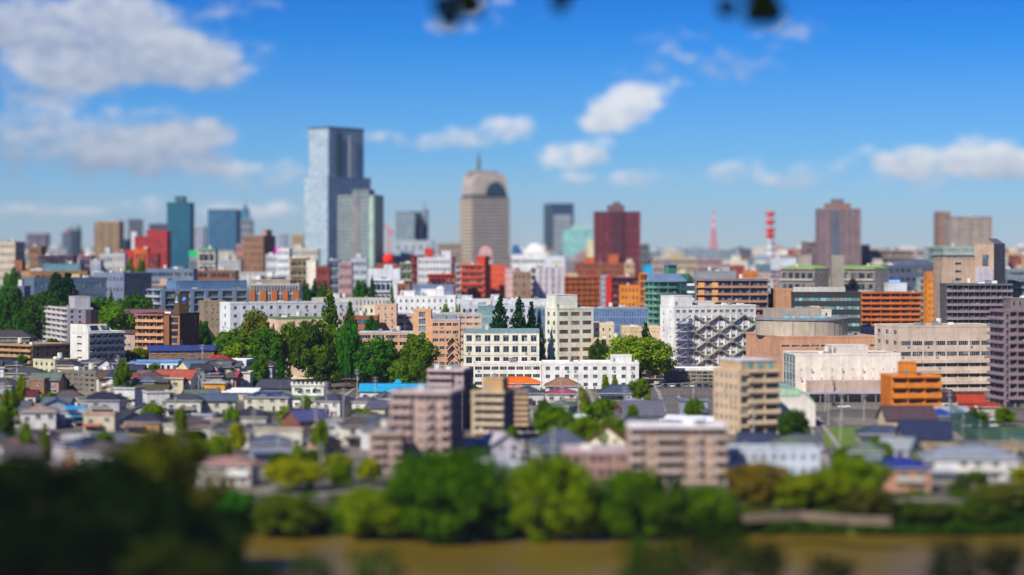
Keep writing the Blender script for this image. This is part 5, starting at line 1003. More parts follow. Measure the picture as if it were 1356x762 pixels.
B('office_building', 'long low grey-lilac roofed building in front of the lane', 'the grey-lilac roof', 746, 746, 836, 598, 530, 14, 'N', '9c7c74', 2, grid(nc=8, ww=.6), ybot=615, roof='b0a0a8', slab='b8a8b0', kit=1)
def curved():
    cx, cy = gx(1055, 700), 712; root = thing('hall_building', 'white hall with a curved pale green roof behind a round tree', 'building', (cx, cy, 0), 0); HERO.append(('the curved-roof hall', cx, cy)); FOOT.append((cx, cy, 7.5, 14, 0)); SCR.append((1031, 1078, 517, 570, 690))
    m = M(); n = 10; W = 6.2; prof = [(-W, 0)] + [(-W * math.cos(math.pi * k / n * .5 + 0), 9 + 4.5 * math.sin(math.pi * k / n * .5)) for k in range(n + 1)] + [(W, 12.2), (W, 0)]
    prof = [(-W, 0), (-W, 13.2), (-W * .2, 12.6), (W * .35, 11.2), (W * .8, 8.8), (W, 7), (W, 0)]
    k = len(prof); i = len(m.v); m.v += [(a, -12, b) for a, b in prof] + [(a, 12, b) for a, b in prof]
    m.f.append(tuple(i + q for q in range(k))); m.m.append(m.mi(mat('e0dcd8'))); m.f.append(tuple(i + k + q for q in range(k))[::-1]); m.m.append(0)
    for q in (0, 5): m.f.append((i + q, i + k + q, i + k + q + 1, i + q + 1)); m.m.append(0)
    m.build('wall', root); r = M()
    for (a, b), (c, e) in zip(prof[1:5], prof[2:6]): r.hexa([(a, -12.4, b + .02), (c, -12.4, e + .02), (c, 12.4, e + .02), (a, 12.4, b + .02), (a, -12.4, b + .4), (c, -12.4, e + .4), (c, 12.4, e + .4), (a, 12.4, b + .4)], mat('9ccab0', 'paint'))
    r.build('curved_roof', root); part_box(root, 'gable_panel', -W + .1, W * .2, -12.3, -12.01, 10.2, 12.2, mat('a8d4b8'))
curved()
# ------------------------------------------------------------------ houses surveyed one by one
# label, nick, px, py(base), width, depth, wall height, yaw(deg), roof, rise, wall colour, roof colour
HS = [
 ('white corner house under a wide mushroom-grey hipped roof, lower left', 'the mushroom-grey roof', 48, 570, 11, 9, 5.8, 8, 'hip', 1.8, 'd0cfd0', '8c7c74'),
 ('pale blue house with bright sky-blue lean-to roofs', 'the sky-blue lean-to house', 80, 566, 8, 8, 5.2, 12, 'flat', 1.5, 'b4bcd0', '7a8090'),
 ('white house under a heavy navy hipped roof behind the sky-blue lean-to house', 'the navy hipped house', 134, 552, 14, 9, 5.8, -6, 'hip', 2.4, 'a8a8b8', '20263a'),
 ('cream shophouse with terracotta lean roof and dark glazed side', 'the terracotta-edged shophouse', 132, 574, 10, 8, 5.8, -4, 'flat', 1.4, 'c4bca8', 'a0604c'),
 ('white modern house with grey glazed centre strip', 'the glazed-strip house', 204, 548, 8, 9, 7.2, 20, 'flat', 1.6, 'd8d8d6', '8a8e98'),
 ('white tall gabled house with open carport left of glazed-strip house', 'the carport house', 168, 540, 8, 9, 6.2, -12, 'flat', 2.2, 'd4d4d8', '5a6a80'),
 ('salmon-walled house with midnight blue roof near the tree mass', 'the midnight blue roof', 192, 577, 11, 8, 4.2, -10, 'hip', 2.4, 'b88c68', '2a2a42'),
 ('white house with grey hipped roof and red flower balcony', 'the red flower balcony', 243, 553, 12, 8, 5.8, 0, 'hip', 2, 'd0ccc4', '3c4050'),
 ('white house with blue-grey twin-level roofs', 'the twin-level roof house', 286, 551, 13, 8, 5.6, 4, 'gable', 1.8, 'c8c8ba', '48566c'),
 ('long house with solar panels across a blue-grey roof', 'the solar panel house', 354, 546, 16, 9, 5.2, -6, 'hip', 2.0, 'cfcabc', '506078'),
 ('olive house under broad slate roof with panel ribs', 'the slate panelled roof', 366, 530, 14, 10, 5.0, -16, 'gable', 2.8, '8c9070', '3a3c4e'),
 ('white house below grey castle house with navy gable', 'the navy gable house', 441, 553, 11, 10, 5.6, -28, 'hip', 2.4, 'd6d4d6', '363c50'),
 ('dusky house with violet-blue gable roof beside the lane', 'the violet-blue gable', 403, 578, 11, 10, 5.2, 38, 'gable', 2.8, '7a4c40', '4a4a78'),
 ('small white house with shadowy porch roof beside a round clipped tree', 'the clipped-tree house', 483, 553, 8, 7, 5.4, -8, 'hip', 1.6, 'dedad2', '54546a'),
 ('cream gabled house tucked between clipped-tree house and pink-brown flats', 'the cream gabled house', 503, 557, 7, 9, 4.4, -20, 'gable', 2.2, 'd8cfb4', '4a4c60'),
 ('wide pale house with flat tan roof, blurred in the lower left', 'the pale flat-roofed house', 372, 592, 14, 9, 4.8, -8, 'flat', 1.4, 'c4c0b4', '8a7460'),
 ('brown hipped house with shaded walls and white base', 'the brown hipped house', 253, 583, 11, 9, 4.2, 6, 'hip', 2.2, 'b8b0a4', '50424a'),
 ('dark-roofed house behind a long cream wall', 'the cream-walled yard', 330, 570, 12, 8, 4.2, -6, 'hip', 2.2, 'b4b0ac', '282c3c'),
 ('low pinkish-roofed house with pale walls, bottom left of the clipped green tree', 'the low pinkish roof', 300, 645, 13, 9, 5.2, -8, 'hip', 1.6, 'd0c8c4', '94706a'),
 ('blue-grey blurred house behind the low pinkish roof', 'the blurred blue-grey house', 356, 612, 11, 8, 5, 10, 'hip', 2.0, '8c94a8', '4c5870'),
 ('house with a bright orange hipped roof in front of the banded white building', 'the orange hipped roof', 686, 521, 18, 10, 4.0, 3, 'hip', 2.4, 'dcdcd4', 'e8680c'),
 ('white house under a chocolate brown hipped roof', 'the chocolate hipped roof', 745, 530, 13, 10, 5.4, -3, 'hip', 3.0, 'ccd2e0', '8a6450'),
 ('white and peach house under a wine red hipped roof', 'the wine red roof', 744, 541, 11, 8, 5.4, -2, 'hip', 1.8, 'd8d4d0', '8c4058'),
 ('house with slate hipped roof in front of the orange hipped roof', 'the slate hipped roof', 698, 538, 11, 9, 4.8, 10, 'hip', 2.4, 'cdd0d4', '344050'),
 ('low house with deep blue-grey hipped roof in front of the long white front', 'the blue-grey hipped roof', 823, 532, 17, 9, 3.2, -2, 'hip', 3.0, 'c8c8c8', '3c4a60'),
 ('house with big plain slate gable roof facing the camera hill', 'the plain slate gable', 852, 563, 13, 11, 3.6, 0, 'gable', 4.2, 'b8b8bc', '5a5a6c'),
 ('red-roofed house with white gable wall behind the riverside trees', 'the white gable wall house', 808, 604, 10, 10, 4.4, -10, 'gable', 3.8, 'e8e0c8', '8c4044'),
 ('pale blue house with steep grey hipped roof left of the white gable wall house', 'the steep grey roof', 742, 612, 14, 12, 4.2, 12, 'hip', 4.2, 'aab0bc', '4a5468'),
 ('large white flat-roofed house with brown earth roof garden', 'the roof-garden house', 636, 606, 12, 10, 4.8, -4, 'flat', 1, 'e4e4e8', '8a6a40'),
 ('pale lilac wall house leaning against the roof-garden house', 'the lilac lean house', 662, 612, 8, 12, 5.2, 18, 'gable', 2.4, 'c0bccc', 'a8a4b0'),
 ('long white roofed shed behind the riverside trees right of centre lane', 'the long white shed', 667, 640, 9, 22, 3.6, 24, 'gable', 1.2, 'b8bcc8', 'b4bac8'),
 ('brown gabled house in front of the bright orange flats', 'the brown gabled house', 1205, 574, 16, 11, 4.6, 4, 'gable', 3.6, 'd0bca0', '4c3c44'),
 ('tan-walled house with large indigo gable roof left of the green netting', 'the large indigo gable', 1229, 595, 14, 11, 3.6, -4, 'gable', 4.4, 'b89c84', '222c4c'),
 ('house with cobalt blue roof right of the brown gabled house', 'the cobalt roof', 1247, 566, 9, 8, 3.6, 0, 'hip', 2, '8890a0', '28408c'),
 ('low house with dull navy roof left of the large indigo gable', 'the dull navy roof', 1172, 590, 15, 9, 3.2, -3, 'hip', 2.2, 'a09488', '3a4660'),
 ('brick house with royal blue hipped roof at the riverside', 'the royal blue hipped house', 1197, 654, 13, 10, 5.8, -3, 'hip', 2.4, 'b4866c', '22307c'),
 ('long two-storey white house with grey hipped roof right of the brick house', 'the long grey hipped house', 1288, 640, 23, 10, 5.8, -5, 'hip', 2.8, 'd4d6dc', '7c8494'),
 ('plum-roofed house below the sandstone office', 'the plum roof', 1268, 543, 20, 9, 3.8, 0, 'gable', 2.2, 'd0ccc8', '34202e'),
 ('small house with brick red roof and white gable below the sandstone office', 'the brick red roof', 1288, 548, 9, 8, 4.2, -5, 'gable', 2.4, 'd8c8b4', 'a03824'),
 ('low rust-roofed house by the hedge at the right', 'the rust roof', 1314, 552, 7, 7, 3.4, 0, 'hip', 1.6, 'b8b0a4', '9a3424'),
 ('pale blue-grey long roof shed left of the hedge at the right', 'the pale shed', 1260, 556, 12, 12, 2.8, 10, 'gable', 1.4, '9ca4b4', '98a0b4'),
 ('white walled shrine hall with steep charcoal gable below the marigold flats', 'the charcoal gable hall', 1232, 462, 20, 14, 6.0, 4, 'gable', 7.6, 'd4d4dc', '4c4850'),
 ('white house with low hipped charcoal roof right of the charcoal gable hall', 'the low charcoal hip', 1255, 470, 9, 9, 6, 0, 'hip', 3, 'd0c8d0', '423e46'),
 ('house with scarlet hipped roof right of the long blue roof', 'the scarlet hipped roof', 288, 497, 13, 10, 4.6, 0, 'hip', 3.0, 'cfc4b4', 'a8281c'),
 ('house with steel blue gable turned towards the scarlet hipped roof', 'the steel blue gable', 258, 505, 12, 10, 4.8, 35, 'gable', 2.6, 'd8cca8', '56708a'),
 ('white balconied house under terracotta gable in the left middle', 'the terracotta gable', 233, 522, 15, 9, 5.4, -16, 'gable', 2.8, 'd8d6d0', '9c4c3c'),
 ('grey-brown gabled house beside the terracotta gable', 'the grey-brown gable', 203, 521, 14, 10, 4.2, -20, 'gable', 3.2, 'a89080', '5c5558'),
 ('olive-roofed low house left of the terracotta gable', 'the olive roof', 196, 533, 14, 8, 4.0, 0, 'gable', 1.8, 'b8ac94', '4c4830'),
 ('yellow-walled small house under a grey roof right of the terracotta gable', 'the yellow-walled house', 285, 522, 8, 6, 3.8, -6, 'hip', 1.2, 'd09028', '9a9a98'),
 ('rosy-walled small house with dark pink roof', 'the rosy-walled house', 304, 514, 7, 6, 4.2, -14, 'gable', 1.8, 'a86864', '8c3c50'),
 ('white shed with snow white low roof in the left middle', 'the snow white shed', 318, 532, 14, 9, 3.4, -10, 'gable', 1.2, 'b0a8a0', 'dce0e4'),
 ('maroon-roofed house in front of the scarlet hipped roof', 'the maroon roof', 276, 510, 9, 7, 4.0, -8, 'hip', 1.6, 'd4ccc4', '6c3048'),
 ('white cottage with brick roof at the edge of the grove', 'the grove cottage', 377, 482, 7, 6, 4.0, -5, 'gable', 1.6, 'e6ded0', '743030'),
 ('white castle-like house with battlements and arched windows', 'the castle house', 409, 541, 12, 9, 8.2, -5, 'flat', .6, 'e4e4d8', '8aa890'),
 ('grey-roofed house in the lower left corner of the old quarter', 'the corner grey roof', 30, 512, 14, 9, 4.2, 0, 'hip', 2.2, 'a8a090', '40444c'),
 ('charcoal-roofed house left of fan-roofed office', 'the left charcoal roof', 55, 524, 14, 10, 4.4, -18, 'gable', 2.8, '8c8c94', '46464e'),
 ('dark crimson edged low house at the left margin', 'the crimson-edged house', 22, 536, 14, 8, 3.0, 0, 'gable', 1.4, 'c4bcb4', '5c2228'),
 ('plain blank-walled grey house at the left margin of the car park', 'the blank grey house', -2, 562, 9, 9, 4.8, 14, 'hip', 1.6, '6c7078', '50565c'),
 ('indigo-roofed house by the left edge', 'the left-edge indigo roof', 4, 500, 13, 9, 4.4, 8, 'hip', 2.4, '8c8878', '2a3048'),
 ('house with long dark roof right below the left balcony flats', 'the dark long roof', 12, 470, 20, 10, 8.4, 0, 'hip', 3.4, '6c6860', '3c3a40'),
 ('cottage with terracotta gable end below the left balcony flats', 'the gable-end cottage', 38, 480, 12, 10, 5.0, 30, 'gable', 3.0, 'c89c60', '3a3438'),
]
HGRP = 'houses of the old quarter between the river and the schools'
for h in HS:
    label, nk, px, py, w, d, hw, yaw, rf, rise, wc, rc = h
    r_ = house(label, nk, px, py, w, d, hw, R(yaw), rf, rise, wc, rc, group=HGRP, ridge='y' if nk in ('the white gable wall house', 'the lilac lean house', 'the long white shed', 'the gable-end cottage') else 'x')
    if nk == 'the castle house':
        m = M(); W, D = w / 2 + .3, d / 2 + .3
        for k in range(8): m.box(-W + k * (2 * W - .8) / 7, -W + .8 + k * (2 * W - .8) / 7, -D - .01, -D + .25, hw + .76, hw + 1.6, mat(wc))
        m.build('battlement', r_)
        for s in (-1, 1):
            m = M(); n = 8; i = 0; P = [(s * 2.8 + 1.0 * math.cos(math.pi * k / n), hw - 1.6 + 1.0 * math.sin(math.pi * k / n)) for k in range(n + 1)]
            P = [(s * 2.8 + 1.0, hw - 2.6)] + P + [(s * 2.8 - 1.0, hw - 2.6)]; m.v += [(a, -d / 2 - .05, b) for a, b in P]; m.f.append(tuple(range(len(P)))); m.m.append(m.mi(GLASS)); m.build('arched_window', r_)
        part_box(r_, 'green_awning', -w / 2 - .3, w / 2 + .3, -d / 2 - .9, -d / 2 - .03, hw - 4.4, hw - 3.5, mat('5c8050'))
    if nk == 'the solar panel house':
        for k in range(5):
            m = M(); x = -5 + k * 2.1; s = rise / (d / 2 + .7); y0, y1 = -d / 2 + .3, -1.4; z = lambda y: hw + .05 + (y + d / 2 + .7) * s + .1
            m.hexa([(x, y0, z(y0)), (x + 1.9, y0, z(y0)), (x + 1.9, y1, z(y1)), (x, y1, z(y1)), (x, y0, z(y0) + .08), (x + 1.9, y0, z(y0) + .08), (x + 1.9, y1, z(y1) + .08), (x, y1, z(y1) + .08)], mat('28305c', 'glass')); m.build('solar_panel', r_)
    if nk == 'the sky-blue lean-to house':
        for k, z in enumerate((3.2, 5.6)):
            m = M(); x0, x1 = w * .1, w * .75 + 1; m.hexa([(x0, -d / 2 - 1.8, z), (x1, -d / 2 - 1.8, z + .3), (x1, d * .2, z + .9), (x0, d * .2, z + .9), (x0, -d / 2 - 1.8, z + .15), (x1, -d / 2 - 1.8, z + .45), (x1, d * .2, z + 1.05), (x0, d * .2, z + 1.05)], mat('3a9cd8', 'paint')); m.build('lean_to_roof', r_)
# long low flats, gym and sheds
def longroof(label, nick, name, cat, px, py, w, d, hw, yaw, rise, wc, rc, over=.6):
    r_ = house(label, nick, px, py, w, d, hw, R(yaw), 'gable', rise, wc, rc, over=over, group=None)
    r_.name = {'flats': 'apartment_building', 'gym': 'gymnasium'}.get(name, name); r_['category'] = cat; return r_
r_ = longroof('two-storey flats with long midnight blue roof in front of the brown flats', 'the long blue roof', 'flats', 'building', 238, 489, 27, 9, 8.0, 12, 1.8, '8a6a58', '2a3c78')
r_ = longroof('gymnasium with a broad dusty purple roof behind the brown flats', 'the purple gym roof', 'gym', 'building', 184, 464, 22, 30, 13.5, 6, 7.0, 'b8a49c', '76505e', 1.2)
r_ = longroof('pinkish three-storey block with stepped roof beside the brown flats', 'the pinkish stepped block', 'flats', 'building', 166, 477, 10, 9, 12.5, -6, 1.2, 'b8a094', '5c4440')
r_ = longroof('workshop with a bright turquoise roof behind the pink-brown flats', 'the turquoise roof', 'shed', 'building', 522, 530, 27, 12, 3.6, 0, 2.4, 'd4d0c4', '1c98c8')
m = M(); m.hexa([(-1.6, 2, 4.8), (1.4, 2, 4.8), (4.6, 8, 6), (1.8, 8, 6), (-1.6, 2, 5.4), (1.4, 2, 5.4), (4.6, 8, 8.6), (1.8, 8, 8.6)], mat('1c98c8', 'tile')); m.box(1.6, 5.4, 8, 12, 0, 9.2, mat('1c8cbc', 'paint')); m.build('conveyor_shaft', r_)
r_ = longroof('open shelter with sloping black roof beside the grove yard', 'the black shelter', 'shed', 'building', 412, 516, 15, 7, 3.0, 32, 1.1, 'c0b8ac', '20242c')
r_ = longroof('long arched white roof passage beside the car park', 'the arched passage', 'shed', 'building', 930, 566, 24, 5, 2.4, -28, 1.0, 'b4a49c', 'c8d0e0')
r_ = longroof('pale covered walkway right of the long white front', 'the covered walkway', 'shed', 'building', 851, 540, 18, 3, 2.2, -52, .6, '9aa4b8', 'a4b4cc')
r_ = longroof('pale green greenhouse roof among the garden trees', 'the pale green roof', 'shed', 'building', 768, 562, 16, 6, 2.4, 3, .8, 'c8c4b8', 'b0ccc4')

# ------------------------------------------------------------------ vehicles, masts, poles, nets, walls
def car_mesh(colhex):
    m = M(); c = mat(colhex, 'paint'); L, W = 2.15, .85
    prof = [(-L, .35), (-L, .85), (-L + .3, .95), (-L + .9, 1.0), (L - .5, .98), (L, .8), (L, .35)]
    body = M(); k = len(prof); i = 0
    body.v = [(a, -W, b) for a, b in prof] + [(a, W, b) for a, b in prof]; body.f = [tuple(range(k)), tuple(range(k, 2 * k))[::-1]] + [(q, q + k, (q + 1) % k + k, (q + 1) % k) for q in range(k)]; body.m = [body.mi(c)] * len(body.f)
    cab = M(); z0, z1 = .97, 1.48; cab.hexa([(-L + .25, -W + .03, z0), (L - 1.1, -W + .03, z0), (L - 1.1, W - .03, z0), (-L + .25, W - .03, z0), (-L + .65, -W + .18, z1), (L - 1.75, -W + .18, z1), (L - 1.75, W - .18, z1), (-L + .65, W - .18, z1)], mat('1c242c', 'glass', .7), c)
    wh = M(); i = 0
    n = 10
    wh.v = [(.32 * math.cos(2 * math.pi * a / n), s, .32 * math.sin(2 * math.pi * a / n)) for s in (-.1, .1) for a in range(n)]
    wh.f = [tuple(range(n)), tuple(range(n, 2 * n))[::-1]] + [(a, a + n, (a + 1) % n + n, (a + 1) % n) for a in range(n)]; wh.m = [wh.mi(mat('18181a', 'plain'))] * len(wh.f)
    li = M(); li.box(L - .06, L + .02, -.22, .22, .6, .78, mat('f0f0e8', 'paint'))
    return body.mesh('body'), cab.mesh('cabin'), wh.mesh('wheel'), li.mesh('headlight')
CARS = {}
def car(label, x, Y, rz, hexc_, group='cars parked below the school buildings'):
    if hexc_ not in CARS: CARS[hexc_] = car_mesh(hexc_)
    b, c, w, l = CARS[hexc_]; root = thing('parked_car', label, 'car', (x, Y, .03), rz, group)
    obj('body', b, root); obj('cabin', c, root)
    for sx in (-1.35, 1.35):
        for sy in (-.78, .78): obj('wheel', w, root, (sx, sy, .32))
    for sy in (-.58, .58): obj('headlight', l, root, (0, sy, 0))
CN = {'f0f0f0': 'white', '20242c': 'black', '2c3c60': 'dark blue', '8c9098': 'silver', '3c4048': 'charcoal', '7a8ca8': 'pale blue', 'a02028': 'red'}
ORD = ['leftmost', 'second', 'third', 'fourth', 'fifth', 'sixth', 'seventh', 'eighth', 'ninth', 'tenth', 'eleventh', 'twelfth']
for k, (px, c) in enumerate(zip((872, 881, 890, 898, 908, 916, 926, 935, 943), ('8c9098', '2c3c60', 'f0f0f0', '20242c', '8c9098', 'f0f0f0', '2c3c60', '3c4048', '20242c'))):
    Y = gy(513); car('%s parked car, %s in the row below the canopied podium' % (CN[c], ORD[k] + (' from the left' if k else '')), gx(px, Y), Y, R(90), c)
car('pale blue car alone in the middle of the car park', gx(899, gy(529)), gy(529), R(100), '7a8ca8')
for k, (px, c) in enumerate(zip((434, 441, 448, 456, 463, 470, 478, 487, 496), ('f0f0f0', '8c9098', 'f0f0f0', '3c4048', '8c9098', '20242c', 'f0f0f0', '2c3c60', '8c9098'))):
    Y = gy(494 - .3 * k) if k else gy(489); car('%s parked car, %s in the row under the grove' % (CN[c], ORD[k] + (' from the left' if k else '')), gx(px, Y), Y, R(80), c)
car('white car parked beside the cottage below the grove', gx(402, gy(491)), gy(491), R(10), 'f0f0f0'); car('silver van-sized car parked by the small green fence', gx(386, gy(483)), gy(483), R(-15), '8c9098')
car('white car standing alone on the brown car park in the lower left', gx(117, gy(586)), gy(586), R(25), 'f0f0f0'); car('white car at the back edge of the lower left car park', gx(68, gy(576)), gy(576), R(70), 'f0f0f0')
for k, px in enumerate((1283, 1297, 1312)):
    Y = gy(566); car('white car behind the green netting, %s of three' % ('left', 'middle', 'right')[k], gx(px, Y), Y, R(12), 'f0f0f0')
car('dark blue car on the small lot left of the pink-brown flats', gx(459, gy(585)), gy(585), R(5), '2c3c60'); car('red car at the right end of the turquoise roof', gx(556, gy(511)), gy(511), R(5), 'a02028')

# utility poles
def pole(label, px, py, ytop, arms=2, lamp=False):
    Y = gyt(px, py); x = gx(px, Y); z0 = gh(x, Y); h = gz(ytop, Y) - z0; root = thing('utility_pole', label, 'pole', (x, Y, z0), rnd.uniform(-.4, .4), 'grey utility poles in the old quarter')
    m = M(); m.cyl(0, 0, -.3, h, .2, .13, mat('a09c96', 'plain'), 7); m.build('shaft', root)
    for a in range(arms):
        m = M(); z = h - .6 - a * 1.2; m.box(-1.1, 1.1, -.3, -.16, z, z + .12, GREY)
        for q in (-.9, -.3, .3, .9): m.cyl(q, -.23, z + .12, z + .36, .06, .05, WHITE, 5)
        m.build('crossarm', root)
    m = M(); m.cyl(.42, 0, h - 4.2, h - 3.1, .3, .3, mat('8c9094', 'paint'), 8); m.build('transformer', root)
    return Vector((x, Y, z0 + h - .5))
PP = [('tall pole beside the terracotta gable house', 263, 530, 487), ('pole just right of the terracotta gable', 268, 528, 491), ('pole in front of the long white school trees', 296, 470, 432), ('tall pole in front of the pink hall', 351, 474, 433),
      ('pole right of the tall pole before the pink hall', 359, 482, 450), ('short pole at the corner of the long blue roof', 268, 492, 456), ('tall pole left of the turquoise roof', 473, 537, 489), ('pole in front of the turquoise roof', 497, 540, 499),
      ('pole between glazed-strip house and midnight blue roof', 232, 560, 515), ('pole before the wine red roof', 745, 545, 512), ('pole left of the plain slate gable', 827, 560, 512), ('lamp-like pole in the middle of the car park', 918, 541, 505),
      ('pole at the lower left edge of the old quarter', 22, 520, 478), ('pole between small cream flats and the khaki flats', 73, 510, 475), ('pole beside the low warehouse', 156, 505, 470), ('pole by the lane near the castle house', 432, 560, 505),
      ('pole beside the narrow lane left of the garden trees', 700, 570, 528), ('pole standing on the lawn right of the round tree', 1113, 585, 548), ('pole by the violet-blue gable', 418, 590, 540), ('pole at the top of the centre lane', 687, 545, 505)]
ENDS = [pole(a, b, c, d_) for a, b, c, d_ in PP]
def wires(i, j, lab):
    a, b = ENDS[i], ENDS[j]; m = M(); n = 8
    for off in (-.9, .9):
        P = [a.lerp(b, k / n) + Vector((off, 0, -2.0 * (1 - (2 * k / n - 1) ** 2) * .6)) for k in range(n + 1)]
        for p, q in zip(P, P[1:]): m.bar(p, q, .03, mat('1c1c1e', 'plain'))
    o = m.build('power_line', None, label=lab, cat='cable') ; LABELS[lab] = 1
for i, j, l in ((0, 5, 'twin black cables from the terracotta gable pole up to the long blue roof'), (2, 3, 'twin black cables strung before the long white school'), (6, 15, 'twin black cables from turquoise roof pole to castle house pole'), (9, 19, 'twin black cables from wine red roof pole to the centre lane'),
                (13, 14, 'twin black cables crossing in front of the low warehouse'), (10, 11, 'twin black cables crossing toward the car park pole'), (15, 18, 'twin black cables following the lane')): wires(i, j, l)
# lattice and striped masts
Y = 2350; x = gx(945, Y); hb = gz(335, Y); ht = gz(279, Y)
r_ = thing('broadcast_mast', 'thin red lattice mast on a mint roofed building', 'mast', (x, Y, 0)); HERO.append(('the lattice mast', x, Y))
m = M(); m.box(-13, 11, -8, 8, -.5, hb, mat('6cb09c')); m.build('mint_building', r_); RD, WH = mat('d83a44', 'plain'), mat('e8c0c4', 'plain')
for s in range(10):
    m = M(); z0, z1 = hb + (ht - hb) * s / 10, hb + (ht - hb) * (s + 1) / 10; a, b = 3.4 * (1 - s / 10) ** 1.3 + .35, 3.4 * (1 - (s + 1) / 10) ** 1.3 + .3; c = RD if s < 5 or s % 2 else WH
    for i in range(4):
        sx, sy = (1, 1, -1, -1)[i], (1, -1, -1, 1)[i]; tx, ty = (1, -1, -1, 1)[i], (-1, -1, 1, 1)[i]
        m.bar((sx * a, sy * a, z0), (sx * b, sy * b, z1), .28, c); m.bar((sx * a, sy * a, z0), (tx * b, ty * b, z1), .18, c); m.bar((sx * a, sy * a, z0), (tx * a, ty * a, z0), .18, c)
    m.build('lattice_section', r_)
Y = 2200; x = gx(1020, Y); r_ = thing('telecom_tower', 'red and white tower with stacked round red platforms', 'tower', (x, Y, 0)); HERO.append(('the striped mast', x, Y)); FOOT.append((x, Y, 8, 8, 0))
m = M(); m.cyl(0, 0, 0, gz(318, Y), 4.4, 3.6, mat('d8dce6'), 10); m.build('white_shaft', r_)
m = M(); m.cyl(0, 0, gz(318, Y), gz(280, Y), 2.0, 1.6, mat('e4e4ea'), 8); m.build('upper_shaft', r_)
for yy in (313, 305, 294, 283.5):
    m = M(); z = gz(yy, Y); m.cyl(0, 0, z - 2.2, z + 2.2, 4.6, 4.6, mat('d8281c', 'paint'), 12); m.build('red_platform', r_)
for k in range(5):
    m = M(); z = gz(322 + k * 9, Y); m.cyl(0, 0, z, z + .8, 5.0, 5.0, GREY, 10); m.build('ring', r_)
# crane behind the slim tower
Y = 2500; x = gx(515, Y); r_ = thing('tower_crane', 'small red and white tower crane left of the slim grey tower', 'crane', (x, Y, 0)); hb = gz(306, Y)
m = M(); m.box(-1, 1, -1, 1, 0, hb, mat('d84a40', 'plain')); m.build('crane_mast', r_); m = M(); m.bar((6, 0, hb - 3), (-9, 0, hb + 10), .8, mat('e07068', 'plain')); m.build('jib', r_); m = M(); m.box(2, 5, -1.5, 1.5, hb - 4, hb - 1, GREY); m.build('counterweight', r_)
# netting round the sports field
r_ = thing('net_fence', 'tall green netting on poles around the sports field', 'fence', (gx(1270, gy(566)), gy(566), 0)); NT = mat('2c5a50', 'net'); o = Vector((gx(1270, gy(566)), gy(566)))
pts = [Vector((gx(a, gy(b)), gy(b))) - o for a, b in ((1258, 566), (1275, 580), (1298, 598), (1330, 612), (1362, 614), (1400, 614))]
for p, q in zip(pts, pts[1:]):
    m = M(); m.quad((p.x, p.y, .1), (q.x, q.y, .1), (q.x, q.y, 8.5), (p.x, p.y, 8.5), NT)
    m.build('net_panel', r_); d = (q - p) / 8
    g = M()
    for k in range(9): z = .1 + k * 8.4 / 8; g.bar((p.x, p.y, z), (q.x, q.y, z), .035, mat('2c5a50', 'plain')); e_ = p + d * k; g.bar((e_.x, e_.y, .1), (e_.x, e_.y, 8.5), .03, mat('2c5a50', 'plain'))
    g.build('net_cable', r_)
for p in pts: m = M(); m.cyl(p.x, p.y, -.2, 9.2, .18, .14, mat('7c908c', 'paint'), 7); m.build('post', r_)
def wall_run(label, pts, h, col, cat='wall', name='garden_wall', th=.3):
    P = [Vector((gx(a, gy(b)), gy(b))) for a, b in pts]; r_ = thing(name, label, cat, (P[0].x, P[0].y, 0))
    for p, q in zip(P, P[1:]):
        m = M(); p, q = p - P[0], q - P[0]; t = (q - p).normalized(); n = Vector((-t.y, t.x)) * th / 2; k = max(1, int((q - p).length / 5))
        for i in range(k):
            a, b = p.lerp(q, i / k + .004), p.lerp(q, (i + 1) / k - .004); m = M()
            m.hexa([(v.x, v.y, z) for z in (-.2, h) for v in (a - n, b - n, b + n, a + n)], mat(col)); m.build('wall_panel', r_)
wall_run('long cream retaining wall behind the slate panelled roof', [(352, 505), (428, 509)], 3.2, 'd2c6ac')
wall_run('cream garden wall in front of dark-roofed houses, lower left', [(286, 585), (336, 583)], 2.0, 'd0c8bc'); wall_run('blue-green safety fence along the car row under the grove', [(424, 497), (500, 493)], 1.1, '4c7088', 'fence', 'fence')
wall_run('green mesh fence below the cottage yard', [(380, 490), (420, 496)], 1.6, '2c7c68', 'fence', 'fence'); wall_run('pale wall around the lower left car park', [(-20, 567), (60, 566), (148, 562)], 1.0, 'a09c98')
wall_run('concrete kerb wall curving beside the car park', [(853, 507), (872, 509), (884, 505)], 1.2, 'c8c4bc'); wall_run('stone revetment along the far river bank', [(985, 690), (1060, 686), (1120, 692), (1180, 694)], 1.4, '7c6e60', 'wall', 'revetment_wall', 1.2)
m = None
for k in range(9):
    Y = gy(521); x = gx(872 + k * 9, Y); r_ = thing('traffic_cone', 'red traffic cone, %s in the car park row' % (ORD[k] + (' from the left' if k else '')), 'cone', (x, Y, .03), 0, 'red cones across the car park')
    m = M(); m.cyl(0, 0, .04, .8, .2, .04, mat('e04030', 'plain'), 8); m.box(-.28, .28, -.28, .28, 0, .05, mat('e04030', 'plain')); m.build('cone_body', r_)
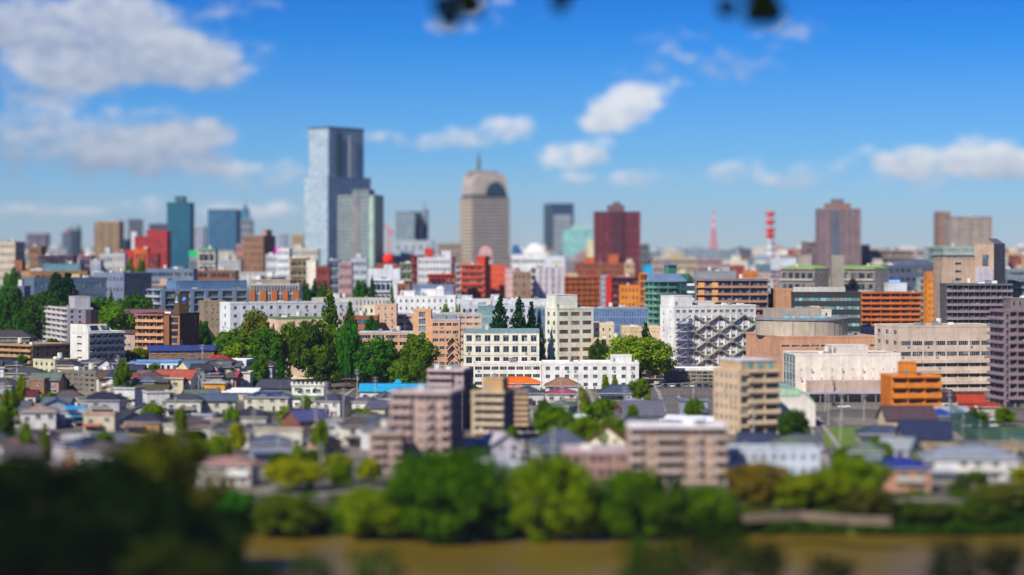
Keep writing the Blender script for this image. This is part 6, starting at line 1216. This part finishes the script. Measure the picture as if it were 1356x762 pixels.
# ------------------------------------------------------------------ trees one by one
# label, kind, px, ytop, width px, Y, tone
G1, G2, G3, G4, DK, PN = '587404', '4a6a04', '6c7c06', '38540a', '1c2e0a', '1e4618'
RIV = 'trees along the far river bank'
T_ = [
 ('low dark tree at the river edge, right of the stone revetment', 'broad', 1205, 664, 56, 474, '3c520c'), ('dark rounded tree by the river below the long grey hipped house', 'broad', 1236, 668, 50, 473, '34480c'), ('broad low tree by the river near the right edge', 'broad', 1300, 662, 66, 474, '3c520c'),
 ('low olive tree at the river edge below the reddish tree', 'broad', 985, 668, 54, 471, '4a5c0c'), ('low green tree by the river left of the stone revetment', 'broad', 950, 670, 48, 470, '44600c'), ('dark bushy tree by the river overhanging the stone revetment', 'broad', 1098, 670, 50, 474, '3a520c'),
 ('wide tree canopy left of the purple gym roof', 'broad', 132, 400, 46, 1100, '2f5c0a'), ('yellow-green canopy just above the purple gym roof', 'broad', 150, 405, 60, 1085, '547a0c'), ('dark canopy between lavender school wing and gym roof', 'broad', 186, 392, 52, 1110, '2c5a0a'), ('dark canopy far left below the slate school', 'broad', 62, 388, 56, 1140, '1f4a10'),
 ('tree beside the blue-grey hipped roof and long white front', 'broad', 790, 534, 30, 700, '40680c'), ('leafy tree above the white cube house', 'broad', 352, 436, 44, 950, '3f6a0c'), ('tree right of the grove behind the tan left wing', 'broad', 466, 428, 34, 940, '2f6a0e'),
 ('huge round tree at the river edge, left of the centre lane', 'broad', 596, 599, 158, 462, G2), ('broad tree at the river edge, right of the centre lane', 'broad', 736, 606, 116, 461, G1),
 ('full green tree left of the tall cypress by the river', 'broad', 838, 622, 100, 463, G1), ('dark narrow cypress at the river edge under the riverside flats', 'cone', 893, 632, 44, 466, G4),
 ('mid green tree right of the dark cypress by the river', 'broad', 935, 645, 76, 468, G2), ('reddish-tinged round tree below the pale riverside building', 'broad', 1005, 613, 86, 484, '66601a'),
 ('yellow-green leafy mass at river edge right of the reddish tree', 'broad', 1072, 626, 96, 478, G3), ('tall green tree by the river left of the brick house', 'broad', 1125, 606, 96, 486, G1),
 ('brownish tree right beside the brick house with royal blue roof', 'broad', 1150, 646, 66, 472, '55581a'), ('pointed conifer in front of the long grey hipped house', 'cone', 1274, 626, 36, 492, G4),
 ('round tree at the right edge by the river', 'broad', 1330, 640, 84, 480, '4c5a1c'), ('round golden-green tree alone beside the low pinkish roof', 'broad', 391, 609, 80, 505, G3),
 ('rounded tree at river edge left of the huge round tree', 'broad', 500, 648, 96, 464, G1), ('low yellowish tree by the river below the golden-green tree', 'broad', 384, 655, 92, 468, '5a6a14'),
 ('bright light green tree below the low pinkish roof', 'broad', 300, 650, 70, 472, '3f7a12'), ('small bright tree between the river trees and the pink annexe', 'broad', 448, 600, 36, 520, G3),
 ('small bright tree at the foot of the pink annexe', 'broad', 488, 608, 34, 520, G3), ('large olive-yellow tree at the lower left before the car park', 'broad', 208, 572, 150, 400, '565c10'),
 ('leafy garden tree right of the lane, biggest of the garden', 'broad', 735, 538, 52, 620, G1), ('garden tree before the pale green roof', 'broad', 770, 552, 44, 605, G2), ('rounded garden tree left of the riverside flats', 'broad', 808, 552, 44, 600, G1),
 ('dense tree left of the blue-grey hipped roof', 'broad', 797, 528, 36, 720, G2), ('egg-shaped clipped tree below the curved-roof hall', 'broad', 1051, 543, 40, 640, '2c4c12'),
 ('clipped bright bush-like tree beside the small white house', 'broad', 485, 541, 22, 690, G3), ('yellow-green tree between the twin-level roof house and cream-walled yard', 'broad', 307, 538, 20, 640, '5c7c10'),
 ('ball-topped tree left of a pair before the long white front', 'broad', 802, 497, 10, 850, G1), ('ball-topped tree right of a pair before the long white front', 'broad', 814, 499, 9, 848, G1),
 ('large spreading tree left of the cross-braced building', 'broad', 848, 446, 84, 950, '55780e'), ('dark conifer rising behind the large spreading tree', 'cone', 856, 430, 26, 990, '24441a'), ('dark tree in the shadow right of the tall white tower', 'broad', 795, 450, 28, 985, G4),
 ('rounded hedge tree by the kerb wall', 'broad', 848, 502, 26, 800, G1), ('layered cedar left of a pair above the classical hall', 'cone', 663, 396, 30, 1035, PN), ('layered cedar right of a pair above the classical hall', 'cone', 686, 397, 32, 1030, PN), ('slim cedar right of the cedar pair', 'cone', 702, 402, 20, 1035, PN),
 ('thin young tree by the teal pavilion and tall white tower', 'cone', 714, 413, 14, 1040, '3c5c2c'), ('tall slender ginkgo-like tree rising above the grove', 'cone', 440, 388, 36, 985, '3c5c0e'), ('upright tree behind the grove right side', 'cone', 462, 402, 22, 1040, G4),
 ('round tree in front of the tan left wing, left of two', 'broad', 500, 449, 56, 900, '3f6a0e'), ('round tree in front of the tan stair block, right of two', 'broad', 552, 443, 50, 905, '4c6c0a'), ('lower spreading tree between the tan school and turquoise roof', 'broad', 536, 474, 38, 850, '3f6610'),
 ('dark tree under the right of the two school trees', 'broad', 560, 480, 28, 880, G4), ('big dark grove tree beside the pink hall, left crown', 'broad', 384, 428, 43, 960, G2), ('big dark grove tree in the middle of the grove', 'broad', 410, 426, 55, 945, G4), ('grove tree on the right above the parked cars', 'broad', 447, 436, 40, 950, G2),
 ('narrow green tree at the right end of the grove', 'broad', 458, 430, 24, 925, '35700e'), ('low dark grove tree beside the parked cars', 'broad', 425, 458, 47, 900, '3c5c0c'), ('reddish-olive tree before the long white school', 'broad', 337, 412, 40, 985, '5a6412'),
 ('dark green tree right of the brown logo-tower flats', 'broad', 270, 426, 26, 975, '1e4a0c'), ('round tree behind the white cube house', 'broad', 310, 437, 44, 955, '466c0a'), ('bright sprawling tree above the white villa', 'broad', 312, 455, 44, 900, '557c0c'),
 ('small conical tree by the cottage yard', 'cone', 374, 466, 20, 880, '2c5c10'), ('small bluish shrub tree by the scarlet hipped roof', 'broad', 286, 452, 18, 905, '3c7030'), ('green shrub tree right of the white villa', 'broad', 344, 470, 22, 860, '40680c'),
 ('tall dark conifer on the left, left of two tallest', 'cone', 76, 364, 44, 1150, '123a16'), ('tall dark conifer on the left, right of two tallest', 'cone', 91, 364, 40, 1155, '123a16'), ('leafy tree at the left edge by the cupola building', 'broad', 16, 377, 44, 1170, '2c5a0e'), ('dark tree left of the conifer pair', 'broad', 44, 392, 40, 1160, '1f4a10'),
 ('dark tree low between the conifer pair and the bay school', 'broad', 108, 400, 30, 1150, '1f4a10'), ('row tree before the lavender school wing, left', 'broad', 138, 394, 40, 1140, '3a640c'), ('row tree before the lavender school wing, middle', 'broad', 160, 398, 38, 1130, '3c6a0c'), ('row tree before the lavender school wing, right', 'broad', 182, 396, 36, 1140, '3a640c'),
 ('pointed tree standing above the row trees', 'cone', 148, 388, 16, 1150, G4), ('spiky tree beside the grey-blue bay school', 'cone', 176, 386, 16, 1160, G4), ('round topped tree at the left edge above the red roof', 'broad', 18, 356, 24, 1330, '2f6010'),
 ('ivy-dark tree below the scarlet shop', 'broad', 171, 345, 16, 1500, '40680c'), ('ivy-green tree below the bright orange building', 'broad', 187, 344, 20, 1500, '3a6a0c'), ('dark conifer group tree left of tall-windowed school', 'broad', 404, 376, 22, 1280, '1c4a18'), ('dark conifer group tree behind the brown-finned school', 'cone', 416, 373, 22, 1285, '1c4a18'), ('dark tree right in the group behind the brown-finned school', 'broad', 428, 375, 20, 1280, '24501a'),
 ('round tree left of the tall-windowed school middle', 'broad', 478, 374, 30, 1275, '3c6a10'), ('pointed dark tree right of the tall-windowed school', 'cone', 492, 371, 18, 1270, '1e4a1c'), ('thin tree beside the small reddish block', 'cone', 520, 380, 14, 1215, '3c6018'), ('small round tree on the pink-beige block front', 'broad', 492, 420, 20, 1020, '2c5c10'),
 ('small roof garden tree on the bright white laboratory', 'broad', 592, 404, 18, 1170, '4a7020'), ('low roof garden tree right of the bright white laboratory', 'broad', 608, 405, 16, 1165, '4a7020'), ('bright hedge tree at the sports netting', 'broad', 1300, 545, 18, 690, G2), ('bright palm-like tree by the mauve balcony stacks', 'broad', 1330, 540, 24, 700, G1), ('hedge tree left of the palm-like tree', 'broad', 1288, 543, 18, 690, G4),
 ('yellow-green tree left of the dull navy roof', 'broad', 1142, 588, 34, 560, G3), ('tree in front of the dull navy roof', 'broad', 1168, 586, 30, 555, G2), ('golden small tree by the royal blue roof', 'broad', 1211, 600, 22, 540, G3), ('dark hedge tree left of the dull navy roof', 'broad', 1118, 592, 32, 545, G2),
 ('small tree beside the violet-blue gable and the lane', 'broad', 424, 556, 22, 600, G2), ('small tree in the yard of the castle house', 'broad', 405, 524, 14, 740, G3), ('tree by the mushroom-grey roof at the left', 'broad', 12, 516, 26, 700, G2), ('tree left of the car park at the left edge', 'broad', 8, 545, 22, 640, G4), ('small tree right of the low warehouse', 'broad', 162, 477, 22, 800, G2), ('small bright tree near the fan-roofed office', 'broad', 28, 497, 12, 760, G3),
 ('round topped dark tree next to the terracotta-edged shophouse', 'broad', 140, 572, 34, 560, G2), ('tree behind the wine red roof house', 'broad', 770, 512, 14, 760, G3), ('slim yellow tree by the garden lane', 'broad', 776, 526, 14, 720, G3), ('dark planted tree beside chocolate hipped roof', 'broad', 722, 530, 20, 700, G4),
 ('tree between orange hipped roof and slate hipped roof', 'broad', 716, 540, 18, 670, G2), ('small tree right of the lower left car park', 'broad', 240, 540, 16, 640, G2), ('potted green tree on the left lawn before the navy hipped house', 'broad', 33, 560, 20, 560, '4c6a14'), ('hedge tree in front of the pale blue house', 'broad', 60, 566, 18, 550, '5a6a18'), ('small tree on the lawn by the covered walkway', 'broad', 838, 536, 14, 700, G1), ('low tree hiding the narrow dark flats foot', 'broad', 676, 566, 22, 600, G2),
]
for t in T_:
    label, kind, px, yt, w, Y, tone = t; g = RIV if ' river' in label else 'trees standing among the houses and schools'
    if kind == 'cone' and w < 50 and Y > 600: w *= 1.45
    tree(label, kind, px, yt, w, Y, tone, group=g, fine=w > 60, z0=hillz(Y) if Y < 440 else (-5.2 if Y < 470 else (-3 if Y < 476 else 0)), frac=1.0 if (g == RIV and kind == 'broad') else None)
# river edge undergrowth (nobody could count it)
def foliage_band(name, pts, n, r0, r1, leafs, tone, zf, seed, ls=.5):
    r = random.Random(seed); m = M(); lm = mat(tone, 'leaf', 1.0)
    for i in range(n):
        t = r.random() * (len(pts) - 1); a = pts[int(t)]; b = pts[min(len(pts) - 1, int(t) + 1)]; f = t - int(t)
        px = a[0] + (b[0] - a[0]) * f; Y = a[1] + (b[1] - a[1]) * f + r.uniform(-4, 4); x = gx(px, Y); z = zf(Y); q = r.uniform(r0, r1)
        for k in range(leafs):
            v = Vector((r.gauss(0, 1), r.gauss(0, 1), abs(r.gauss(0, 1)))).normalized() * q * r.uniform(.6, 1.05)
            P = Vector((x + v.x, Y + v.y, z + v.z * .8)); nn = (v + Vector((r.uniform(-1, 1), r.uniform(-1, 1), r.uniform(0, 1))) * q * .6).normalized(); A = nn.orthogonal().normalized(); A.rotate(Matrix.Rotation(r.uniform(0, 6), 3, nn)); Bv = nn.cross(A); s = ls * r.uniform(.6, 1.3)
            A *= s; Bv *= s * .7; m.quad(tuple(P - A), tuple(P - Bv), tuple(P + A), tuple(P + Bv), lm)
    return m.build(name, None, kind='stuff')
bz = lambda Y: -6.0 + max(0, (Y - 469)) * .42 if Y < 483 else 0
foliage_band('riverside_undergrowth', [(250, 476), (520, 473), (900, 474), (1100, 474), (1400, 474)], 300, 1.2, 3.0, 90, '3a560c', bz, 5)
foliage_band('riverside_reeds', [(1165, 474), (1400, 474)], 90, 1.5, 3.2, 90, '34500c', bz, 6)
foliage_band('riverside_scrub', [(240, 490), (500, 488), (960, 486), (1180, 492), (1400, 486)], 130, 1.0, 2.4, 70, '4a6418', lambda Y: -.3, 8)
foliage_band('hillside_scrub', [(-60, 300), (330, 320)], 120, 1.5, 3.5, 90, '5c5a14', lambda Y: hillz(Y) - .3, 9, .4)
foliage_band('garden_shrubs', [(0, 560), (260, 640), (420, 600), (700, 640), (800, 600), (1120, 620), (1356, 600)], 120, .6, 1.3, 60, '46701a', lambda Y: 0, 10, .3)
# trees on the castle hill in front of the camera
FG = 'dark trees on the near hillside'  # shade over these trees is put into their dark leaf tones
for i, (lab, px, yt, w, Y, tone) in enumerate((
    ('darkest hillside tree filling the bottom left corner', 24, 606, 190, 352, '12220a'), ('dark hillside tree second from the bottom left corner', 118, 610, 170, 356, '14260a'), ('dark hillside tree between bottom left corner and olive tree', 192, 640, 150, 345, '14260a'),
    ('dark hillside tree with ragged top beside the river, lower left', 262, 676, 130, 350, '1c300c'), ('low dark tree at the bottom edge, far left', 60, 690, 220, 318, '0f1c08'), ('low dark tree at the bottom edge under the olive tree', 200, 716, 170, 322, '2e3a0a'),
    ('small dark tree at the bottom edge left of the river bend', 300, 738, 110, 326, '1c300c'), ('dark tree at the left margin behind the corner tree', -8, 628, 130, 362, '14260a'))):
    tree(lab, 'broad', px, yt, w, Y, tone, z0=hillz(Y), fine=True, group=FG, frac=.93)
SPR = 'treetops poking into the bottom edge'
for i, (lab, px, yt, w, Y, tone) in enumerate((
    ('blurred treetop at the bottom edge left of the huge round tree', 412, 742, 60, 330, '2c4414'), ('blurred treetop at the bottom edge under the huge round tree', 500, 735, 66, 335, '3c5220'), ('faint low treetop at the bottom edge, between two others', 350, 750, 50, 330, '1e300c'),
    ('treetop with thin sprays below the riverside flats', 845, 716, 60, 325, '2e4a10'), ('tallest thin sapling crossing the river on the right', 928, 682, 56, 335, '1e3208'), ('sapling beside the tallest one, right side', 975, 706, 50, 331, '24380c'),
    ('small sapling top left of the tallest sapling', 885, 722, 46, 327, '2c460e'), ('dark sapling top in front of the river, right half', 1012, 724, 44, 331, '182808'), ('dark spray at the bottom right corner', 1330, 728, 70, 330, '121e08'), ('dark spray left of the bottom right corner', 1262, 722, 66, 330, '14220a'),
    ('low dark sapling top at the bottom edge, right of centre', 1100, 742, 60, 329, '1c2e0a'))):
    tree(lab, 'sparse', px, yt - 10, w * 1.15, Y, tone, z0=hillz(Y), group=SPR, name='young_tree', frac=.7)
# overhanging twigs along the top edge
def twig(label, pts, Y, seed):
    pts = [(a, b + 9 if b > -10 else b + 4, q * 1.1) for a, b, q in pts]
    r = random.Random(seed); x0 = gx(pts[0][0], Y); z0 = gz(-60, Y); root = thing('overhanging_branch', label, 'branch', (x0, Y, z0), 0, 'leafy branches hanging into the top edge')
    m = M(); bk = mat('3a2e22', 'wall', .8); lf = M(); lm = mat('1a2c08', 'leaf', 1.0); prev = Vector((0, 0, 8))
    for (px, py, q) in pts:
        q *= Y / 190
        c = Vector((gx(px, Y) - x0, r.uniform(-1, 1), gz(py, Y) - z0)); m.bar(prev, c, .09, bk); prev = prev * .4 + c * .6
        for k in range(int(420 * q)):
            v = Vector((r.gauss(0, 1), r.gauss(0, 1), r.gauss(0, 1))).normalized() * q * r.uniform(.2, 1); P = c + v; A = Vector((r.gauss(0, 1), r.gauss(0, 1), r.gauss(0, 1))).normalized(); Bv = A.orthogonal().normalized(); A *= .5; Bv *= .34
            lf.quad(tuple(P - A), tuple(P - Bv), tuple(P + A), tuple(P + Bv), lm)
    m.build('limb', root); lf.build('leaf_cluster', root, kind='stuff')
twig('two-lobed leaf sprig hanging at the top edge left of centre', [(586, -2, .8), (596, 14, .9), (622, -4, 1.1), (610, -20, 1.1), (600, -40, 1.2)], 290, 3)
twig('smallest leaf tip at the top edge above the department store', [(742, -4, .7), (750, -25, 1.1), (760, -45, 1.2)], 290, 4)
twig('largest leaf sprig hanging at the top edge right of centre', [(963, 1, .8), (998, 10, .9), (1018, 6, 1.2), (1008, -12, 1.2), (990, -35, 1.4)], 290, 5)
# ------------------------------------------------------------------ ordinary buildings filling the city between the surveyed ones
FR = random.Random(21)
WALLC = [('white', 'd8dade'), ('cream', 'd0c4a4'), ('pale grey', 'b4b8be'), ('beige', 'bca48c'), ('blue-grey', '8c9cb0'), ('brown', '8a6650'), ('pinkish', 'b89890'), ('ivory', 'dcd8cc'), ('brick-red', '984430'), ('slate', '5c6678'), ('tan', 'b09068'), ('lilac-grey', 'a49cac')]
ROOFC = [('slate-grey', '4c525e'), ('slate-grey', '5c626c'), ('charcoal', '303238'), ('charcoal', '3c3e46'), ('grey', '64666c'), ('dusky', '50484c'), ('slate-grey', '565c68'), ('charcoal', '33363e'), ('navy', '2a3450'), ('brown', '5c4840'), ('russet', '7a4438'), ('bluish', '4c5c74'), ('green-grey', '5c6c60'), ('silver', '848a92')]
def relation(cx, cy, used_label):
    hs = sorted(HERO, key=lambda h: (h[1] - cx) ** 2 * 2.2 + (h[2] - cy) ** 2 * .6)
    for nk, hx, hy in hs[:14]:
        dx, dy = cx / cy * FPX - hx / hy * FPX, cy - hy
        rel = ('just right of' if dx > 0 else 'just left of') if abs(dx) > 12 else ('rising behind' if dy > 0 else 'standing in front of')
        l = used_label + ' ' + rel + ' ' + nk
        if l not in LABELS and len(l.split()) <= 16: return l
    return None
def blocked(px0, px1, ytop, Y, foot, gap=1.5):
    for f in FOOT:
        if sat(foot, f, gap): return True
    for (a, b, t, bt, y) in SCR:
        if Y < y and px1 > a - 1 and px0 < b + 1 and ytop < bt - 3: return True
    return False
nfill = 0
MASS = [M(), M()]
def city_block(px, Y, ytop, w, d, i, mass=False):
    global nfill
    h = gz(ytop, Y)
    if h < 6: return False
    yaw = FR.uniform(-.35, .35) * (1 if FR.random() < .5 else .2); cx = gx(px, Y); cy = Y + d / 2; foot = (cx, cy, w / 2, d / 2, yaw); q = (w / 2 + 2) * FPX / Y
    if blocked(px - q, px + q, ytop, Y, foot): return False
    name, hexx = WALLC[min(len(WALLC) - 1, int(len(WALLC) * FR.random() ** 1.25))]; nf = max(2, int(h / 3.4)); size = 'slender' if h > w * 1.4 else ('low' if h < w * .55 else 'mid-rise')
    typ = FR.choice(['block', 'flats', 'office']); lab = relation(cx, cy, '%s %s %d-storey %s' % (size, name, nf, typ)) if 0 else relation(cx, cy, '%s %s %s' % (size, name, typ))
    if not lab: return False
    mass = mass or nfill >= 285
    FOOT.append(foot); root = None if mass else thing('city_building', lab, 'building', (cx, cy, 0), yaw, 'ordinary city buildings towards the horizon'); wm, gm = M(), M(); col = mat(hexx); h1 = h - .4
    wm.box(-w / 2 + T, w / 2 - T, -d / 2 + T, d / 2 - T, -.5, h1, col)
    st = {'block': grid(cw=FR.uniform(3, 5), ww=FR.uniform(.4, .6), wh=.42), 'office': grid(cw=5, ww=.92, wh=.4), 'flats': grid(cw=6, ww=.85, wh=.52, sill=.3, bands=(.9, 1.0, mat(hexx, 'wall', .99)))}[typ]
    for fc in ('front', 'left', 'right'): facade(root, wm, gm, w, d, fc, 0, h1, nf, st if fc == 'front' else grid(cw=6, ww=.3, wh=.35), col, None)
    facade(root, wm, gm, w, d, 'back', -.4, h1, nf, BLANK, col, None)
    wm.box(-w / 2 - .15, w / 2 + .15, -d / 2 - .15, d / 2 + .15, h1, h, col, mat('a0a29e', 'roof'))
    if FR.random() < .7: a = FR.uniform(.2, .6) * w / 2; wm.box(-a, a * .4, -d * .2, d * .3, h + .001, h + FR.uniform(2, 5), mat(FR.choice(['d8d8d8', 'b8b8b4', hexx, hexx])))
    if mass:       # the farthest ones, past three hundred: joined
        c, s = math.cos(yaw), math.sin(yaw)
        for src, dst in ((wm, MASS[0]), (gm, MASS[1])):
            i0 = len(dst.v); dst.v += [(cx + a * c - b * s, cy + a * s + b * c, z) for a, b, z in src.v]; dst.f += [tuple(i0 + k for k in f) for f in src.f]; dst.m += [dst.mi(src.ms[k]) for k in src.m]
        return True
    wm.build('wall', root); gm.build('window_glazing', root, kind='stuff'); nfill += 1; return True
# infill low blocks around the schools
nb = 0
for i in range(500):
    if nb >= 60: break
    Y = FR.uniform(930, 1220); px = FR.uniform(-20, 1376); w, d = FR.uniform(10, 20), FR.uniform(8, 14); h = FR.uniform(5, 11)
    if city_block(px, Y, HZ + (H - h) * FPX / Y, w, d, i): nb += 1
for (Y0, Y1, n, lo, hi, w0, w1) in ((1200, 1330, 60, 385, 420, 10, 22), (1330, 1600, 260, 352, 392, 10, 24), (1600, 2100, 420, 336, 368, 12, 30), (2100, 2900, 420, 328, 352, 14, 40), (2900, 4600, 420, 336, 350, 20, 60)):
    for i in range(n):
        px = FR.uniform(-20, 1376); Y = FR.uniform(Y0, Y1); city_block(px, Y, FR.uniform(lo, hi), FR.uniform(w0, w1), FR.uniform(10, 20), i, Y0 >= 2900)
# house filling in the old quarter
nh = 0
for i in range(2600):
    if nh >= 205: break
    py = FR.uniform(500, 640); px = FR.uniform(-20, 1376); Y = gy(py)
    if py > 600 and 150 < px < 560: continue
    w, d = FR.uniform(7, 11), FR.uniform(6, 9); st = FR.choice([1, 2, 2, 2]); hw = 2.9 * st + .2; yaw = FR.gauss(0, .25) + (math.pi / 2 if FR.random() < .3 else 0); cx, cy = gx(px, Y), Y + d / 2
    foot = (cx, cy, w / 2 + .4, d / 2 + .4, yaw); q = (w / 2 + 1) * FPX / Y
    if blocked(px - q, px + q, HZ + (H - hw - 2.5) * FPX / Y, Y, foot, .7): continue
    rn, rc = FR.choice(ROOFC); wn, wc = FR.choice([c for c in WALLC if c[0] not in ('slate', 'brick-red', 'brown')] * 2 + [WALLC[5]]); rf = FR.choice(['hip', 'gable', 'gable', 'hip', 'flat'])
    lab = relation(cx, cy, '%s %s house with %s %s roof' % (wn, 'single-storey' if st == 1 else 'two-storey', rn, {'hip': 'hipped', 'gable': 'gabled', 'flat': 'flat'}[rf]))
    if not lab: continue
    house(lab, None, px, py, w, d, hw, yaw, rf, FR.uniform(1.6, 2.8), wc, rc, quiet=True, group=HGRP); nh += 1
i0 = len(MASS[0].v); MASS[0].v += MASS[1].v; MASS[0].f += [tuple(i0 + k for k in f) for f in MASS[1].f]; MASS[0].m += [MASS[0].mi(MASS[1].ms[k]) for k in MASS[1].m]
MASS[0].build('distant_city', None, kind='stuff')
# more small trees in the gaps
nt_ = 0
for i in range(900):
    if nt_ >= 110: break
    Y = FR.uniform(500, 1300) if i % 3 else FR.uniform(500, 760); px = FR.uniform(-10, 1366); w = FR.uniform(4, 8); x = gx(px, Y); h = FR.uniform(4, 9)
    if blocked(px - w * FPX / Y / 2, px + w * FPX / Y / 2, HZ + (H - h) * FPX / Y, Y, (x, Y, w * .35, w * .35, 0), .3): continue
    lab = relation(x, Y, FR.choice(['small green', 'rounded dark green', 'low bright green']) + ' tree')
    if not lab: continue
    tree(lab, 'broad', px, 0, w * FPX / Y, Y, FR.choice([G1, G2, G3, G4]), hgt=h, group='small garden trees among the buildings'); FOOT.append((x, Y, w * .3, w * .3, 0)); nt_ += 1
# parked cars and poles in the gaps of the old quarter
nc_ = 0
for i in range(900):
    if nc_ >= 48: break
    Y = FR.uniform(500, 860); px = FR.uniform(0, 1356); x = gx(px, Y); yw = FR.choice([0, math.pi / 2]) + FR.uniform(-.2, .2)
    if gh(x, Y) > 0 or blocked(px, px, 900, Y, (x, Y, 2.3, 1.1, yw), .3): continue
    c = FR.choice(list(CN)); lab = relation(x, Y, CN[c] + ' parked car')
    if lab: car(lab, x, Y, yw, c, 'cars parked between the houses'); FOOT.append((x, Y, 2.3, 1.1, yw)); nc_ += 1
np_ = 0
for i in range(600):
    if np_ >= 34: break
    Y = FR.uniform(500, 900); px = FR.uniform(0, 1356); x = gx(px, Y)
    if gh(x, Y) > 0 or blocked(px, px, 900, Y, (x, Y, .5, .5, 0), .1): continue
    lab = relation(x, Y, 'grey utility pole'); 
    if lab: p_ = pole(lab, px, HZ + H * FPX / Y, HZ + (H - 10.5) * FPX / Y); FOOT.append((x, Y, .5, .5, 0)); np_ += 1
print('FILL', nfill, nh, nb, nt_, 'objects', len(bpy.data.objects))
# ------------------------------------------------------------------ air
def haze():
    q = M(); q.box(-4300, 4300, -80, 11600, -9.5, 300, mat('ffffff', 'plain')); me = q.mesh('haze'); me.materials.clear()
    m = bpy.data.materials.new('haze_air'); m.use_nodes = True; nt = m.node_tree; nt.nodes.clear()
    o = nt.nodes.new('ShaderNodeOutputMaterial'); v = nt.nodes.new('ShaderNodeVolumePrincipled'); v.inputs['Density'].default_value = HAZE
    v.inputs['Color'].default_value = (.72, .82, 1, 1); v.inputs['Anisotropy'].default_value = .2; nt.links.new(v.outputs[0], o.inputs['Volume']); me.materials.append(m)
    obj('haze', me, None, kind='stuff')
HAZE = 3.6e-5
haze()
